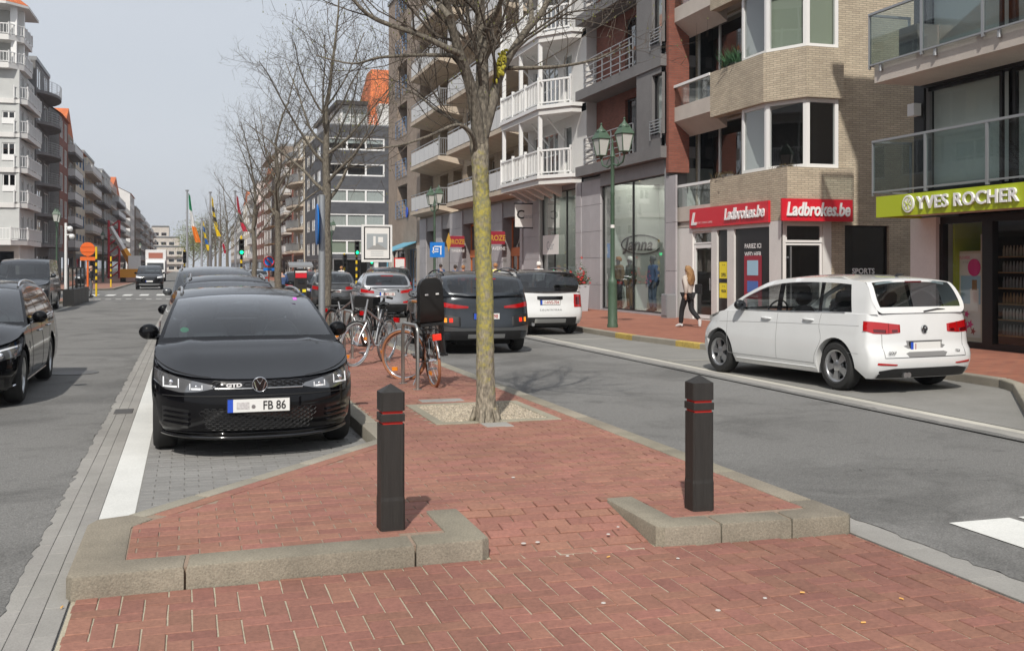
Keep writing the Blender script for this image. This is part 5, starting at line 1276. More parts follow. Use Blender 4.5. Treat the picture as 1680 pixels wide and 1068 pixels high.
# ground floor street side: column pixels -> openings
cols_ = [(1136, 1167), (1176, 1193), (1204, 1262)]
ops = [(AY(q, 14.4), AY(p, 14.4), HI + .02, 2.72) for p, q in cols_]
wall(b, fs, 23.47, YB, .05, 2.85, ops, 'white_wall', .12)
d_ = ops[0]; win(b, fs, d_[0], d_[1], 2.35, 2.72, 'white_frame', 1, 1, -.05, .05, 'window_glass', name='fanlight')
dr = win(b, fs, d_[0], d_[1], HI + .05, 2.33, 'white_frame', 1, 1, -.05, .1, 'shop_glass', name='door')
MB().tube([fs.p(d_[0] + .12, -.02, 1.0), fs.p(d_[0] + .12, -.02, 1.35)], .015, 8).build('door_handle', 'rail_steel', dr)
for o in ops[1:]: MB().fbox(fs, o[0], o[1], -.12, -.06, HI + .02, 2.72).build('black_panel', 'black_frame', b)
o = ops[1]; m_ = (o[0] + o[1]) / 2
for z0, z1, t1 in ((1.35, 1.82, 'OPEN'), (.80, 1.22, 'WELKOM')):
    sgn = MB().fbox(fs, o[0] + .06, o[1] - .06, -.059, -.05, z0, z1).build('yellow_notice', 'yellow_sheet', b)
    text_on(fs, t1, .15 if t1 == 'OPEN' else .1, m_, -.048, z0 + .05 if t1 == 'OPEN' else z0 + .16, 'plate_text', sgn, flip=True, align='CENTER', sx=.7 if t1 == 'OPEN' else .62, bold=.004)
    text_on(fs, '10 - 24', .07, m_, -.048, z1 - .11, 'plate_text', sgn, flip=True, align='CENTER', sx=.8)
o = ops[2]; m_ = (o[0] + o[1]) / 2
for k, t1 in enumerate(('PARIEZ ICI', 'WED HIER')): text_on(fs, t1, .17, m_, -.055, 2.18 - .22 * k, 'letter_white', b, flip=True, align='CENTER', bold=.004, sx=1.1)
ms = MB().fbox(fs, m_ - .45, m_ + .45, -.058, -.05, .25, 1.98).build('machine_print', 'print_red', b)
for z0, z1, mm in ((1.45, 1.85, 'print_sky'), (1.0, 1.3, 'print_blue'), (.5, .82, 'gloss_black')): MB().fbox(fs, m_ - .28, m_ + .28, -.05, -.044, z0, z1).build('screen_print', mm, ms)
text_on(fs, 'Ladbrokes.be', .12, m_, -.043, .87, 'letter_white', ms, flip=True, align='CENTER', sx=.9)
# ground floor return side
xa = lambda p: AX(p, 23.45)
ops = [(xa(1289), xa(1350), HI + .02, 2.78), (xa(1386), xa(1459), .12, 2.75)]
wall(b, fc, 14.42, xa(1364), .05, 2.85, ops[:1], 'white_wall', .12); wall(b, fc, xa(1364), 22, .05, 2.85, ops[1:], 'beige_brick', .15)
a0, a1 = ops[0][:2]; win(b, fc, a0, a1, 2.3, 2.78, 'white_frame', 1, 1, -.04, .06, 'dark_glass', name='fanlight'); dr = win(b, fc, a0, a1, HI + .02, 2.28, 'white_frame', 1, 1, -.06, .05, 'dark_glass', name='door')
MB().fbox(fc, a0 + .16, a0 + .2, -.07, -.04, .2, 2.2).build('door_edge', 'rail_steel', dr)
win(b, fc, ops[1][0], ops[1][1], .12, 2.75, 'black_frame', 1, 1, -.1, .05, 'dark_glass', name='shop_window')
text_on(fc, 'SPORTS', .20, ops[1][0] + .28, -.09, 1.50, 'letter_white', b, bold=.005); text_on(fc, 'BETTING', .20, ops[1][0] + .28, -.09, 1.28, 'letter_white', b, bold=.005)
text_on(fc, '368', .06, 14.5, .006, 1.9, 'print_grey', b)
# signs
y0, y1 = AY(1262, 14.36), AY(1132.5, 14.36); fg = RF(14.33)
sg = MB().box(14.335, 14.395, y0, y1, 2.83, 3.39).build('sign_board', 'sign_red', b, label='red sign board on the street side')
t_ = textmesh('Ladbrokes.be', .44, .015, bold=.01, shear=.2); wd_ = max(p[0] for p in t_.v); ta, tb = AY(1189, 14.33), AY(1255, 14.33); k_ = (ta - tb) / wd_
t_.v = [tuple(fg.p(ta - p[0] * k_, p[2] + .02, 2.99 + p[1])) for p in t_.v]; t_.build('lettering', 'letter_white', sg)
t_ = textmesh('L', .48, .01, bold=.02, shear=.25); t_.v = [tuple(fg.p(y1 - .12 - p[0] * 1.4, p[2] + .01, 2.93 + p[1])) for p in t_.v]; t_.build('lettering', 'letter_white', sg)
text_on(fg, 'SPORT | CASINO | GAMES', .075, y1 - .5, .008, 2.94, 'letter_white', sg, flip=True, sx=1.1)
x0, x1 = AX(1282, 23.16), AX(1398, 23.16); fg = CF(23.125)
sg = MB().box(x0, x1, 23.13, 23.195, 2.83, 3.39).build('sign_board', 'sign_red', b, label='red sign board on the side facing us')
t_ = textmesh('Ladbrokes.be', .47, .015, bold=.012, shear=.2); wd_ = max(p[0] for p in t_.v); ta, tb = AX(1289, 23.13), AX(1394, 23.13); k_ = (tb - ta) / wd_
t_.v = [tuple(fg.p(ta + p[0] * k_, p[2] + .02, 2.97 + p[1])) for p in t_.v]; t_.build('lettering', 'letter_white', sg)
# upper storeys: brick bands, bay windows, balconies
yA_ = AY(1165, 14.4)
BP = [(14.4, yA_), (14.4, 24.35), (14.97, 23.2), (16.05, 23.2), (16.05, 23.44), (15.2, 23.6), (14.7, 24.55), (14.7, yA_)]
BB = [(14.42, YB), (14.42, 23.46), (22, 23.46), (22, YB)]
WP = [(14.52, AY(1217, 14.52)), (14.52, 24.4), (15.03, 23.32), (15.97, 23.32), (15.97, 23.44)]
levels = [(2.86, 4.2), (5.98, 7.27), (9.05, 10.34), (12.1, 13.4)]
for k, (z0, z1) in enumerate(levels):
    MB().prism(BP if k else [(14.4, yA_), (14.4, 23.2), (16.35, 23.2), (16.35, 23.44), (14.7, 23.44), (14.7, yA_)], z0 if k else 2.853, z1).build('brick_band', 'beige_brick', b)
    if k: MB().prism([(14.45, YB - .05), (14.45, 24.4), (15.0, 23.5), (15.95, 23.5), (21.9, 23.5), (21.9, YB - .05)], z0 + .15, z0 + .4).build('floor_slab', 'concrete_light', b)
    else: MB().prism([(14.45, YB - .05), (14.45, 23.5), (21.9, 23.5), (21.9, YB - .05)], 2.87, 3.2).build('floor_slab', 'concrete_light', b)
    # balcony at the far end
    zb = z0 + (.0 if k else .02)
    MB().hexa([(14.4, yA_ + .003, zb + .18), (14.4, YB + .12, zb + .18), (14.95, YB + .12, zb - .25 if k else zb + .0), (14.95, yA_ + .003, zb - .25 if k else zb + .0), (14.4, yA_ + .003, zb + .62), (14.4, YB + .12, zb + .62), (14.95, YB + .12, zb + .62), (14.95, yA_ + .003, zb + .62)]).build('balcony_slab', 'concrete_light', b)
    MB().box(14.38, 14.7, YB + .0, YB + .14, zb + .63, zb + 1.2).build('brick_pier', 'beige_brick', b)
    MB().box(14.41, 14.422, yA_, YB - .01, zb + .62, zb + 1.22).build('balustrade_glass', 'balcony_glass', b)
    MB().box(14.37, 14.47, yA_, YB + .14, zb + 1.22, zb + 1.3).build('handrail', 'white_frame', b)
    if k == 3: break
    zw0, zw1 = z1 + .003, levels[k + 1][0] - .003
    for (p, q, nn) in ((WP[0], WP[1], 0), (WP[1], WP[2], 1), (WP[2], WP[3], 2)):
        u = (Vector(q) - Vector(p)); L_ = u.length; u.normalize(); fw_ = Fr(p, u, (u.y, -u.x)) if True else None
        n_ = Vector((u.y, -u.x)); n_ = n_ if n_.dot(Vector((-1, -1))) > 0 else -n_; fw_ = Fr(p, u, n_)
        win(b, fw_, .0, L_, zw0, zw1, 'white_frame', 1, 1, -.0, .10, 'window_glass', cur='blind_green' if k == 1 and nn > 0 else None, curf=.96, fd=.09)
    MB().prism([(14.56, WP[0][1]), (14.56, 24.42), (15.06, 23.36), (15.9, 23.36), (15.9, WP[0][1])], zw0 - .01, zw0 + .002).build('sill_board', 'white_frame', b)
    # recessed windows and wall behind the balcony
    fr_ = RF(15.3); o = (AY(1216, 15.3), AY(1143, 15.3), zw0 - 1.0, zw1 + .1)
    wall(b, fr_, o[0] - .02, YB, z0 + .4, zw1 + .15, [o], 'beige_brick', .1); win(b, fr_, *o, 'white_frame', 2, 1, -.04, .06, 'window_glass')
    MB().box(14.6, 15.3, WP[0][1] + .0, WP[0][1] + .08, z1, zw1).build('bay_cheek', 'white_frame', b)
    wall(b, fc, 15.99, 22, z0 if k else 2.853, levels[k + 1][0], [], 'beige_brick', name='side_wall')
wall(b, fc, 15.99, 22, levels[3][0], 14.5, [], 'beige_brick', name='side_wall')
MB().prism([(15.9, YB - .02), (15.9, 25.), (17, 24.2), (21.9, 24.2), (21.9, YB - .02)], 0, 13.5).build('dark_core', 'interior_dark', b)
MB().prism([(14.45, YB), (14.45, 24.4), (15.0, 23.5), (22, 23.5), (22, YB)], 13.41, 13.7).build('roof', 'zinc', b)
MB().tube([(14.33, YB + .10, HI), (14.33, YB + .10, 12)], .05, 10).build('downpipe', 'zinc', b)
MB().box(14.30, 14.44, YB - .35, YB - .12, 2.95, 3.06).build('security_camera', 'white_frame', b)
MB().box(14.28, 14.399, 29.45, 29.62, 1.35, 1.7).build('letter_box', 'zinc', b)
for zz, yy_, mm in ((7.29, AY(1190, 14.5), 'plant'), (4.22, AY(1196, 14.5), 'dry'), (4.22, 0, 'dry2')):
    pass
# ================================================================== dark grey building with curved steel railings
b = wthing('grey_building', 'dark grey building with steel railings above a tall sportswear shop window', 'building', (14.3, 30.1, 0))
f = RF(14.3); Y0, Y1 = 30.1, 37.35; s0, s1 = AY(1090, 14.3), AY(985, 14.3)
def panels(b, x, y0, y1, z0, z1, hs, m='granite', nx=1, dx=.06):       # stone panels with open joints, on a backing
    z = z0
    while z < z1 - .02:
        e = min(z + hs, z1); y = y0; wdy = (y1 - y0) / nx
        for k in range(nx): MB().box(x, x + dx, y0 + k * wdy + .006, y0 + (k + 1) * wdy - .006, z + .006, e - .006).build('stone_panel', m, b)
        z = e
MB().box(14.37, 15.0, s1, Y1, .02, 5.0).build('column', 'granite_dark', b); panels(b, 14.3, s1, Y1, .05, 4.9, .98, 'granite', 2)
MB().box(14.37, 15.0, Y0 - .15, s0, .02, 5.0).build('column', 'granite_dark', b); panels(b, 14.3, Y0 - .12, s0, .05, 4.9, .98, 'granite', 1)
panels(b, 14.27, AY(1110, 14.3) , Y0 - .13, .05, 4.5, 1.5, 'granite', 1)
win(b, f, s0, s1, HI + .06, 4.6, 'black_frame', 2, 1, -.1, .05, 'mirror_glass_pane', name='shop_window')
MB().fbox(f, s0, s1, -.25, -.02, .03, HI + .06).build('plinth', 'granite', b); MB().fbox(f, s0, s1, -.4, 0, 4.6, 5.05).build('fascia', 'granite_dark', b)
MB().box(16.6, 16.7, 30.2, 37.2, .1, 4.8).build('back_wall', 'interior_light', b); MB().box(14.45, 16.6, 30.2, 37.2, .1, HI + .05).build('shop_floor', 'interior_floor', b); MB().box(14.45, 16.6, 30.2, 37.2, 4.72, 4.8).build('shop_ceiling', 'interior_light', b)
MB().box(14.5, 16.6, 37.1, 37.2, .1, 4.8).build('side_panel', 'interior_light', b); MB().box(14.6, 16.6, 30.15, 30.2, .1, 4.8).build('side_panel', 'interior_light', b)
MB().lathe([(0, 4.71), (.09, 4.71), (.09, 4.72)], (15.2, AY(1046, 15.2), 0), 12).build('spot_lamp', mat('spot_glow', (1, .8, .5), .5, emit=((1, .7, .35), 4.)), b)
MB().box(14.75, 16.6, 35.4, 35.5, .1, 4.8).build('partition', 'interior_light', b)
fl = CF(35.4); text_on(fl, 'Janna', .62, AX(1024, 35.4), .01, 2.30, 'plate_text', b, shear=.25, bold=.018, sx=.85)
ov = MB(); ov.tube([(AX(1052, 35.4) + .78 * math.cos(q), 35.38, 2.50 + .34 * math.sin(q)) for q in [2 * math.pi * k / 40 for k in range(40)]], .022, 5, True); ov.build('logo_ring', 'plate_text', b)
# storeys
lv = [5.07, 7.92, 10.75, 13.6]
for k in range(3):
    z0, z1 = lv[k], lv[k + 1]
    MB().prism([(14.0, Y1 - .1), (14.0, 32.0), (14.0, 29.75), (15.2, 29.75), (15.2, Y1 - .1)], z0, z0 + .36).build('balcony_slab', 'concrete_grey', b)
    fb = RF(14.05); yb0, yb1 = 29.8, 31.7; wy0, wy1 = AY(1090, 14.05) + .02, AY(1074, 14.05)
    wall(b, fb, yb0, yb1, z0 + .36, z1, [(wy0 + .15, wy1 + .2, z0 + .75, z1 - .2)], 'concrete_grey', .2); win(b, fb, wy0 + .15, wy1 + .2, z0 + .75, z1 - .2, 'black_frame', 1, 1, -.1, .05, 'window_glass', cur='curtain')
    polyrail(b, [(14.0, wy1 + .25), (14.0, wy0 + .1)], z0 + .7, z0 + 1.2, 'bars', 'rail_steel')
    u = Vector((.85, 1.0)).normalized(); fw_ = Fr((14.05, yb1), u, (-u.y, u.x)); wall(b, fw_, 0, 1.3, z0 + .36, z1, [(.18, 1.1, z0 + .4, z1 - .15)], 'concrete_grey', .15); win(b, fw_, .18, 1.1, z0 + .4, z1 - .15, 'black_frame', 1, 1, -.1, .06, 'window_glass')
    fr_ = RF(14.9); wall(b, fr_, 32.69, Y1, z0 + .36, z1, [(33.2, 34.6, z0 + .4, z1 - .3)], 'red_brick', .15); win(b, fr_, 33.2, 34.6, z0 + .4, z1 - .3, 'black_frame', 2, 1, -.1, .06, 'window_glass')
    arc = [(14.02, 31.9)] + [(14.02, 32.2 + .8 * j) for j in range(5)] + [(14.05, 36.4), (14.25, 37.0), (14.8, 37.2)]
    polyrail(b, arc, z0 + .36, z0 + 1.36, 'bars', 'rail_steel')
MB().box(14.95, 15.0, Y1 - .25, Y1, 5., 14).build('pier', 'red_brick', b)
MB().box(14.2, 14.9, 29.60, 29.79, 4.6, 14).build('pier', 'red_brick', b)
MB().box(15.9, 22, Y0 - .1, Y1, 4.9, 13.9).build('dark_core', 'interior_dark', b); MB().box(14.0, 22, 29.78, Y1 - .1, 13.6, 13.95).build('roof', 'zinc', b)
MB().box(16.72, 22, Y0, Y1, 0, 4.89).build('dark_rear_core', 'interior_dark', b)

# ================================================================== white building with timber balconies
b = wthing('white_building', 'white building with balustered balconies above a boutique with hanging sign', 'building', (14.3, 37.4, 0))
Y0, Y1 = 37.4, 44.55; f = RF(14.3)
MB().box(14.35, 15.0, Y0, AY(945, 14.3), .02, 4.9).build('column', 'granite_dark', b); panels(b, 14.28, Y0, AY(945, 14.3), .05, 4.9, .98, 'granite', 1)
MB().box(14.35, 15.0, AY(885, 14.3), Y1, .02, 4.9).build('column', 'granite_dark', b); panels(b, 14.28, AY(885, 14.3), Y1, .05, 4.9, .98, 'granite', 2)
a0, a1 = AY(945, 14.3), AY(885, 14.3); ym = AY(917, 14.3)
win(b, f, a0, a1, HI + .05, 4.75, 'black_frame', 3, 1, -.15, .05, 'mirror_glass_pane', name='shop_window'); MB().fbox(f, a0, a1, -.4, 0, 4.75, 4.92).build('fascia', 'granite_dark', b)
MB().box(17.0, 17.1, Y0 + .1, Y1 - .1, .1, 4.85).build('back_wall', 'interior_light', b); MB().box(14.45, 17, Y0 + .1, Y1 - .1, .1, HI + .04).build('shop_floor', 'interior_floor', b); MB().box(14.45, 17, Y0 + .1, Y1 - .1, 4.8, 4.85).build('shop_ceiling', 'interior_grey', b); MB().box(14.5, 17, Y1 - .2, Y1 - .1, .1, 4.8).build('side_panel', 'interior_light', b)
fs_ = RF(14.36); MB().fbox(fs_, ym + .2, a1 - .3, 0, .01, 2.2, 3.0).build('window_print', 'paper', b); text_on(fs_, 'Cuir', .5, a1 - .8, .014, 2.4, 'print_grey', b, flip=True)
mat('green_glow', (.05, .6, .35), .5, emit=((.05, .9, .45), 1.5)); MB().lathe([(0, 0), (.16, 0), (.16, .03)], (14.5, AY(909, 14.5), 1.42), 16, 'x').build('window_lamp', 'green_glow', b)
lv = [4.92, 7.65, 10.5, 13.4]
for k in range(3):
    z0, z1 = lv[k], lv[k + 1]; fw_ = RF(14.5)
    MB().prism([(13.2, Y1 - .15), (13.2, 39.2), (14.1, 37.9), (14.5, 37.9), (14.5, Y1 - .15)], z0, z0 + .22).build('balcony_slab', 'white_wall', b)
    MB().prism([(13.12, Y1 - .1), (13.12, 39.17), (14.06, 37.82), (14.5, 37.82), (14.5, Y1 - .1)], z0 + .223, z0 + .36).build('slab_moulding', 'white_frame', b)
    polyrail(b, [(13.2, Y1 - .2), (13.2, 39.2), (14.1, 37.95)], z0 + .36, z0 + 1.36, 'baluster', 'white_frame', step=.2)
    op = [(39.0, 39.9, z0 + .38, z1 - .35), (40.6, 42.6, z0 + .5, z1 - .4), (43.0, 43.8, z0 + .38, z1 - .35)]
    wall(b, fw_, Y0, Y1, z0 + .3, z1 + .0, op, 'white_wall', .12)
    for o in op: win(b, fw_, *o, 'white_frame', 3 if o[1] - o[0] > 1.5 else 1, 2 if o[1] - o[0] > 1.5 else 1, -.06, .05, 'window_glass', cur='curtain', curf=.5)
    for yy_ in (39.3, 41.8, Y1 - .3): MB().box(13.22, 13.36, yy_ - .07, yy_ + .07, z0 + .37, z1 - .003).build('post', 'white_frame', b)
    for yy_ in (39.6, 41.6, 43.4): MB().tube([(14.45, yy_, z1 - .9), (13.7, yy_, z1 - .05)], .04, 6).build('brace', 'white_frame', b)
for yy_ in (39.5, 40.6, 41.7, 42.8, 43.9): MB().hexa([(13.5, yy_, 4.9), (13.5, yy_ + .35, 4.9), (14.28, yy_ + .35, 4.5), (14.28, yy_, 4.5), (13.5, yy_, 4.917), (13.5, yy_ + .35, 4.917), (14.28, yy_ + .35, 4.917), (14.28, yy_, 4.917)]).build('corbel', 'white_wall', b)
MB().box(15.6, 22, Y0, Y1, 4.9, 13.3).build('dark_core', 'interior_dark', b); MB().box(17.12, 22, Y0, Y1, 0, 4.89).build('dark_rear_core', 'interior_dark', b)
MB().prism([(13.1, Y0), (22, Y0), (22, Y1), (13.1, Y1)], 13.41, 13.7).build('roof', 'white_wall', b)
MB().box(14.5, 22, Y0 - .02, Y0, 5.2, 13.4).build('party_wall', 'white_wall', b)
# hanging sign of the boutique
yy_ = 43.2; x0, x1 = AX(845, yy_), AX(873, yy_)
hs = wthing('hanging_sign', 'white hanging sign with black lettering outside the boutique', 'sign', (x1, yy_, 3.3))
z0, z1 = ZP(374, 13.4, yy_), ZP(334, 13.4, yy_)
MB().box(x0, x1, yy_ - .02, yy_ + .02, z0 + .04, z1 - .04).build('board', 'paper', hs); 
for z in (z0, z1): MB().tube([(x0 - .05, yy_, z), (14.35, yy_, z)], .025, 8).build('bracket', 'black_frame', hs)
fh = CF(yy_ - .021); text_on(fh, 'C', .52, x0 + .06, .004, z0 + .40, 'plate_text', hs, bold=.01); text_on(fh, 'hanab', .26, x0 + .38, .004, z0 + .42, 'print_grey', hs, sx=.75)

# ================================================================== beige building with panel balconies
b = wthing('beige_building', 'beige apartment building with pale panel balconies above orange shop doors', 'building', (14.3, 44.6, 0))
Y0, Y1 = 44.6, 66.3; f = RF(14.3)
do = [(AY(862, 14.4) + .35, AY(829, 14.4), HI, 4.0), (AY(792, 14.4), AY(763, 14.4), HI, 4.0), (58.2, 60.2, HI, 3.9), (62.2, 64.4, HI, 3.9)]
wall(b, f, Y0, Y1, .02, 4.75, do, 'granite_dark', .5, name='plinth_wall')
for (p, q) in zip([Y0] + [o[1] for o in do], [o[0] for o in do] + [Y1]):
    panels(b, 14.24, p + .01, q - .01, .05, 4.7, .94, 'granite', max(1, int((q - p) / 1.2)))
for i, o in enumerate(do[:2]):
    a0, a1 = o[0], o[1]; dm = win(b, f, a0, a1, HI + .02, 2.35, 'orange_paint', 3, 1, -.42, .13, 'dark_glass', name='door'); win(b, f, a0, a1, 2.37, 3.98, 'orange_paint', 1, 1, -.42, .1, 'dark_glass', name='fanlight'); MB().fbox(f, a0, a1, -.46, -.38, 2.2, 2.6).build('transom', 'orange_paint', b)
for o in do[2:]: win(b, f, *o, 'black_frame', 2, 1, -.4, .08, 'dark_glass', name='shop_window')
for i, o in enumerate(do[:2]):
    sg = wthing('tavern_sign', ['red and gold projecting tavern sign over the nearer orange door', 'red and gold projecting tavern sign over the farther orange door, beside the trunk'][i], 'sign', (14.3, o[1] - .3, 3.1), 'tavern signs')
    fsg = CF(o[1] - .5); MB().fbox(fsg, 13.35, 14.22, -.05, .05, 2.75, 3.35).build('board', 'print_red', sg); text_on(fsg, 'ROZE', .36, 13.5, .06, 2.92, 'gold', sg, bold=.01, sx=.8)
    MB().add([(13.35, o[1] - .56, 3.55), (13.2, o[1] - .56, 3.05), (13.35, o[1] - .56, 2.5), (13.5, o[1] - .56, 3.05)], [(0, 1, 2, 3)]).build('ornament', 'gold', sg)
    text_on(CF(o[1] - .45), 'TAVERNE', .22, 13.5, .06, 2.48, 'letter_white', sg, sx=.8)
lv = [4.9 + 2.83 * k for k in range(6)]
for k in range(5):
    z0, z1 = lv[k], lv[k + 1]; fw_ = RF(15.1); op = []
    for a in (45.2, 48.6, 52.0, 55.4, 58.6, 62.): op.append((a, a + 2.2, z0 + .35, z1 - .35))
    wall(b, fw_, Y0, Y1, z0 - .15, z1 - .15 if k < 4 else 19.4, op, 'tan_brick', .6)
    for j, o in enumerate(op): win(b, fw_, *o, 'cream_frame', 2, 1, -.5, .07, 'window_glass', cur='curtain' if (j + k) % 3 == 0 else None, curf=1.)
    for (p, q, xx) in ((45.3, 56.3, 13.6), (58.3, 66.1, 13.6)):
        MB().hexa([(xx, p, z0 + .08), (xx, q, z0 + .08), (15.08, q, z0 - .22), (15.08, p, z0 - .22), (xx, p, z0 + .28), (xx, q, z0 + .28), (15.08, q, z0 + .28), (15.08, p, z0 + .28)]).build('balcony_slab', 'concrete_beige', b)
        polyrail(b, [(xx + .06, q - .1), (xx + .06, p + .1)], z0 + .28, z0 + 1.33, 'panel', 'grey_metal', 'panel_grey')
        polyrail(b, [(xx + .06, p + .08), (15.0, p + .08)], z0 + .28, z0 + 1.33, 'baluster', 'grey_metal', step=.13)
MB().box(16, 24, Y0, Y1, 0, 19.3).build('dark_core', 'interior_dark', b); MB().box(14.2, 24, Y0, Y1, 19.41, 19.8).build('roof', 'zinc', b)
MB().box(14.46, 24, Y0 - .015, Y0 - .003, 4.9, 19.4).build('party_wall', 'tan_brick', b); MB().box(14.25, 15.2, Y0 + .01, Y1 - .01, 4.752, 4.78).build('plinth_top', 'concrete_beige', b)

# ================================================================== brown brick tower with blue railings
b = wthing('brick_tower', 'narrow brown brick apartment tower with blue balcony rails at the crossing', 'building', (14.3, 66.4, 0))
Y0, Y1 = 66.4, 77.5; f = RF(14.3); op = []
for k in range(6):
    z0 = 4.9 + 2.83 * k; op += [(AY(668, 14.3), AY(652, 14.3), z0 + .3, z0 + 2.5)]
wall(b, f, Y0, Y1, 3.1, 21., op, 'brown_brick', 1.6)
for o in op:
    polyrail(b, [(14.2, o[1] + .1), (14.2, o[0] - .1)], o[2], o[2] + 1.1, 'bars', 'rail_blue'); win(b, f, o[0], o[1], o[2], o[3], 'black_frame', 1, 1, -1.5, .07, 'dark_glass')
fsl = RF(14.3)
wall(b, f, Y0, Y1, .02, 3.1, [(67.5, 70.5, HI, 2.9), (71.5, 76.5, HI, 2.9)], 'concrete_light', .3, name='plinth_wall'); win(b, f, 67.5, 70.5, HI, 2.9, 'rail_blue', 3, 1, -.2, .08, 'dark_glass', name='shop_window'); win(b, f, 71.5, 76.5, HI, 2.9, 'black_frame', 3, 1, -.2, .08, 'dark_glass', name='shop_window')
MB().hexa([(12.3, 67.5, 2.55), (12.3, 72, 2.55), (14.28, 72, 3.3), (14.28, 67.5, 3.3), (12.3, 67.5, 2.62), (12.3, 72, 2.62), (14.28, 72, 3.37), (14.28, 67.5, 3.37)]).build('awning', 'awning_blue', b)
for yy_ in (67.6, 71.9): MB().tube([(12.4, yy_, HI), (12.4, yy_, 2.55)], .05, 8).build('awning_post', 'awning_blue', b)
MB().box(16, 24, Y0, Y1, 0, 20.9).build('dark_core', 'interior_dark', b); MB().box(14.2, 24, Y0, Y1, 21.02, 21.3).build('roof', 'zinc', b); MB().box(14.31, 24, Y0 - .03, Y0 - .005, 3.2, 21).build('party_wall', 'brown_brick', b); MB().box(14.31, 24, Y1, Y1 + .05, .02, 21).build('end_wall', 'brown_brick', b)
for yy_ in (67.2, 70.3): MB().lathe([(.35, -.05), (.35, 0), (0, 0)], (14.24, yy_, 5.4), 14, 'x').build('wall_shield', 'plate_blue', b)

# ================================================================== dark slate building across the side street
b = wthing('slate_building', 'dark slate apartment block with white window strips and orange roof across the side street', 'building', (14.3, 112, 0))
fc_ = CF(112.); fs_ = RF(14.3); rows_ = [(3.1, 4.6), (6.0, 7.4), (8.6, 10.0), (11.4, 12.75), (14.15, 15.5)]; x0, x1 = 14.3, 21.6
xs_ = [(AX(p, 112), AX(q, 112)) for p, q in ((538, 631),)]
wall(b, fc_, x0, 27, 2.6, 16.8, [(xs_[0][0], xs_[0][1], a, c_) for a, c_ in rows_], 'dark_slate', .2)
for k, (a, c_) in enumerate(rows_): win(b, fc_, xs_[0][0], xs_[0][1], a, c_, 'white_frame', 3, 1, -.05, .16, 'window_glass', cur=['blind_green', 'curtain', 'curtain', None, 'blind'][k], curf=.95 if k < 3 else .45)
ops = [(a, a + 3.2, p, q) for p, q in rows_ for a in (114, 119.5, 125, 130.5)]
wall(b, fs_, 112, 136, 2.6, 16.8, ops, 'dark_slate', .2)
for o in ops: win(b, fs_, *o, 'white_frame', 2, 1, -.05, .14, 'window_glass', cur='curtain', curf=.6)
wall(b, fc_, x0, 27, .02, 2.6, [(14.8, 19, .15, 2.5), (19.6, 24, .15, 2.5)], 'concrete_grey', .2, name='plinth_wall'); win(b, fc_, 14.8, 19, .15, 2.5, 'black_frame', 3, 1, -.1, .08, 'dark_glass'); win(b, fc_, 19.6, 24, .15, 2.5, 'black_frame', 3, 1, -.1, .08, 'dark_glass')
wall(b, fs_, 112, 136, .02, 2.6, [(113, 120, .15, 2.5), (122, 134, .15, 2.5)], 'concrete_grey', .2, name='plinth_wall'); win(b, fs_, 113, 120, .15, 2.5, 'black_frame', 3, 1, -.1, .08, 'dark_glass'); win(b, fs_, 122, 134, .15, 2.5, 'black_frame', 4, 1, -.1, .08, 'dark_glass')
MB().box(14.9, 27, 112.7, 136, .0, 16.7).build('dark_core', 'interior_dark', b); MB().box(14.32, 27, 112.02, 136, 16.81, 16.95).build('terrace', 'zinc', b)
MB().box(15.6, AX(603, 114), 114, 134, 16.96, 19.2).build('penthouse', 'white_wall', b); win(b, CF(114.), 15.9, AX(602, 114), 17.2, 18.9, 'white_frame', 3, 1, .06, .1, 'window_glass'); MB().box(15.2, AX(604, 113.2), 113.2, 134.5, 19.21, 19.6).build('penthouse_roof', 'roof_dark', b)
polyrail(b, [(14.5, 112.15), (27, 112.15)], 16.95, 17.9, 'bars', 'white_frame')
xr0, xr1 = AX(604, 114), AX(720, 114); MB().hexa([(xr0, 113.4, 17.0), (xr1, 113.4, 17.0), (xr1, 128, 17.0), (xr0, 128, 17.0), (xr0 + 1.2, 119, 24.2), (xr1, 119, 24.2), (xr1, 122, 24.2), (xr0 + 1.2, 122, 24.2)]).build('tiled_roof', 'roof_tiles', b)
MB().box(AX(622, 113), AX(650, 113), 113., 118, 17, 19.4).build('dormer', 'white_wall', b)

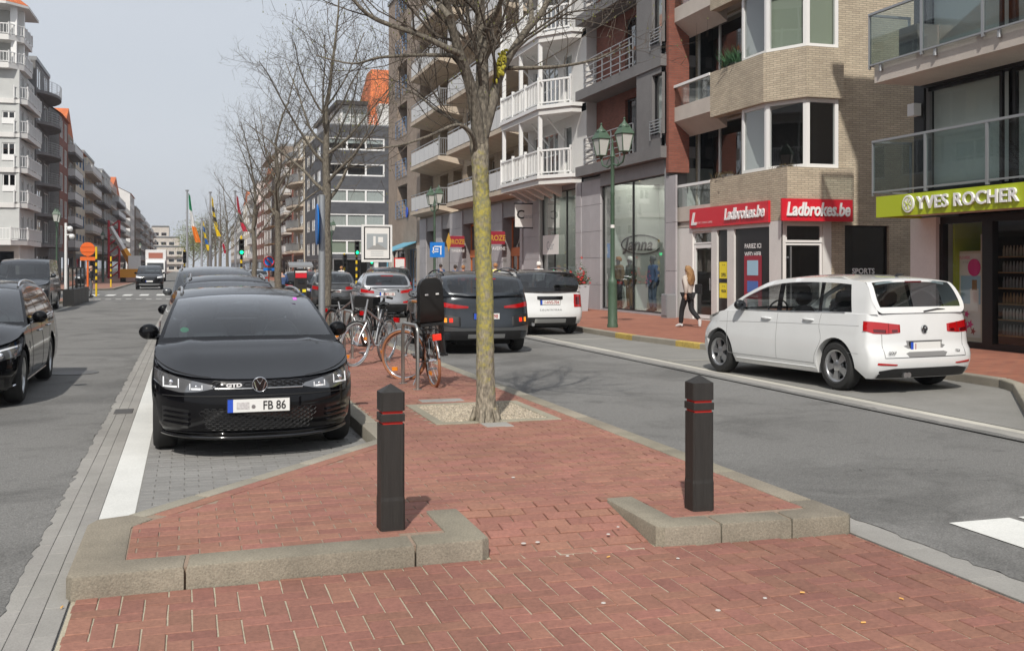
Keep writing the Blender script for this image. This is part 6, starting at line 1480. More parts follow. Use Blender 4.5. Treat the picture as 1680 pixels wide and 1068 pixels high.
# ================================================================== rows of houses farther off
WMESH = {}
def wmesh(wd, ht, m):
    k = (round(wd, 2), round(ht, 2), m)
    if k not in WMESH:
        fr = Fr((0, 0), (1, 0), (0, -1)); mb = MB(); e = .09
        for q in ((0, e), (wd / 2 - e / 2, wd / 2 + e / 2), (wd - e, wd)): mb.fbox(fr, q[0], q[1], .0, .08, 0, ht)
        for q in ((0, e), (ht - e, ht)): mb.fbox(fr, .001, wd - .001, .003, .077, q[0], q[1])
        a = mb.mesh('window'); a.materials.append(MATS[m]); p = MB().quad((.05, -.03, .05), (wd - .05, -.03, .05), (wd - .05, -.03, ht - .05), (.05, -.03, ht - .05)).mesh('pane'); p.materials.append(MATS['dark_glass'])
        WMESH[k] = (a, p)
    return WMESH[k]
def row_house(label, side, X, y0, y1, h, m, floors, wins, slabm=None, rail=None, roof='flat', frm='white_frame', slabd=1.1, dep=11, gable=None, shop='black_frame', group='houses along the far street', sm='concrete_grey'):
    sg = 1 if side == 'r' else -1; fr = RF(X) if side == 'r' else LF(X)
    b = wthing('town_house', label, 'building', (X, y0, 0), group); fh = (h - 3.6) / floors; L_ = y1 - y0
    ops = []
    for k in range(floors):
        z = 3.6 + k * fh
        for j in range(wins):
            cw = L_ / wins; a = y0 + cw * (j + .5); ops.append((a - cw * .32, a + cw * .32, z + .5, z + fh - .35))
    wall(b, fr, y0 + .01, y1 - .01, 3.3, h, ops, m, .18)
    for o in ops:
        a, p = wmesh(o[1] - o[0], o[3] - o[2], frm); rot = (0, 0, -math.pi / 2 if side == 'r' else math.pi / 2)
        yb = o[1] if side == 'r' else o[0]; loc = Vector((X + sg * .12, yb, o[2])) - Vector((X, y0, 0)); w = inst('window', a, b, loc, rot); inst('pane', p, w, (0, 0, 0))
    wall(b, fr, y0 + .01, y1 - .01, .02, 3.3, [(y0 + .8, y1 - .8, .2, 2.8)], sm, .25, name='shop_wall'); win(b, fr, y0 + .8, y1 - .8, .2, 2.8, shop, max(2, int(L_ / 2.2)), 1, -.15, .1, 'dark_glass', name='shop_window')
    xi0, xi1 = (X + .45, X + dep) if side == 'r' else (X - dep, X - .45); MB().box(xi0, xi1, y0 + .05, y1 - .05, 0, h - .1).build('dark_core', 'interior_dark', b)
    xo0, xo1 = (X + .02, X + dep) if side == 'r' else (X - dep, X - .02)
    MB().box(xo0, xo1, y0, y0 + .04, .02, h - .01).build('end_wall', gable or m, b)
    if roof == 'flat': MB().box(xo0 - .1, xo1 + .1, y0, y1, h + .003, h + .35).build('roof', 'zinc', b); 
    else:
        xm = (xo0 + xo1) / 2; hh = 4.2 if roof == 'pitch' else 3.
        if roof == 'cross':       # ridge towards the street axis, tiled slopes facing up and down the street
            ym = (y0 + y1) / 2; MB().prism([(xo0, y0), (xo1, y0), (xo1, y1), (xo0, y1)], h + .003, h + .06).build('eaves', 'zinc', b)
            MB().add([(xo0, y0, h + .061), (xo1, y0, h + .061), (xo1, y1, h + .061), (xo0, y1, h + .061), (xo0, ym, h + hh), (xo1, ym, h + hh)], [(0, 1, 5, 4), (2, 3, 4, 5), (1, 2, 5), (3, 0, 4)]).build('roof', 'roof_tiles', b)
        else:
            MB().add([(xo0 - .3, y0, h), (xo1 + .3, y0, h), (xo1 + .3, y1, h), (xo0 - .3, y1, h), (xm, y0, h + hh), (xm, y1, h + hh)], [(0, 4, 5, 3), (1, 2, 5, 4), (2, 3, 5), (3, 2, 1, 0)]).build('roof', 'roof_tiles', b)
            MB().add([(xo0, y0 - .003, h + .0), (xo1, y0 - .003, h + .0), (xm, y0 - .003, h + hh - .15)], [(0, 1, 2)]).build('gable', gable or m, b)
    if slabm:
        for k in range(floors):
            z = 3.6 + k * fh; xa_, xb_ = (X - slabd, X + .1) if side == 'r' else (X - .1, X + slabd)
            if slabm[1] == 'curve':
                pl = [(X, y0 + .3)] + [(X - sg * slabd * math.sin(math.pi * (j + .5) / 8) ** .6, y0 + .3 + (L_ - .6) * (j + .5) / 8) for j in range(8)] + [(X, y1 - .3)]
                MB().prism(ccw(pl), z - .05, z + .22).build('balcony_slab', slabm[0], b); polyrail(b, pl[1:-1] if side == 'l' else pl[1:-1][::-1], z + .22, z + 1.2, rail[0], rail[1], rail[2] if len(rail) > 2 else None)
            else:
                MB().box(xa_, xb_, y0 + .3, y1 - .3, z - .05, z + .22).build('balcony_slab', slabm[0], b); xx = X - sg * (slabd - .05)
                polyrail(b, [(xx, y0 + .35), (xx, y1 - .35)], z + .22, z + 1.2, rail[0], rail[1], rail[2] if len(rail) > 2 else None)
                polyrail(b, [(X, y0 + .35), (xx, y0 + .35)], z + .22, z + 1.2, rail[0], rail[1], rail[2] if len(rail) > 2 else None)
    return b
# left side, from the corner with the turret
b = wthing('turret_house', 'pale grey corner house with white balconies and orange-roofed turret at the left edge', 'building', (-18, 96, 0))
fT = CF(95.0); x0, x1 = -24., -14.9; op = [(AX(p, 95) - 1.6, AX(q, 95) - 1.6, ZP(y1_, AX(p, 95), 95), ZP(y0_, AX(p, 95), 95)) for p, q, y0_, y1_ in ((3, 25, 182, 203), (3, 25, 234, 263), (4, 26, 285, 314))]
op2 = [(o[0] - 2.6, o[1] - 2.6, o[2], o[3]) for o in op]
wall(b, fT, x0, x1, 3.4, 18.0, op + op2, 'pale_grey', .15)
for o in op + op2: win(b, fT, *o, 'white_frame', 2, 1, -.06, .09, 'dark_glass'); MB().fbox(fT, o[0], o[1], .01, .06, o[2], o[2] + .5).build('window_guard', 'white_frame', b)
wall(b, fT, x0, x1, .02, 3.4, [(-19, -15.3, .2, 3.)], 'concrete_light', .2, name='shop_wall'); win(b, fT, -19, -15.3, .2, 3., 'black_frame', 3, 1, -.1, .09, 'dark_glass', name='shop_window')
MB().box(-24, -15.2, 95.8, 106, 0, 18).build('dark_core', 'interior_dark', b)
fL = Fr((-14.9, 95.0), (0, 1), (1, 0)); ops = [(a, a + 1.3, z, z + 1.8) for z in (4.2, 7.2, 10.1, 13., 15.8) for a in (1.2, 4.2, 6.6)]
wall(b, fL, 0, 9.2, .02, 18.0, ops, 'pale_grey', .15)
for o in ops: win(b, fL, *o, 'white_frame', 1, 1, -.06, .09, 'dark_glass')
for k, z in enumerate((3.5, 6.6, 9.5, 12.4, 15.2)):
    pl = [(-24, 94.0 if k in (0,) else 94.85), (-15.4 if k == 0 else -15.3, 94.0 if k == 0 else 94.85), (-14.35, 95.6), (-14.3, 103.7), (-14.88, 103.7), (-14.88, 94.98), (-24, 94.98)]
    MB().prism(ccw(pl), z, z + .4).build('balcony_slab', 'white_wall', b); polyrail(b, pl[1:4] if k else pl[0:4], z + .4, z + 1.4, 'baluster', 'white_frame', step=.25)
for k, z in enumerate((18.0, 20.3)):
    pl = [(-24, 94.3), (-15.6, 94.3), (-14.6, 95.5), (-14.5, 99.5), (-24, 99.5)]; MB().prism(ccw(pl), z, z + .45).build('cornice', 'white_wall', b)
    if k == 0:
        for px_ in ((-22, 94.6), (-19.2, 94.6), (-16.8, 94.6), (-15.3, 95.0), (-14.95, 96.5), (-14.95, 98.9)): MB().box(px_[0] - .22, px_[0] + .22, px_[1] - .22, px_[1] + .22, 18.46, 20.29).build('column', 'white_frame', b)
        MB().box(-23, -15.5, 95.8, 99, 18.46, 20.29).build('loggia_wall', 'pale_grey', b)
    polyrail(b, pl[0:4], z + .45, z + 1.35, 'baluster', 'white_frame', step=.25)
for px_ in ((-22, 94.6), (-19.2, 94.6), (-16.8, 94.6), (-15.3, 95.0), (-14.95, 96.5)): MB().box(px_[0] - .25, px_[0] + .25, px_[1] - .25, px_[1] + .25, 20.76, 23.1).build('column', 'white_frame', b)
MB().box(-23, -15.8, 96.2, 99, 20.76, 23.1).build('loggia_wall', 'pale_grey', b)
ev = [(-25, 93.6), (-15.7, 93.6), (-14.2, 95.2), (-14.1, 100.5), (-25, 100.5)]; MB().prism(ccw(ev), 23.1, 23.3).build('eaves', 'white_wall', b)
n_ = len(ev); MB().add([(p[0], p[1], 23.31) for p in ev] + [(-19.5, 97, 27.6)], [(i, (i + 1) % n_, n_) for i in range(n_)]).build('roof', 'roof_tiles', b)
b.location.x += 1.6
row_house('dark apartment house with stacked rounded balconies next to the turret', 'l', -13.2, 104, 114, 20.5, 'concrete_grey', 6, 2, ('concrete_grey', 'curve'), ('bars', 'rail_steel'), slabd=1.6, gable='concrete_grey')
row_house('tall house with bare grey gable wall and rust brick front', 'l', -12.4, 115, 123, 17.2, 'red_brick', 5, 2, roof='pitch', gable='grey_brick')
row_house('brown house with white bay windows and small orange roof', 'l', -12.8, 123.2, 133, 16.6, 'brown_brick', 5, 2, ('concrete_grey', 'box'), ('panel', 'grey_metal', 'panel_grey'), roof='cross')
row_house('cream house with steep orange tiled roof and dark blue window strips', 'l', -12.6, 133.2, 145, 15.8, 'cream', 5, 3, roof='pitch', frm='rail_blue')
LBL = [('grey-beige apartment house with white balcony fronts, past the cream one on the left row', 'cream', ('panel', 'grey_metal', 'panel_grey')), ('dark brick apartment house with steel balconies before the red hoist', 'brown_brick', ('bars', 'rail_steel')), ('pale house with dark balconies beside the red hoist', 'pale_grey', ('bars', 'rail_steel')),
       ('tan brick house behind the crane arm on the left row', 'tan_brick', ('panel', 'grey_metal', 'panel_trans')), ('grey apartment house above the lorry, last before the white gable', 'grey_brick', ('bars', 'rail_steel'))]
y = 145.2
for k, (lb, mm, rl) in enumerate(LBL):
    e = y + (16, 15, 18, 22, 26)[k]; row_house(lb, 'l', -12.8 + (k % 2) * .3, y, e - .2, (16.4, 15.6, 16.8, 15.2, 14.6)[k], mm, 5, 3, ('concrete_light' if k % 2 == 0 else 'concrete_grey', 'box'), rl, roof='flat' if k != 3 else 'cross'); y = e
b = row_house('white gabled house with orange roof standing tall at the end of the left row', 'l', -12.9, 262, 282, 19., 'white_wall', 6, 3, roof='pitch', gable='white_wall', dep=16)
for j in range(3):
    for k in range(4): win(b, CF(262), -26.5 + j * 5.2, -25 + j * 5.2, 5 + k * 3.3, 6.8 + k * 3.3, 'white_frame', 1, 1, .05, .12, 'dark_glass')
for k in range(4): row_house(['distant brown house on the left, first past the white gable', 'distant grey house on the left, second past the white gable', 'distant cream house on the left, third past the white gable', 'distant red brick house on the left, fourth past the white gable'][k], 'l', -12.6 + .4 * k, 284 + 26 * k, 309.8 + 26 * k, 17 - k, ['brown_brick', 'grey_brick', 'cream', 'red_brick'][k], 5, 4, ('concrete_light', 'box'), ('bars', 'rail_steel'))
b = wthing('terraced_block', 'stepped concrete apartment block closing the view down the street', 'building', (-5, 430, 0))
for k, (x0, x1, h0, h1, yy_) in enumerate(((-13.5, -1, 0, 9.5, 428), (-13.5, -3, 9.5, 13.2, 431), (-13.5, -7, 13.2, 17.5, 434))):
    nfl = int((h1 - h0) / 2.9); ops = [(x0 + .6 + j * 2.9, x0 + 2.8 + j * 2.9, h0 + .5 + q * 2.9, h0 + 2.2 + q * 2.9) for q in range(max(1, nfl)) for j in range(int((x1 - x0) / 2.9))]
    wall(b, CF(yy_), x0, x1, h0 + .02, h1, ops, 'concrete_light', .2); MB().box(x0 + .02, x1, yy_ + .5, yy_ + 12, h0, h1 + .2).build('dark_core', 'interior_dark', b)
    for o in ops: win(b, CF(yy_), *o, 'white_frame', 1, 1, -.08, .12, 'dark_glass')
    for q in range(max(1, nfl)): MB().box(x0, x1, yy_ - 1.2, yy_ + .0, h0 + q * 2.9 + .05, h0 + .9 + q * 2.9).build('balcony_front', 'concrete_light', b)
    MB().box(x0, x1, yy_ - .3, yy_ + 12.2, h1 + .21, h1 + .6).build('roof', 'zinc', b)
# right side, beyond the slate block
row_house('beige apartment house with rounded balconies beyond the slate block', 'r', 14.2, 136.4, 150, 18.5, 'cream', 5, 2, ('concrete_beige', 'curve'), ('baluster', 'grey_metal'), slabd=1.6, group='houses along the far right street', gable='cream')
row_house('red and white apartment house with small balconies right of the third trunk', 'r', 14., 150.4, 166, 17.5, 'red_brick', 5, 3, ('concrete_light', 'box'), ('panel', 'white_frame', 'panel_grey'), group='houses along the far right street')
b = row_house('dark house wrapped in scaffolding behind the flags', 'r', 13.8, 166.4, 184, 20.5, 'brown_brick', 6, 3, group='houses along the far right street')
sc = wthing('scaffolding', 'rust coloured scaffolding in front of the dark house', 'scaffolding', (12.6, 166, 0)); mat('scaffold', (.13, .07, .045), .6)
for k in range(7): MB().box(12.0, 13.2, 166, 184, 2.6 + k * 2.7, 2.66 + k * 2.7).build('deck', 'wood', sc)
for j in range(7):
    for xx in (12.05, 13.15): MB().tube([(xx, 166.1 + j * 2.95, 0), (xx, 166.1 + j * 2.95, 21)], .05, 5).build('standard', 'scaffold', sc)
for k in range(7): MB().tube([(12.0, 166.1 + (k % 2) * 9, 2.6 + 2.7 * k), (12.0, 175 + (k % 2) * 9, 5.3 + 2.7 * k)], .04, 5).build('brace', 'scaffold', sc)
RL = [('white plastered house with dark bays past the scaffolding', 'white_wall', 16.5, 'cross'), ('brick house with orange roof, second past the scaffolding', 'red_brick', 14.5, 'pitch'), ('white apartment house with rounded corner balconies right of the small red and white flag', 'white_wall', 19.5, 'flat'), ('cream house near the end of the right row', 'cream', 17.5, 'cross'), ('grey stone house at the end of the right row', 'grey_brick', 16., 'flat'), ('tan house closing the right row', 'tan_brick', 15., 'flat')]
y = 184.4
for k, (lb, mm, h_, rf_) in enumerate(RL):
    e = y + (20, 22, 26, 30, 36, 44)[k]; row_house(lb, 'r', 13.8, y, e - .3, h_, mm, 5, 3, ('white_wall', 'curve') if k == 2 else None, ('panel', 'white_frame', 'panel_grey') if k == 2 else None, roof=rf_, group='houses along the far right street'); y = e
# houses on our side of the crossing at left: out of frame, but mirrored in the shop windows and shading nothing in view
row_house('white house with balustered balconies opposite the shops, outside the view', 'l', -13, 20, 34, 15.5, 'white_wall', 4, 3, ('white_wall', 'box'), ('baluster', 'white_frame'), group='houses opposite the shops')
row_house('pale house opposite the shops, outside the view', 'l', -13, 34.2, 48, 14, 'pale_grey', 4, 3, ('concrete_light', 'box'), ('panel', 'grey_metal', 'panel_grey'), group='houses opposite the shops', roof='cross')
row_house('cream house opposite the shops near the crossing, outside the view', 'l', -13, 48.2, 56.5, 15, 'cream', 4, 2, group='houses opposite the shops')
row_house('tan house opposite the island, outside the view', 'l', -13, 4, 19.8, 14, 'tan_brick', 4, 3, ('concrete_light', 'box'), ('baluster', 'white_frame'), group='houses opposite the shops')
# ------------------------------------------------------------------ bare street trees
def PT(px, py, d):
    r = (px - HX) * d / FPX; return Vector((d * SY + r * CY, d * CY - r * SY, CAMH - (py - HY) * d / FPX))
def barkmat(name, moss, base=(.155, .135, .105)):
    m = bpy.data.materials.new(name); m.use_nodes = True; t = m.node_tree; b = t.nodes['Principled BSDF']; b.inputs['Roughness'].default_value = .9
    g = nd(t, 'ShaderNodeNewGeometry'); mp = nd(t, 'ShaderNodeMapping'); mp.inputs['Scale'].default_value = (1, 1, .35); t.links.new(g.outputs['Position'], mp.inputs[0])
    n = nd(t, 'ShaderNodeTexNoise'); n.inputs['Scale'].default_value = 45; n.inputs['Detail'].default_value = 6; t.links.new(mp.outputs[0], n.inputs[0])
    cr = nd(t, 'ShaderNodeValToRGB'); e = cr.color_ramp.elements; e[0].position = .3; e[0].color = (base[0] * .45, base[1] * .45, base[2] * .45, 1); e[1].position = .7; e[1].color = (base[0] * 1.5, base[1] * 1.5, base[2] * 1.5, 1); t.links.new(n.outputs[0], cr.inputs[0])
    col_ = cr.outputs[0]
    if moss:
        n2 = nd(t, 'ShaderNodeTexNoise'); n2.inputs['Scale'].default_value = 9; n2.inputs['Detail'].default_value = 8; n2.inputs['Roughness'].default_value = .75; t.links.new(g.outputs['Position'], n2.inputs[0])
        sx = nd(t, 'ShaderNodeSeparateXYZ'); t.links.new(g.outputs['Position'], sx.inputs[0])
        hz = nd(t, 'ShaderNodeFloatCurve') ; hz = nd(t, 'ShaderNodeMapRange'); hz.inputs[1].default_value = .3; hz.inputs[2].default_value = 1.2; t.links.new(sx.outputs[2], hz.inputs[0])
        h2 = nd(t, 'ShaderNodeMapRange'); h2.inputs[1].default_value = 2.9; h2.inputs[2].default_value = 2.3; t.links.new(sx.outputs[2], h2.inputs[0])
        mu = nd(t, 'ShaderNodeMath', operation='MULTIPLY'); t.links.new(hz.outputs[0], mu.inputs[0]); t.links.new(h2.outputs[0], mu.inputs[1])
        ad = nd(t, 'ShaderNodeMath', operation='MULTIPLY_ADD'); ad.inputs[1].default_value = .24; t.links.new(mu.outputs[0], ad.inputs[0]); t.links.new(n2.outputs[0], ad.inputs[2])
        mr = nd(t, 'ShaderNodeMapRange'); mr.inputs[1].default_value = .56; mr.inputs[2].default_value = .74; t.links.new(ad.outputs[0], mr.inputs[0])
        n4 = nd(t, 'ShaderNodeTexNoise'); n4.inputs['Scale'].default_value = 30; t.links.new(g.outputs['Position'], n4.inputs[0])
        c2 = nd(t, 'ShaderNodeValToRGB'); q = c2.color_ramp.elements; q[0].position = .35; q[0].color = (.20, .195, .11, 1); q[1].position = .65; q[1].color = (.36, .31, .07, 1); t.links.new(n4.outputs[0], c2.inputs[0])
        mx = nd(t, 'ShaderNodeMix', data_type='RGBA'); t.links.new(mr.outputs[0], mx.inputs[0]); t.links.new(col_, mx.inputs[6]); t.links.new(c2.outputs[0], mx.inputs[7]); col_ = mx.outputs[2]
    t.links.new(col_, b.inputs['Base Color'])
    bp = nd(t, 'ShaderNodeBump'); bp.inputs['Strength'].default_value = .8; bp.inputs['Distance'].default_value = .02; t.links.new(n.outputs[0], bp.inputs['Height']); t.links.new(bp.outputs[0], b.inputs['Normal'])
    MATS[name] = m
barkmat('bark_moss', True, (.25, .22, .17)); barkmat('bark', False, (.15, .132, .105)); mat('twig_bark', (.085, .07, .055), .9); mat('moss_patch', (.36, .32, .04), .95, var=.3, vs=40)
mat('bud', (.16, .17, .05), .9)
class Tree:
    def __init__(s, seed): s.r = random.Random(seed); s.tw = MB(); s.buds = MB(); s.limbs = []
    def bend(s, p, d, L, n, wob, up):
        pts = [p.copy()]; d = d.normalized()
        for k in range(n):
            d = (d + Vector((s.r.gauss(0, wob), s.r.gauss(0, wob), s.r.gauss(0, wob) + up))).normalized(); p = p + d * (L / n); pts.append(p.copy())
        return pts
    def twigs(s, pts, r0, lev, dens=1., maxlev=3):
        """side shoots along a limb polyline"""
        tot = sum((b - a).length for a, b in zip(pts, pts[1:])); n = int(tot * (3.4, 4.6, 6.0)[lev] * dens)
        for k in range(n):
            t = .18 + .82 * (k + s.r.random()) / max(1, n); f = t * (len(pts) - 1); i = min(int(f), len(pts) - 2); p = pts[i].lerp(pts[i + 1], f - i); ax = (pts[i + 1] - pts[i]).normalized()
            sd = ax.orthogonal().normalized(); sd.rotate(Matrix.Rotation(s.r.uniform(0, 6.28), 3, ax)); d = (ax * s.r.uniform(.35, .9) + sd * s.r.uniform(.6, 1.) + Vector((0, 0, .25))).normalized()
            L = ((1.5, .75, .34)[lev]) * s.r.uniform(.45, 1.1) * (1.15 - .6 * t); r = max(.0028, r0 * (.42, .5, .5)[lev] * (1.1 - .6 * t))
            q = s.bend(p, d, L, 5 if lev < 2 else 3, .17, .05); s.tw.tube(q, [r * (1 - .72 * j / (len(q) - 1)) for j in range(len(q))], 5 if lev == 0 else 3, caps=False)
            if lev < maxlev - 1: s.twigs(q, r, lev + 1, dens, maxlev)
            elif s.r.random() < .5: e = q[-1]; s.buds.add([e + Vector((.008, 0, 0)), e + Vector((-.004, .007, 0)), e + Vector((-.004, -.007, 0)), e + Vector((0, 0, .022))], [(0, 1, 3), (1, 2, 3), (2, 0, 3)])
    def limb(s, pts, r0, r1): s.limbs.append((pts, r0, r1))
    def build(s, root, bark, dens=1., maxlev=3, seg=10):
        for pts, r0, r1 in s.limbs:
            n = len(pts); MB().tube(pts, [r0 + (r1 - r0) * (k / (n - 1)) ** .8 for k in range(n)], seg).build('limb', bark, root, smooth=60); s.twigs(pts, (r0 + r1) / 2, 0, dens, maxlev)
        s.tw.build('twigs', 'twig_bark', root, smooth=60, kind='stuff')
        if s.buds.v: s.buds.build('buds', 'bud', root, kind='stuff')
g = G(798, 694, HI - .02); d0 = DEP(g.x, g.y)
tr = wthing('street_tree', 'bare tree with yellow lichen on its trunk in the gravel pit beside the bollards', 'tree', g, 'bare trees along the island')
T = Tree(3)
tp = [(799, 694, .140), (798, 680, .124), (797, 650, .110), (796, 600, .101), (796, 540, .098), (795, 470, .096), (792, 400, .094), (791, 345, .102), (789, 320, .094), (788, 280, .095), (786, 235, .105), (786, 205, .09)]
cu = []; rr_ = []
for k, (a, b_, r) in enumerate(tp): cu.append(PT(a, b_, d0)); rr_.append(r * .89)
c2 = smooth_curve(cu, 6); r2 = [p.x for p in smooth_curve([(r, 0, 0) for r in rr_], 6)]
tm = MB(); tm.tube(c2, r2, 20); rt = random.Random(5)
tm.v = [(x + rt.gauss(0, .0028), y + rt.gauss(0, .0028), z) for x, y, z in tm.v]
for q in range(20):                                # root flare
    pass
tm.build('trunk', 'bark_moss', tr, smooth=70)
for a in (0.3, 1.6, 2.9, 4.1, 5.3): MB().tube([g + Vector((.10 * math.cos(a), .10 * math.sin(a), .16)), g + Vector((.145 * math.cos(a), .145 * math.sin(a), .03)), g + Vector((.19 * math.cos(a), .19 * math.sin(a), -.01))], [.035, .03, .01], 8).build('root', 'bark_moss', tr, smooth=60)
def LP(lst, dd0, dd1): n = len(lst); return smooth_curve([PT(a, b_, d0 + dd0 + (dd1 - dd0) * k / (n - 1)) for k, (a, b_) in enumerate(lst)], 4)
T.limb(LP([(786, 215), (791, 150), (790, 60), (784, -40), (790, -160), (786, -300)], 0, .1), .088, .02)
T.limb(LP([(787, 235), (774, 150), (753, 86), (738, 29), (729, -20), (722, -110), (730, -200)], -.03, -.9), .07, .018)
T.limb(LP([(752, 88), (735, 80), (686, 57), (623, 35), (591, 13), (560, -30), (545, -70)], -.4, -.9), .036, .01)
T.limb(LP([(757, 95), (740, 92), (686, 91), (623, 95), (578, 105), (520, 92)], -.4, .7), .028, .007)
T.limb(LP([(788, 290), (772, 222), (743, 197), (712, 178), (690, 160), (655, 140)], 0, .9), .03, .008)
T.limb(LP([(781, 250), (775, 222), (750, 205), (700, 225), (650, 240), (600, 245)], -.05, -.8), .026, .006)
T.limb(LP([(791, 225), (806, 175), (822, 118), (858, 58), (893, 14), (915, -50), (925, -140)], 0, .3), .068, .016)
T.limb(LP([(826, 112), (870, 112), (930, 108), (985, 95), (1030, 70)], .2, -.7), .026, .006)
T.limb(LP([(858, 58), (872, 30), (868, -30), (880, -110), (878, -200)], .25, 1.2), .036, .012)
T.limb(LP([(790, 60), (815, 20), (835, -50), (842, -150)], .05, -1.0), .036, .01)
T.limb(LP([(738, 29), (708, -10), (680, -70), (665, -160)], -.7, -.1), .034, .01)
T.limb(LP([(790, 100), (770, 50), (764, -20), (750, -120)], .05, 1.0), .036, .01)
T.limb(LP([(790, 20), (800, -60), (830, -160), (850, -280)], .05, .6), .03, .01)
T.build(tr, 'bark', 1.35)
mo = MB(); rm = random.Random(9)
for k in range(90):
    f = rm.random(); c_ = PT(818 + 11 * f, 128 - 40 * f, d0 + .03); a = rm.uniform(2.2, 5.2); rr3 = .05 - .012 * f
    mo.ball(c_ + Vector((rr3 * math.cos(a), rr3 * math.sin(a), rm.gauss(0, .03))), (rm.uniform(.008, .02), rm.uniform(.008, .02), rm.uniform(.01, .03)), 6, 4)
mo.build('moss', 'moss_patch', tr, smooth=60, kind='stuff')
# the other trees of the row
def street_tree(x, y, seed, lab, h=8.3, fork=3.2, dens=.85, maxlev=3, spread=1., grp='bare trees along the island', z=HI - .02, lean=0.):
    r = random.Random(seed); t = wthing('street_tree', lab, 'tree', (x, y, z), grp); T = Tree(seed)
    tp = [Vector((x + lean * k / 8 + r.gauss(0, .02), y + r.gauss(0, .02), z + h * .62 * k / 8)) for k in range(9)]; tp[0] = Vector((x, y, z))
    rr = [.15, .125, .118, .112, .105, .095, .08, .065, .05]; MB().tube(smooth_curve(tp, 3), [p.x for p in smooth_curve([(q, 0, 0) for q in rr], 3)], 12).build('trunk', 'bark', t, smooth=70)
    T.limb(T.bend(tp[-1], Vector((r.gauss(0, .08), r.gauss(0, .08), 1)), h * .38, 7, .08, .05), .05, .012)
    n = 11
    for k in range(n):
        f = (fork + (h * .62 - fork) * k / (n - 1)) / (h * .62) * 8; i = min(7, int(f)); p = tp[i].lerp(tp[i + 1], f - i); a = k * 2.4 + r.uniform(-.4, .4)
        d = Vector((math.cos(a) * spread, math.sin(a) * spread, r.uniform(.55, 1.15))); L = (h - p.z) * r.uniform(.55, .8) * (1.0 if k < 7 else .8); T.limb(T.bend(p, d, L, 8, .1, .07), .048 - .0022 * k, .009)
    T.build(t, 'bark', dens, maxlev, 7); return t
street_tree(2.96, 23.7, 21, 'bare tree behind the grey sign post, second along the island', 8.3, 3.0, 1.45)
street_tree(2.96, 37., 24, 'bare tree beyond the parking meter, third along the island', 8.7, 3.0, 1.25)
street_tree(2.96, 50., 33, 'bare tree before the crossing, fourth along the island', 8.4, 2.8, 1.05)
for k, yy in enumerate((84, 97, 111, 126, 142)): street_tree(2.9 - .1 * k, yy, 40 + k, ['bare tree on the far island, nearest to the flags', 'bare tree on the far island, second past the crossing', 'bare tree on the far island, third past the crossing', 'bare tree on the far island, fourth past the crossing', 'bare tree on the far island, fifth past the crossing'][k], 8.8, 2.8, .8, 3 if k < 2 else 2, grp='bare trees on the far island')
mat('young_leaf', (.16, .18, .06), .8, rand=.3)
def leafy(x, y, seed, lab, h, w):
    t = street_tree(x, y, seed, lab, h, 2.5, .4, 2, grp='budding trees far down the island'); r = random.Random(seed); lf = MB()
    for k in range(2600):
        a, b_, c_ = r.gauss(0, .36), r.gauss(0, .36), r.gauss(0, .3)
        p = Vector((x + a * w, y + b_ * w, h * .66 + c_ * h * .5)); s_ = r.uniform(.05, .12); u = Vector((r.gauss(0, 1), r.gauss(0, 1), r.gauss(0, 1))).normalized(); v = u.orthogonal().normalized()
        lf.add([p - u * s_, p + v * s_ * .6, p + u * s_, p - v * s_ * .6], [(0, 1, 2, 3)])
    lf.build('crown', 'young_leaf', t, kind='stuff')
for k, (xx, yy) in enumerate(((.9, 176), (2.4, 190), (1.0, 210), (3.2, 160))): leafy(xx, yy, 60 + k, ['tree with yellowish young leaves far down the island, leftmost', 'tree with yellowish young leaves far down the island, second from left', 'tree with young leaves at the very end of the island', 'tree with sparse young leaves behind the far flags'][k], 9.5, 4.2)

# ------------------------------------------------------------------ street lamps
mat('lamp_green', (.06, .105, .068), .5, var=.15, vs=10); mat('lamp_pane', (.55, .55, .52), .3); mat('galv', (.33, .35, .37), .5, metal=.5, var=.1, vs=20)
mat('yellow_post', (.75, .50, .01), .5); mat('post_black', (.015, .015, .015), .5); mat('signal_black', (.012, .012, .012), .5)
mat('green_light', (.02, .6, .35), .4, emit=((.02, 1., .5), 1.2)); mat('red_dim', (.15, .01, .01), .4); mat('sign_blue', (.01, .18, .60), .4); mat('orange_sign', (.75, .14, .02), .5)
def lantern(mb_f, mb_g, x, y, z):
    for k in range(4):
        a = math.pi / 4 + k * math.pi / 2; a2 = a + math.pi / 2
        def c(r, zz, an): return (x + r * math.cos(an), y + r * math.sin(an), z + zz)
        mb_f.tube([c(.13, 0, a), c(.235, .44, a)], .014, 5); mb_f.tube([c(.235, .44, a), c(.235, .44, a2)], .018, 5); mb_f.tube([c(.13, .0, a), c(.13, .0, a2)], .014, 5)
        mb_g.quad(c(.125, 0, a), c(.125, 0, a2), c(.23, .44, a2), c(.23, .44, a))
        mb_f.quad(c(.27, .44, a), c(.27, .44, a2), c(.14, .64, a2), c(.14, .64, a))
    mb_f.lathe([(.14, .62), (.11, .68), (.07, .70), (.03, .76), (.02, .80), (.035, .83), (0, .87)], (x, y, z), 10); mb_f.lathe([(0, -.10), (.03, -.08), (.05, -.03), (.13, .0)], (x, y, z), 10)
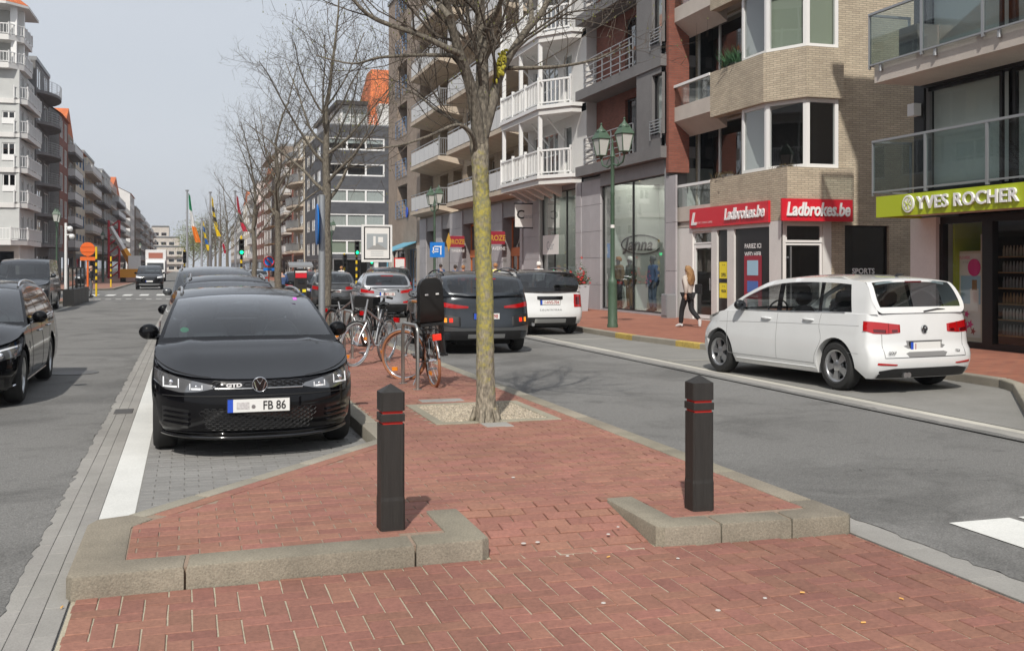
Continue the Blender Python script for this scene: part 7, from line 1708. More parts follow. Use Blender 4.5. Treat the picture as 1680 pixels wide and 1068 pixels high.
def street_lamp(x, y, lab, rz=0., z=HI, stickers=False):
    t = thing('street_lamp', lab, 'street lamp', (x, y, z), rz, 'green two-lantern street lamps')
    MB().lathe([(.14, 0), (.14, .06), (.125, .10), (.115, 1.10), (.12, 1.14), (.10, 1.22), (.06, 1.28), (.055, 1.5), (.052, 3.4), (.06, 3.42), (.05, 3.5), (.048, 4.35), (.07, 4.38), (.05, 4.46), (.02, 4.72), (.03, 4.78), (0, 4.86)], (0, 0, 0), 14).build('post', 'lamp_green', t, smooth=40)
    ar = MB()
    for s_ in (1, -1):
        ar.tube([(0, 0, 4.2), (0, s_ * .25, 4.12), (0, s_ * .5, 4.2), (0, s_ * .58, 4.36)], .024, 7); ar.tube([(0, s_ * .05, 4.4), (0, s_ * .2, 4.32), (0, s_ * .3, 4.2), (0, s_ * .22, 4.14)], .012, 5)
    ar.build('bracket', 'lamp_green', t, smooth=60)
    for s_ in (1, -1):
        a, b_ = MB(), MB(); lantern(a, b_, 0, s_ * .58, 4.46); lo = a.build('lantern', 'lamp_green', t); b_.build('lamp_glass', 'lamp_pane', lo)
    if stickers:
        for (zz, m, h) in ((2.55, 'paper', .08), (2.15, 'paper', .12), (1.35, 'print_pink', .07)): MB().lathe([(.0535, zz), (.0535, zz + h)], (0, 0, 0), 14, caps=False).build('sticker', m, t)
    return t
gl = G(1005, 537, HI); street_lamp(gl.x, gl.y, 'green lamp post with two lanterns in front of the sportswear shop', R(8), stickers=True)
street_lamp(10.9, AY(713, 10.9), 'green lamp post with two lanterns behind the blue parking sign', R(5))
street_lamp(11.0, 78.6 + 6, 'green lamp post behind the billboard at the far corner', R(5))
street_lamp(AX(93, 70), 70, 'green lamp post at the left edge beyond the dark van', 0, 0.)
street_lamp(-8.5, 118, 'green lamp post far along the left pavement before the crane', 0)
street_lamp(AX(230, 170), 170, 'small green lamp post far off beside the white lorry', 0)

# ------------------------------------------------------------------ bicycle stands and bicycles
mat('steel', (.50, .49, .46), .3, metal=.9)
def stand(p, q, ht, lab):
    a, b_ = G(*p, HI), G(*q, HI); t = wthing('bicycle_stand', lab, 'bicycle stand', a, 'steel bicycle hoops'); u = (b_ - a).normalized(); L = (b_ - a).length; r = .09
    pts = [a, a + Vector((0, 0, ht - r))] + [a + u * (r - r * math.cos(k * math.pi / 8)) + Vector((0, 0, ht - r + r * math.sin(k * math.pi / 8))) for k in range(1, 5)] + [b_ - u * (r - r * math.cos(k * math.pi / 8)) + Vector((0, 0, ht - r + r * math.sin(k * math.pi / 8))) for k in range(4, 0, -1)] + [b_ + Vector((0, 0, ht - r)), b_]
    MB().tube(pts, .024, 12).build('hoop', 'steel', t, smooth=60)
    for e in (a, b_): MB().lathe([(.06, -.002), (.06, .006), (.024, .008)], e, 12).build('floor_flange', 'steel', t)
stand((661, 629), (685, 639), .80, 'steel bicycle hoop beside the bicycle with child seat')
stand((565, 581), (578, 588), .78, 'steel bicycle hoop beside the silver bicycle')
stand((610, 566), (621, 571), .78, 'steel bicycle hoop farthest along the island')
mat('tyre_brown', (.33, .14, .07), .7); mat('tyre_grey', (.30, .30, .30), .7); mat('tyre_black', (.02, .02, .02), .7); mat('bike_silver', (.45, .46, .48), .3, metal=.8); mat('bike_black', (.015, .015, .015), .35); mat('saddle', (.018, .018, .018), .6); mat('reflector_orange', (.8, .25, .02), .3, emit=((1, .35, .02), .15)); mat('handle_brown', (.35, .15, .06), .6)
def bicycle(lab, rear, rz, frame, tyre, steer=0., lean=0., child=False, basket=False, rim='chrome'):
    """local x forward, origin under the rear axle"""
    t = thing('bicycle', lab, 'bicycle', (rear.x, rear.y, HI), rz); t.rotation_euler = (lean, 0, rz); RW = .335; wb = 1.06
    hub, bb, seat, headT, headB, fr_ax = Vector((0, 0, RW)), Vector((.45, 0, .29)), Vector((.28, 0, .86)), Vector((.83, 0, .92)), Vector((.88, 0, .70)), Vector((wb, 0, RW))
    def wheel(parent, c, rot):
        w = MB(); w.tube([(RW * math.cos(a), 0, RW * math.sin(a)) for a in [2 * math.pi * k / 36 for k in range(36)]], .02, 8, True); w.v = [tuple(rot @ Vector(p) + c) for p in w.v]; wo = w.build('wheel', tyre, parent, smooth=60)
        m = MB(); m.tube([((RW - .028) * math.cos(a), 0, (RW - .028) * math.sin(a)) for a in [2 * math.pi * k / 36 for k in range(36)]], .012, 6, True); m.v = [tuple(rot @ Vector(p) + c) for p in m.v]; m.build('rim', rim, wo, smooth=60)
        s_ = MB(); s_.tube([(0, -.05, 0), (0, .05, 0)], .022, 8)
        for k in range(22): a = 2 * math.pi * k / 22; s_.tube([(.02 * math.cos(a), .025 * (-1) ** k, .02 * math.sin(a)), ((RW - .03) * math.cos(a + .12), 0, (RW - .03) * math.sin(a + .12))], .0016, 3)
        s_.v = [tuple(rot @ Vector(p) + c) for p in s_.v]; s_.build('spokes', 'chrome', wo, kind='stuff')
        rf = MB(); rf.box(.12, .2, -.012, .012, -.2, -.15); rf.v = [tuple(rot @ Vector(p) + c) for p in rf.v]; rf.build('reflector', 'reflector_orange', wo)
        gd = MB(); gd.tube([((RW + .028) * math.cos(a), 0, (RW + .028) * math.sin(a)) for a in [R(20) + R(150) * k / 14 for k in range(15)]], .016, 6); gd.v = [tuple(rot @ Vector(p) + c) for p in gd.v]; gd.build('mudguard', 'bike_black' if tyre != 'tyre_brown' else 'bike_silver', parent, smooth=60)
    wheel(t, hub, Matrix.Identity(3)); rot = Matrix.Rotation(steer, 3, 'Z'); piv = headB; frot = lambda p: rot @ (Vector(p) - piv) + piv; wheel(t, frot(fr_ax), rot)
    f = MB()
    for a, b_, r in ((seat, bb, .018), (headB, bb, .024), (headT - Vector((0, 0, .04)), seat - Vector((0, 0, .2)), .018), (headT, headB, .024)): f.tube([a, b_], r, 8)
    for s_ in (.05, -.05): f.tube([hub + Vector((0, s_, 0)), bb + Vector((0, s_ * .6, 0))], .011, 6); f.tube([hub + Vector((0, s_, 0)), seat - Vector((0, s_ * -.3, .14))], .010, 6)
    f.build('frame', frame, t, smooth=60)
    k_ = MB()
    for s_ in (.055, -.055): k_.tube([frot(headB + Vector((.0, s_, -.02))), frot(fr_ax + Vector((-.03, s_, .12))), frot(fr_ax + Vector((0, s_, 0)))], .013, 6)
    k_.tube([frot(headB), frot(headT + Vector((-.01, 0, .12)))], .016, 8); k_.build('fork', frame if frame != 'bike_black' else 'bike_silver', t, smooth=60)
    h = MB(); h.tube([frot(headT + Vector((-.22, .29, .16))), frot(headT + Vector((-.05, .27, .19))), frot(headT + Vector((.02, .12, .17))), frot(headT + Vector((.02, -.12, .17))), frot(headT + Vector((-.05, -.27, .19))), frot(headT + Vector((-.22, -.29, .16)))], .012, 7); ho = h.build('handlebar', 'bike_silver', t, smooth=60)
    for s_ in (1, -1): MB().tube([frot(headT + Vector((-.25, s_ * .295, .157))), frot(headT + Vector((-.12, s_ * .28, .175)))], .018, 7).build('grip', 'handle_brown' if child else 'saddle', ho)
    s_ = MB(); rows = [[(seat.x + x_, w_ * c_, seat.z + .10 + z_ - .02 * abs(c_)) for c_ in (-1, -.6, 0, .6, 1)] for x_, w_, z_ in ((-.14, .05, 0), (-.12, .085, .02), (-.05, .08, .02), (.04, .045, .01), (.13, .02, 0))]
    s_.grid(rows); s_.grid([[(p[0], p[1], p[2] - .045) for p in r_] for r_ in rows][::-1]); s_.tube([seat, seat + Vector((-.01, 0, .09))], .014, 6); s_.build('saddle', 'saddle', t, smooth=60)
    c_ = MB(); c_.tube([bb + Vector((.09 * math.cos(a), -.06, .09 * math.sin(a))) for a in [2 * math.pi * k / 18 for k in range(18)]], .008, 4, True); c_.tube([bb + Vector((0, -.07, 0)), bb + Vector((.12, -.08, -.12))], .01, 5); c_.tube([bb + Vector((0, .07, 0)), bb + Vector((-.12, .08, .12))], .01, 5); c_.box(bb.x + .07, bb.x + .17, -.19, -.09, bb.z - .14, bb.z - .115); c_.box(bb.x - .17, bb.x - .07, .09, .19, bb.z + .11, bb.z + .135); c_.tube([bb + Vector((0, -.08, 0)), bb + Vector((0, .08, 0))], .012, 5); c_.build('crank', 'bike_silver', t)
    MB().tube([hub + Vector((0, -.05, .04)), bb + Vector((-.03, -.05, .07))], .022, 6).build('chain_guard', 'bike_black', t)
    rk = MB()
    for s_ in (.06, -.06): rk.tube([(-.3, s_, .74), (.22, s_, .74)], .007, 5); rk.tube([(-.05, s_, .74), (0, s_, RW)], .006, 5)
    for x_ in (-.3, -.1, .1): rk.tube([(x_, -.06, .74), (x_, .06, .74)], .006, 5)
    rk.build('carrier', 'bike_black', t); MB().box(-.335, -.305, -.055, .055, .62, .70).build('rear_light', 'lamp_lit' if child else 'lamp_red', t)
    MB().tube([bb + Vector((-.08, .04, 0)), bb + Vector((-.18, .22, -.285))], .009, 5).build('kick_stand', 'bike_silver', t)
    if child:
        cs = MB(); rows = []
        for z_, w_, x_ in ((.80, .15, -.02), (.86, .17, -.13), (1.0, .165, -.17), (1.18, .16, -.20), (1.32, .15, -.22), (1.38, .12, -.225), (1.405, .07, -.225)): rows.append([(x_ + (.10 if abs(c_) == 1 else 0), w_ * c_, z_) for c_ in (-1, -.92, -.5, 0, .5, .92, 1)])
        cs.grid(rows); cs.grid([[(p[0] - .035, p[1] * 1.04, p[2]) for p in r_] for r_ in rows][::-1]); co = cs.build('child_seat', 'bike_black', t, smooth=50)
        MB().box(-.14, .18, -.15, .15, .79, .83).build('seat_pan', 'bike_black', co)
        for s_ in (1, -1):
            MB().box(-.02, .14, s_ * .17 - .015, s_ * .17 + .015, .40, .86).build('leg_guard', 'bike_black', co); MB().box(-.02, .18, s_ * .17 - .04, s_ * .17 + .04, .38, .41).build('foot_rest', 'bike_black', co); MB().box(-.262, -.25, s_ * .07 - .02, s_ * .07 + .02, 1.19, 1.21).build('seat_slot', 'paper', co)
    if basket:
        b2 = MB(); b2.box(-.3, .12, -.19, .19, .76, .79); [b2.box(*q) for q in ((-.3, .12, -.19, -.17, .79, .98), (-.3, .12, .17, .19, .79, .98), (-.3, -.28, -.17, .17, .79, .98), (.1, .12, -.17, .17, .79, .98))]; b2.build('basket', 'bike_black', t)
    return t
ra, fa = G(713, 634, HI), G(676, 619, HI); bicycle('bicycle with brown tyres and a black child seat leaning at the nearer hoop', ra, math.atan2(fa.y - ra.y, fa.x - ra.x), 'bike_black', 'tyre_brown', R(48), R(-5), child=True)
rb, fb_ = G(633, 592, HI), G(591, 600, HI); bicycle('silver bicycle with grey tyres parked facing the viewer beside the child seat bicycle', rb, math.atan2(fb_.y - rb.y, fb_.x - rb.x), 'bike_silver', 'tyre_grey', R(-14), R(-4), basket=False)
rc_ = G(606, 572, HI); bicycle('dark bicycle with rear basket behind the silver bicycle', rc_ + Vector((.05, .6, 0)), R(60), 'bike_black', 'tyre_black', R(15), R(3), basket=True)
rd_ = G(545, 569, HI); bicycle('blue-grey bicycle half hidden behind the grey sign post', rd_ + Vector((.15, .9, 0)), R(-70), 'bike_silver', 'tyre_black', R(10), R(3))

# ------------------------------------------------------------------ signs and street furniture
yy = 17.4; xx = AX(528, yy); t = wthing('sign_post', 'grey post with blue round sign seen edge-on in front of the second tree', 'sign', (xx, yy, HI))
MB().tube([(xx, yy, HI), (xx, yy, 2.85)], .055, 14).build('post', 'galv', t, smooth=60)
dv_ = Vector((xx, yy, 0)).normalized(); nn = Vector((-dv_.y, dv_.x, 0)); disc = MB(); disc.lathe([(0, -.012), (.33, -.012), (.345, 0), (.33, .012), (0, .012)], (0, 0, 0), 28, 'x'); disc.xf(Matrix.Translation((xx, yy, 0)) @ Matrix.Translation(nn * .075 + Vector((0, 0, 2.36))) @ Matrix.Rotation(math.atan2(nn.y, nn.x) + R(4), 4, 'Z')); disc.build('disc', 'sign_blue', t)
yy = 31.; xx = AX(493, yy); t = wthing('parking_meter', 'dark parking ticket machine with solar top on the island', 'parking meter', (xx, yy, HI))
MB().box(xx - .17, xx + .17, yy - .15, yy + .15, HI, 1.62).build('cabinet', 'post_black', t); MB().hexa([(xx - .34, yy - .22, 1.66), (xx + .34, yy - .22, 1.66), (xx + .34, yy + .22, 1.74), (xx - .34, yy + .22, 1.74), (xx - .34, yy - .22, 1.72), (xx + .34, yy - .22, 1.72), (xx + .34, yy + .22, 1.82), (xx - .34, yy + .22, 1.82)]).build('solar_top', 'zinc', t)
MB().box(xx - .16, xx + .16, yy - .165, yy - .151, 1.36, 1.5).build('face_label', 'sign_red', t); MB().box(xx - .16, xx + .16, yy - .165, yy - .151, 1.51, 1.56).build('top_label', 'paper', t); MB().box(xx - .1, xx + .1, yy - .165, yy - .151, 1.2, 1.3).build('screen', 'gloss_black', t)
for a in (-.09, .09): MB().box(xx + a - .05, xx + a + .05, yy - .165, yy - .151, .95, 1.03).build('notice', 'yellow_sheet', t)
# billboard
xb, yb = 11., AY(617, 11.); t = wthing('billboard', 'lit poster billboard on a single leg at the far corner of the shops', 'billboard', (xb, yb, HI)); x0, x1 = AX(593, yb), AX(643, yb); zt_, zb_ = ZP(369, xb, yb), ZP(430, xb, yb)
MB().box(x0, x1, yb - .1, yb + .1, zb_, zt_).build('casing', 'white_frame', t); MB().box(x0 + .13, x1 - .13, yb - .115, yb - .102, zb_ + .15, zt_ - .12).build('black_border', 'gloss_black', t); MB().box(x0 + .2, x1 - .2, yb - .122, yb - .116, zb_ + .22, zt_ - .19).build('sheet', 'paper', t)
MB().box(x0 + .3, x1 - .3, yb - .128, yb - .123, zb_ + .75, zt_ - .55).build('picture', 'print_grey', t); MB().box(x0 + .7, x0 + .85, yb - .133, yb - .129, zb_ + 1.0, zt_ - .7).build('picture_light', 'paper', t); MB().box(x0 + 1.0, x0 + 1.3, yb - .133, yb - .129, zb_ + 1.2, zt_ - .75).build('picture_light', 'paper', t); MB().add([(x0 + .3, yb - .131, zb_ + .75), (x1 - .3, yb - .131, zb_ + .75), (x0 + .95, yb - .131, zb_ + 1.15)], [(0, 1, 2)]).build('picture_path', 'interior_grey', t)
for z_ in (.38, .5, .62): MB().box(x0 + .55, x1 - .55, yb - .128, yb - .123, zb_ + z_, zb_ + z_ + .03).build('text_line', 'print_grey', t)
MB().box(xb - .12, xb + .12, yb - .06, yb + .06, HI, zb_).build('leg', 'white_frame', t)
# blue parking sign
yy = AY(717, 10.5); t = wthing('parking_sign', 'square blue parking sign with white street diagram by the lamp post', 'sign', (10.5, yy, HI)); hw_ = .33; zc = ZP(410, 10.5, yy)
MB().tube([(10.5, yy, HI), (10.5, yy, zc + .3)], .035, 10).build('post', 'galv', t); MB().box(10.5 - hw_, 10.5 + hw_, yy - .06, yy - .04, zc - hw_, zc + hw_).build('plate', 'sign_blue', t)
for (a, b_, c_, e) in ((-.2, .2, .12, .17), (-.2, -.15, -.15, .17), (.13, .18, -.22, .12), (-.1, .05, .0, .05), (-.24, .05, -.1, -.06)): MB().box(10.5 + a, 10.5 + b_, yy - .066, yy - .061, zc + c_, zc + e).build('diagram', 'letter_white', t)
# traffic lights
def signal(px, base, lab, zt=2.9, heads=((2.3, 1),), lit=True, X=None, facing=0., bands=True, group='traffic light posts'):
    g = base; t = wthing('traffic_light', lab, 'traffic light', (g.x, g.y, g.z), group); z = g.z; k = 0
    MB().tube([(g.x, g.y, z), (g.x, g.y, zt)], .06, 10).build('post', 'yellow_post', t, smooth=60)
    if bands:
        for k in range(4): MB().lathe([(.063, z + .75 + k * .4), (.063, z + .95 + k * .4)], (g.x, g.y, 0), 12, caps=False).build('black_band', 'post_black', t)
    for (hz, s_) in heads:
        h = MB(); h.box(g.x - .13, g.x + .13, g.y - .30, g.y - .08, hz, hz + .82); ho = h.build('signal_head', 'signal_black', t)
        for j, m in enumerate(('green_light' if lit else 'signal_black', 'signal_black', 'red_dim')): MB().lathe([(0, 0), (.09, 0)], (g.x, g.y - .305, hz + .14 + j * .27), 14, 'y').build('lens', m, ho)
        for j in range(3): MB().tube([(g.x - .1, g.y - .42, hz + .16 + j * .27), (g.x - .09, g.y - .42, hz + .22 + j * .27), (g.x, g.y - .42, hz + .25 + j * .27), (g.x + .09, g.y - .42, hz + .22 + j * .27), (g.x + .1, g.y - .42, hz + .16 + j * .27)], .012, 4).build('visor', 'signal_black', ho)
    return t
for px, yy, zt_, hd, lb in ((585, 62., 3.2, ((2.4, 1),), 'traffic light showing green left of the billboard'), (609, 79.5, 2.6, ((1.9, 1),), 'small green traffic light under the billboard'), (541, 64., 2.2, ((1.55, 1),), 'yellow traffic light post just right of the grey sign post'), (565, 70., 2.6, ((1.7, 1),), 'yellow traffic light post behind the dark grey hatchback'), (396, 56., 3.3, ((2.3, 1),), 'traffic light showing green left of the fourth tree')):
    signal(px, Vector((AX(px, yy), yy, HI)), lb, zt_, hd, lit=px in (585, 609, 396))
signal(158, G(158, 486), 'yellow post with black bands beside the orange sign', ZP(405, *G(158, 486)[:2]), ())
signal(182, G(182, 473.5), 'yellow post with black bands at the far left corner of the crossing', ZP(421, *G(182, 473.5)[:2]), ())
signal(303, Vector((AX(303, 80), 80, 0)), 'yellow traffic post at the far island beside the tall flag', 2.9, ((2.0, 1),), lit=False)
# orange sign
g = G(144, 489); t = wthing('road_sign', 'orange-backed round road works sign on an orange post', 'sign', g); zc = ZP(409, g.x, g.y)
MB().tube([(g.x, g.y, 0), (g.x, g.y, zc + .3)], .055, 10).build('post', 'orange_sign', t); MB().lathe([(0, -.02), (.38, -.02), (.38, .02), (0, .02)], (g.x, g.y - .08, zc), 24, 'y').build('disc', 'orange_sign', t); MB().box(g.x - .38, g.x + .38, g.y - .1, g.y - .06, zc - .62, zc - .42).build('plate', 'orange_sign', t); MB().lathe([(.25, 0), (.25, .08), (.07, .12)], (g.x, g.y, 0), 14).build('foot', 'rubber', t)
for z_ in (-.15, .12): MB().box(g.x - .34, g.x + .34, g.y - .125, g.y - .101, zc + z_, zc + z_ + .04).build('rail', 'orange_sign', t)
# no parking sign
yy = 52.; xx = AX(441, yy); t = wthing('no_parking_sign', 'round blue and red no parking sign with blue plate below', 'sign', (xx, yy, HI)); MB().tube([(xx, yy, HI), (xx, yy, 2.2)], .03, 8).build('post', 'orange_sign', t); MB().lathe([(0, -.012), (.26, -.012), (.26, .0)], (xx, yy - .04, 1.95), 22, 'y').build('disc', 'sign_blue', t); MB().tube([(xx + .235 * math.cos(q), yy - .06, 1.95 + .235 * math.sin(q)) for q in [2 * math.pi * k / 24 for k in range(24)]], .03, 6, True).build('red_rim', 'red_band', t); MB().tube([(xx - .17, yy - .065, 2.12), (xx + .17, yy - .065, 1.78)], .028, 6).build('red_bar', 'red_band', t); MB().box(xx - .26, xx + .26, yy - .055, yy - .04, 1.5, 1.64).build('plate', 'sign_blue', t)
# terrace screens at left
def screen(p, q, lab):
    t = wthing('terrace_screen', lab, 'screen', p, 'glazed terrace screens'); u = (q - p).normalized(); n = Vector((-u.y, u.x, 0)); L = (q - p).length; fr = Fr(p, u, n)
    mb = MB(); mb.fbox(fr, .02, L - .02, -.22, .22, 0, .72); mb.build('planter', 'post_black', t); fr2 = MB()
    for a in (.02, L - .09): fr2.fbox(fr, a, a + .07, -.03, .03, .72, 1.68)
    fr2.fbox(fr, .021, L - .021, -.028, .028, 1.62, 1.68); fo = fr2.build('frame', 'post_black', t); MB().fbox(fr, .1, L - .1, -.006, .006, .73, 1.61).build('pane', 'balcony_glass', fo); MB().fbox(fr, L * .4, L * .55, .008, .012, .8, 1.0).build('sticker', 'yellow_sheet', fo)
p0, p1 = G(112, 503), G(138, 494.5); p0.z = p1.z = 0.
for k in range(4): screen(p0.lerp(p1, k / 4), p0.lerp(p1, (k + 1) / 4), ['dark terrace screen with glass, nearest beside the van', 'dark terrace screen with glass, second from the van', 'dark terrace screen with glass, third from the van', 'dark terrace screen with glass, last before the orange sign'][k])
screen(Vector((-8.6, 36., HI)), Vector((-7.2, 36., HI)), 'glass terrace screen at the left edge behind the van')
screen(Vector((-10.2, 36., HI)), Vector((-8.7, 36., HI)), 'glass terrace screen cut by the left picture edge')
# camera mast
yy = 66.; xx = AX(108, yy); t = wthing('camera_mast', 'white mast with surveillance cameras on the left pavement', 'mast', (xx, yy, 0)); MB().tube([(xx, yy, 0), (xx, yy, ZP(366, xx, yy))], [.09, .07], 12).build('post', 'white_frame', t, smooth=60)
for a, z_ in ((.25, 3.9), (.35, 3.45)): c_ = MB(); c_.ball((xx + a, yy - .2, z_), .16, 12, 8); c_.tube([(xx, yy, z_ + .1), (xx + a, yy - .2, z_ + .12)], .04, 6); c_.build('camera_dome', 'white_frame', t, smooth=60)
# flags
mat('pole_grey', (.42, .43, .45), .4, metal=.6); mat('flag_green', (.02, .28, .13), .8); mat('flag_white', (.7, .7, .7), .8); mat('flag_orange', (.75, .24, .03), .8); mat('flag_yellow', (.8, .62, .02), .8); mat('flag_blue', (.04, .17, .5), .8); mat('flag_red', (.55, .02, .06), .8); mat('flag_black', (.03, .03, .03), .8)
def flag(px, yy, top, y0, y1, bands, lab, drift=1.):
    xx = AX(px, yy); zt_ = ZP(top, xx, yy); t = wthing('flag_pole', lab, 'flag', (xx, yy, HI), 'flags on the far island')
    MB().tube([(xx, yy, HI), (xx, yy, zt_)], [.11, .07], 10).build('pole', 'pole_grey', t, smooth=60); MB().lathe([(.13, zt_), (.13, zt_ + .1), (0, zt_ + .12)], (xx, yy, 0), 10).build('finial', 'zinc', t)
    za, zb = ZP(y0, xx, yy), ZP(y1, xx, yy); n = len(bands); N = 24; rows = []
    for i in range(N + 1):
        f = i / N; z = za + (zb - za) * f; wd_ = (.14 + .28 * f) * abs(drift); rows.append([(xx + .1 + math.copysign(wd_, drift) * j / 6 * (1 if True else 0) + .5 * drift * f * f, yy - .15 + .10 * math.sin(j * 1.9 + f * 5), z - .25 * j / 6 * (1 - f)) for j in range(7)])
    for k, m in enumerate(bands): MB().grid(rows[N * k // n:N * (k + 1) // n + 1]).build('cloth', m, t, smooth=70)
flag(307, 84, 314, 317, 398, ('flag_green', 'flag_white', 'flag_orange'), 'flag in green, white and orange hanging from the tallest pole')
flag(345, 88, 317, 322, 388, ('flag_yellow', 'flag_yellow', 'flag_black', 'flag_yellow', 'flag_black', 'flag_yellow', 'flag_yellow', 'flag_yellow'), 'yellow flag with black figure hanging from its pole', .8)
flag(331, 95, 360, 362, 411, ('flag_yellow', 'flag_blue', 'flag_yellow', 'flag_blue', 'flag_yellow'), 'blue and yellow chequered flag', .7)
flag(360, 100, 362, 366, 416, ('flag_white', 'flag_white', 'flag_red'), 'small red and white flag between the poles', .6)
flag(386, 92, 315, 320, 380, ('flag_red', 'flag_red', 'flag_black', 'flag_red'), 'dark red flag among the branches', 1.)
# crane lorry and red hoist
mat('crane_orange', (.75, .32, .02), .5); mat('hoist_red', (.5, .02, .04), .5)
yy = 118.; a, b_ = PT(181, 372, DEP(AX(181, yy), yy)), PT(216, 432, DEP(AX(216, yy), yy)); t = wthing('mobile_crane', 'mobile crane with raised white and orange arm before the left row', 'crane', (b_.x, b_.y, 0)); mdl = a.lerp(b_, .62)
MB().tube([a, mdl], [.22, .3], 4).build('upper_arm', 'white_frame', t); MB().tube([mdl, b_], [.34, .42], 4).build('lower_arm', 'crane_orange', t); MB().box(b_.x - 1.1, b_.x + 1.1, b_.y - 1, b_.y + 5, .6, 1.5).build('chassis', 'crane_orange', t); MB().box(b_.x - .3, b_.x + .9, b_.y - .9, b_.y + .4, 1.5, 2.9).build('cab', 'white_frame', t); MB().box(b_.x - .45, b_.x + .45, b_.y + .5, b_.y + 2, 1.5, 2.2).build('turntable', 'crane_orange', t)
for sx in (1, -1):
    for q in (0, 1.6, 3.8): MB().lathe([(.5, -.15), (.55, -.1), (.55, .1), (.5, .15)], (b_.x + sx * .95, b_.y + q, .55), 16, 'x').build('wheel', 'rubber', t)
ar = b_ + Vector((0, 0, 0))
yy = 160; xx = AX(187, yy); t = wthing('builders_hoist', 'red lattice hoist tower against the left row', 'hoist', (xx, yy, 0)); zt_ = ZP(362, xx, yy)
for sx in (-.7, .7):
    for sy in (-.7, .7): MB().tube([(xx + sx, yy + sy, 0), (xx + sx, yy + sy, zt_)], .12, 4).build('mast_leg', 'hoist_red', t)
for k in range(7): MB().tube([(xx - .7, yy - .72, k * zt_ / 7), (xx + .7, yy - .72, (k + 1) * zt_ / 7)], .09, 4).build('brace', 'hoist_red', t)
# planter with red flowers
yy = AY(951, 13.3); t = wthing('flower_planter', 'tall grey planter with red flowers beside the boutique window', 'planter', (13.3, yy, HI)); mat('planter_grey', (.42, .43, .46), .6); mat('leaf_dark', (.03, .06, .02), .7, rand=.3); mat('flower_red', (.6, .02, .03), .6, rand=.2)
q = MB(); q.add([(13.3 + sx * .2, yy + sy * .28, HI) for sx, sy in ((-1, -1), (1, -1), (1, 1), (-1, 1))] + [(13.3 + sx * .25, yy + sy * .33, 1.05) for sx, sy in ((-1, -1), (1, -1), (1, 1), (-1, 1))], [(3, 2, 1, 0), (4, 5, 6, 7), (0, 1, 5, 4), (1, 2, 6, 5), (2, 3, 7, 6), (3, 0, 4, 7)]); q.build('tub', 'planter_grey', t)
lf, fl_ = MB(), MB(); r = random.Random(4)
for k in range(420):
    p = Vector((13.3 + r.gauss(0, .16), yy + r.gauss(0, .2), 1.05 + abs(r.gauss(0, .28)))); u = Vector((r.gauss(0, 1), r.gauss(0, 1), r.gauss(0, .6))).normalized(); v = u.orthogonal().normalized(); s_ = r.uniform(.03, .07); lf.add([p, p + u * s_ + v * s_ * .4, p + u * s_ * 2, p + u * s_ - v * s_ * .4], [(0, 1, 2, 3)])
    if k % 9 == 0:
        c_ = p + Vector((-.05, -.05, .06)); 
        for j in range(5): a = j * 1.257; fl_.add([c_, c_ + Vector((.05 * math.cos(a), .03 * math.sin(a + 1), .05 * math.sin(a))), c_ + Vector((.05 * math.cos(a + .9), -.03, .05 * math.sin(a + .9)))], [(0, 1, 2)])
lf.build('foliage', 'leaf_dark', t, kind='stuff'); fl_.build('flowers', 'flower_red', t, kind='stuff')
# service box
yy = AY(1092, 13.95); t = wthing('service_box', 'small grey metal box standing at the shop corner column', 'box', (14.05, yy, HI)); MB().bev(13.9, 14.2, yy - .2, yy + .2, HI, .85, .02).build('cabinet', 'zinc', t); MB().box(13.885, 13.899, yy - .17, yy + .17, .2, .8).build('door', 'galv', t)
# notice board by the awning
yy = 64.; t = wthing('menu_board', 'white menu board with red edge before the blue awning', 'sign', (AX(656, yy), yy, HI)); x0, x1 = AX(647, yy), AX(665, yy); MB().box(x0, x1, yy, yy + .06, ZP(452, x0, yy), ZP(423, x0, yy)).build('board', 'red_band', t); MB().box(x0 + .06, x1 - .06, yy - .01, yy - .002, ZP(450, x0, yy), ZP(425, x0, yy)).build('sheet', 'paper', t); MB().box(x0 + .1, x0 + .16, yy + .0, yy + .05, HI, ZP(452, x0, yy)).build('leg', 'black_frame', t); MB().box(x1 - .16, x1 - .1, yy + .0, yy + .05, HI, ZP(452, x0, yy)).build('leg', 'black_frame', t)
HAZE = .00035
# ------------------------------------------------------------------ people
for n_, c_ in (('skin', (.52, .33, .24)), ('hair_blond', (.30, .17, .075)), ('hair_dark', (.04, .03, .025)), ('hair_white', (.7, .68, .65)), ('hair_red', (.33, .16, .07)), ('cloth_beige', (.46, .41, .37)), ('cloth_black', (.012, .012, .014)), ('cloth_pink', (.65, .16, .20)), ('cloth_white', (.7, .7, .7)), ('cloth_yellow', (.62, .62, .2)), ('cloth_blue', (.05, .09, .2)), ('cloth_red', (.4, .04, .08)), ('cloth_grey', (.12, .12, .13)), ('cloth_jeans', (.07, .10, .16)), ('cloth_brown', (.16, .10, .05)), ('cloth_green', (.05, .06, .045)), ('shoe_white', (.6, .6, .6))): mat(n_, c_, .85, var=.12, vs=25)
def skinmesh(verts, edges, rad, root, sub=1):
    me = bpy.data.meshes.new('skel'); me.from_pydata(verts, edges, []); ob = bpy.data.objects.new('skel', me)
    ob.modifiers.new('Skin', 'SKIN'); sv = me.skin_vertices[0].data
    for i, r in enumerate(rad): sv[i].radius = r if isinstance(r, tuple) else (r, r); sv[i].use_root = (i == root)
    sm = ob.modifiers.new('Sub', 'SUBSURF'); sm.levels = sm.render_levels = sub
    dg = tmpdeps(ob); res = bpy.data.meshes.new_from_object(ob.evaluated_get(dg)); bpy.data.objects.remove(ob); bpy.data.meshes.remove(me)
    mb = MB(); mb.v = [tuple(v.co) for v in res.vertices]; mb.f = [tuple(p.vertices) for p in res.polygons]; bpy.data.meshes.remove(res); return mb
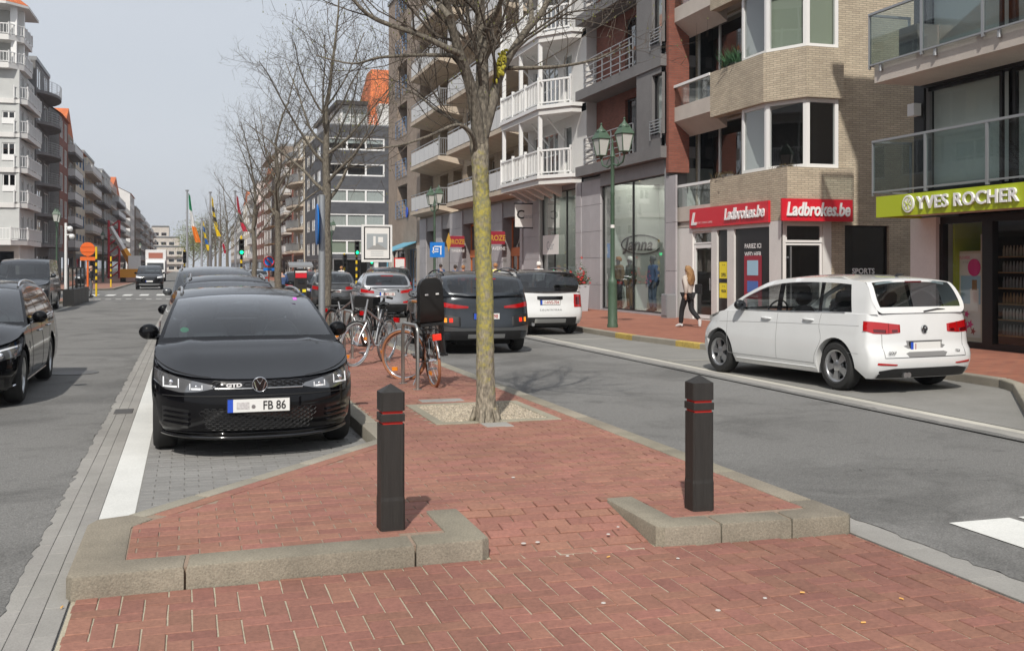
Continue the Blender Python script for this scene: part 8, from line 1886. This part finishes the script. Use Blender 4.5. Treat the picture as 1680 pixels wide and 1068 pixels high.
def person(name, lab, x, y, rz, h, top, legs, hair, pose='stand', long_hair=False, cat='person', group=None, z=HI, shoe='cloth_black', skin='skin', bag=False):
    t = thing(name, lab, cat, (x, y, z), rz, group); k = h / 1.72
    # joints, facing -y
    if pose == 'walk': L = dict(kl=(.09, -.16, .50), al=(.09, -.20, .09), tl=(.09, -.34, .035), kr=(-.09, .04, .49), ar=(-.09, .36, .22), tr=(-.09, .36, .07), el=(.22, .14, 1.16), wl=(.20, .10, .93), er=(-.22, -.12, 1.16), wr=(-.19, -.26, .98))
    elif pose == 'sit': L = dict(kl=(.1, -.42, .92), al=(.1, -.40, .48), tl=(.1, -.54, .42), kr=(-.1, -.42, .92), ar=(-.1, -.40, .48), tr=(-.1, -.54, .42), el=(.23, -.02, 1.14), wl=(.16, -.24, 1.05), er=(-.23, -.02, 1.14), wr=(-.16, -.24, 1.05))
    else: L = dict(kl=(.09, -.02, .50), al=(.10, .02, .09), tl=(.11, -.12, .035), kr=(-.09, -.02, .50), ar=(-.10, .02, .09), tr=(-.11, -.12, .035), el=(.23, .03, 1.14), wl=(.22, -.05, .90), er=(-.23, .03, 1.14), wr=(-.22, -.05, .90))
    J = [('pelvis', (0, 0, .95), (.13, .10)), ('spine', (0, .01, 1.14), (.115, .085)), ('chest', (0, .01, 1.33), (.135, .095)), ('neck', (0, 0, 1.47), .05), ('jaw', (0, -.025, 1.545), (.062, .072)), ('skull', (0, -.01, 1.63), (.075, .09)), ('crown', (0, .0, 1.69), (.055, .065)),
         ('sl', (.165, .01, 1.40), .055), ('el', L['el'], .042), ('wl', L['wl'], .03), ('sr', (-.165, .01, 1.40), .055), ('er', L['er'], .042), ('wr', L['wr'], .03), ('hl', (.09, 0, .90), .085), ('kl', L['kl'], .058), ('al', L['al'], .038), ('tl', L['tl'], .034), ('hr', (-.09, 0, .90), .085), ('kr', L['kr'], .058), ('ar', L['ar'], .038), ('tr', L['tr'], .034)]
    N = {n: i for i, (n, p, r) in enumerate(J)}; V = [Vector(p) * k for n, p, r in J]; Rr = [tuple(q * k for q in r) if isinstance(r, tuple) else r * k for n, p, r in J]
    E = [(N[a], N[b]) for a, b in (('pelvis', 'spine'), ('spine', 'chest'), ('chest', 'neck'), ('neck', 'jaw'), ('jaw', 'skull'), ('skull', 'crown'), ('chest', 'sl'), ('sl', 'el'), ('el', 'wl'), ('chest', 'sr'), ('sr', 'er'), ('er', 'wr'), ('pelvis', 'hl'), ('hl', 'kl'), ('kl', 'al'), ('al', 'tl'), ('pelvis', 'hr'), ('hr', 'kr'), ('kr', 'ar'), ('ar', 'tr'))]
    for sd, s_ in (('l', 1), ('r', -1)):             # palm and five fingers
        w = V[N['w' + sd]]; d = (w - V[N['e' + sd]]).normalized(); pi = len(V); V.append(w + d * .07 * k); Rr.append((.034 * k, .016 * k)); E.append((N['w' + sd], pi)); side = Vector((0, -1, 0)) if abs(d.y) < .7 else Vector((1, 0, 0))
        for q in range(4): a = len(V); o = side * (.027 - .018 * q) * k; V.append(w + d * .10 * k + o); Rr.append(.009 * k); V.append(w + d * (.165 - .012 * abs(q - 1)) * k + o - Vector((s_ * .02, 0, 0)) * k); Rr.append(.007 * k); E += [(pi, a), (a, a + 1)]
        a = len(V); V.append(w + d * .06 * k + side * .05 * k); Rr.append(.010 * k); V.append(w + d * .10 * k + side * .065 * k); Rr.append(.008 * k); E += [(N['w' + sd], a), (a, a + 1)]
    skinmesh([tuple(v) for v in V], E, Rr, 0).build('body', skin, t, smooth=70)
    def sub(names, edges, grow, nm, m, root=0, ends={}):
        vs_ = [V[N[n]] for n in names]; rs = []
        for n in names:
            r = Rr[N[n]]; g_ = ends.get(n, grow) * k; rs.append(tuple(q + g_ for q in r) if isinstance(r, tuple) else r + g_)
        skinmesh([tuple(v) for v in vs_], [(names.index(a), names.index(b)) for a, b in edges], rs, root).build(nm, m, t, smooth=70)
    sub(['pelvis', 'spine', 'chest', 'neck', 'sl', 'el', 'wl', 'sr', 'er', 'wr'], [('pelvis', 'spine'), ('spine', 'chest'), ('chest', 'neck'), ('chest', 'sl'), ('sl', 'el'), ('el', 'wl'), ('chest', 'sr'), ('sr', 'er'), ('er', 'wr')], .03, 'jacket', top, 1, {'neck': .012, 'wl': .02, 'wr': .02, 'pelvis': .045})
    sub(['pelvis', 'hl', 'kl', 'al', 'hr', 'kr', 'ar'], [('pelvis', 'hl'), ('hl', 'kl'), ('kl', 'al'), ('pelvis', 'hr'), ('hr', 'kr'), ('kr', 'ar')], .022, 'trousers', legs, 0, {'al': .03, 'ar': .03})
    for sd in 'lr': 
        a, b_ = V[N['a' + sd]], V[N['t' + sd]]; d = (b_ - a); MB().tube([a - d * .25 + Vector((0, 0, -.02)), a.lerp(b_, .5) + Vector((0, 0, -.012)), b_ + d * .2], [.05 * k, .05 * k, .036 * k], 10).build('shoe', shoe, t, smooth=60)
    hb = MB(); rows = []; c0 = Vector((0, .005, 1.635)) * k
    for i in range(9):
        th = math.pi * .62 * i / 8; rows.append([(c0.x + .098 * k * math.sin(th) * math.cos(a) * (1 if math.sin(a) > -.4 or th < .8 else .93), c0.y + .112 * k * math.sin(th) * math.sin(a) + (.012 * k if math.sin(a) < 0 and th > .7 else 0), c0.z + .112 * k * math.cos(th) + (.05 * k * max(0, -math.sin(a)) if th > .9 else 0)) for a in [2 * math.pi * j / 18 for j in range(18)]])
    hb.grid(rows, True)
    if long_hair:
        rr = random.Random(2); rows = []
        for i in range(10):
            f = i / 9; rows.append([((-.5 + j / 10) * (.19 + .10 * math.sin(f * 2.6)) * k + .012 * rr.gauss(0, 1) * k, (.085 + .045 * math.cos((j / 10 - .5) * 3) + .03 * math.sin(f * 3) + .008 * rr.gauss(0, 1)) * k, (1.66 - .46 * f + .02 * rr.gauss(0, 1) * f) * k) for j in range(11)])
        hb.grid(rows); hb.grid([[(p[0] * .95, p[1] - .045, p[2]) for p in r_] for r_ in rows][::-1])
    hb.build('hair', hair, t, smooth=70)
    fc = MB(); 
    for s_ in (1, -1): fc.ball((s_ * .03 * k, -.095 * k, 1.622 * k), .011 * k, 8, 6)
    fc.build('eyes', 'cloth_black', t, kind='stuff'); MB().ball((0, -.105 * k, 1.592 * k), (.013 * k, .022 * k, .022 * k), 8, 6).build('nose', skin, t, smooth=60); MB().ball((0, -.088 * k, 1.555 * k), (.022 * k, .012 * k, .006 * k), 8, 6).build('mouth', 'cloth_pink', t, smooth=60)
    if bag: MB().bev(-.30 * k, -.20 * k, .06, .24, .95 * k, 1.22 * k, .02).build('bag', 'cloth_black', t)
    return t
g = G(1129, 537, HI); person('person', 'person with long blond hair in a beige jacket walking away past the betting shop', g.x, g.y, math.pi + R(20), 1.56, 'cloth_beige', 'cloth_black', 'hair_blond', 'walk', True, shoe='shoe_white', bag=True)
g = G(149, 487); person('person', 'bald person in dark clothes standing between the orange sign and the yellow post', g.x, g.y, R(100), 1.72, 'cloth_black', 'cloth_grey', 'skin', 'stand', z=0.)
for px, yy, h, top, hair, rz, lb in ((760, 47., 1.62, 'cloth_pink', 'hair_red', 160, 'person in a pink top behind the dark crossover'), (747, 49., 1.64, 'cloth_blue', 'hair_dark', 200, 'dark-haired person left of the pink top'), (813, 42., 1.70, 'cloth_yellow', 'hair_red', 170, 'person with auburn hair in a yellow top right of the mossy trunk'), (884, 39., 1.74, 'cloth_white', 'hair_white', 190, 'white-haired person in white behind the black-roofed car'), (723, 54., 1.7, 'cloth_blue', 'hair_dark', 180, 'person in blue beside the parking sign post')):
    person('person', lb, AX(px, yy), yy, R(rz), h, top, 'cloth_jeans', hair)
for px, yy, h, top, hair, lb in ((507, 68., 1.7, 'cloth_red', 'hair_white', 'white-haired person in dark red crossing behind the black saloon'), (560, 66., 1.72, 'cloth_white', 'hair_red', 'person in a white shirt on the crossing'), (517, 70., 1.68, 'cloth_grey', 'hair_dark', 'person in grey beside the dark red one')):
    person('person', lb, AX(px, yy), yy, R(150), h, top, 'cloth_jeans', hair, z=0.)
yy = 44.; xx = AX(463, yy); person('person', 'cyclist in a dark blue jacket riding away left of the parking meter', xx, yy, math.pi, 1.62, 'cloth_blue', 'cloth_black', 'hair_dark', 'sit', z=.0)
bk = bicycle('bicycle ridden by the person in the dark blue jacket', Vector((xx, yy - .3, 0)), R(90), 'bike_black', 'tyre_black'); bk.location.z = 0.
def mannequin(px, X, h, top, legs, lab, cap=None):
    yy = AY(px, X); t = person('mannequin', lab, X, yy, R(-80), h, top, legs, cap or 'cloth_grey', cat='mannequin', group='mannequins in the shop window', z=HI + .05, skin='cloth_grey'); MB().lathe([(.2, -.0), (.2, .012), (.02, .015)], (0, 0, 0), 16).build('base', 'rail_steel', t); return t
mannequin(1015, 14.75, 1.85, 'cloth_brown', 'cloth_black', 'mannequin in brown jacket and black trousers nearest the lamp post', 'hair_red'); mannequin(1034, 14.8, 1.85, 'cloth_green', 'cloth_brown', 'mannequin in dark green jacket and cap in the shop window', 'cloth_white'); mannequin(1071, 15.0, 1.85, 'cloth_blue', 'cloth_jeans', 'mannequin in dark blue top at the right of the shop window')
# area lamps added to brighten the two tall shops, beyond the one ceiling spot
for (x, y0, y1, z, e) in ((15.6, 30.6, 36.8, 4.68, 120), (15.8, 38, 44, 4.75, 110)):
    l = bpy.data.lights.new('shop_fill', 'AREA'); l.shape = 'RECTANGLE'; l.size = 1.6; l.size_y = y1 - y0; l.energy = e; l.color = (1, .95, .86); o = bpy.data.objects.new('shop_fill', l); col.objects.link(o); o.location = (x, (y0 + y1) / 2, z)
# greenery on the balconies
mat('balcony_plant', (.06, .16, .07), .8, rand=.3); mat('dry_plant', (.16, .12, .06), .9, rand=.3)
def plant(c, w, h, m, n, lab):
    t = wthing('balcony_plant', lab, 'plant', c); r = random.Random(n); lf = MB()
    for k in range(n):
        p = Vector((c[0] + r.gauss(0, w * .4), c[1] + r.gauss(0, w), c[2])); d = Vector((r.gauss(0, .35), r.gauss(0, .35), 1)).normalized(); L = h * r.uniform(.5, 1.1); s_ = d.orthogonal().normalized() * .012; q = p + d * L + Vector((0, 0, -.1 * L)); lf.add([p - s_, p + s_, p.lerp(q, .6) + s_ * 1.4, q, p.lerp(q, .6) - s_ * 1.4], [(0, 1, 2, 3, 4)])
    lf.build('leaves', m, t, kind='stuff'); MB().box(c[0] - .1, c[0] + .1, c[1] - w * 1.2, c[1] + w * 1.2, c[2] - .02, c[2] + .07).build('trough', 'concrete_grey', t)
plant((14.55, AY(1203, 14.55), 7.28), .22, .62, 'balcony_plant', 260, 'green grassy plant on the upper brick parapet')
plant((14.55, AY(1190, 14.55), 4.21), .25, .22, 'dry_plant', 160, 'dry reddish plant on the lower brick parapet'); plant((14.72, 23.85, 4.21), .18, .16, 'dry_plant', 140, 'withered plants under the lower bay window')

bpy.data.scenes.remove(TMP)
# ------------------------------------------------------------------ air: far things fade slightly
hm = bpy.data.materials.new('haze'); hm.use_nodes = True; t = hm.node_tree; t.nodes.clear(); ho_ = nd(t, 'ShaderNodeOutputMaterial'); pv_ = nd(t, 'ShaderNodeVolumePrincipled')
pv_.inputs['Color'].default_value = (.88, .92, 1., 1); pv_.inputs['Density'].default_value = HAZE; pv_.inputs['Anisotropy'].default_value = .2; t.links.new(pv_.outputs[0], ho_.inputs['Volume'])
MB().box(-70, 70, -45, 720, -1.1, 33).build('haze', hm, None, kind='stuff')
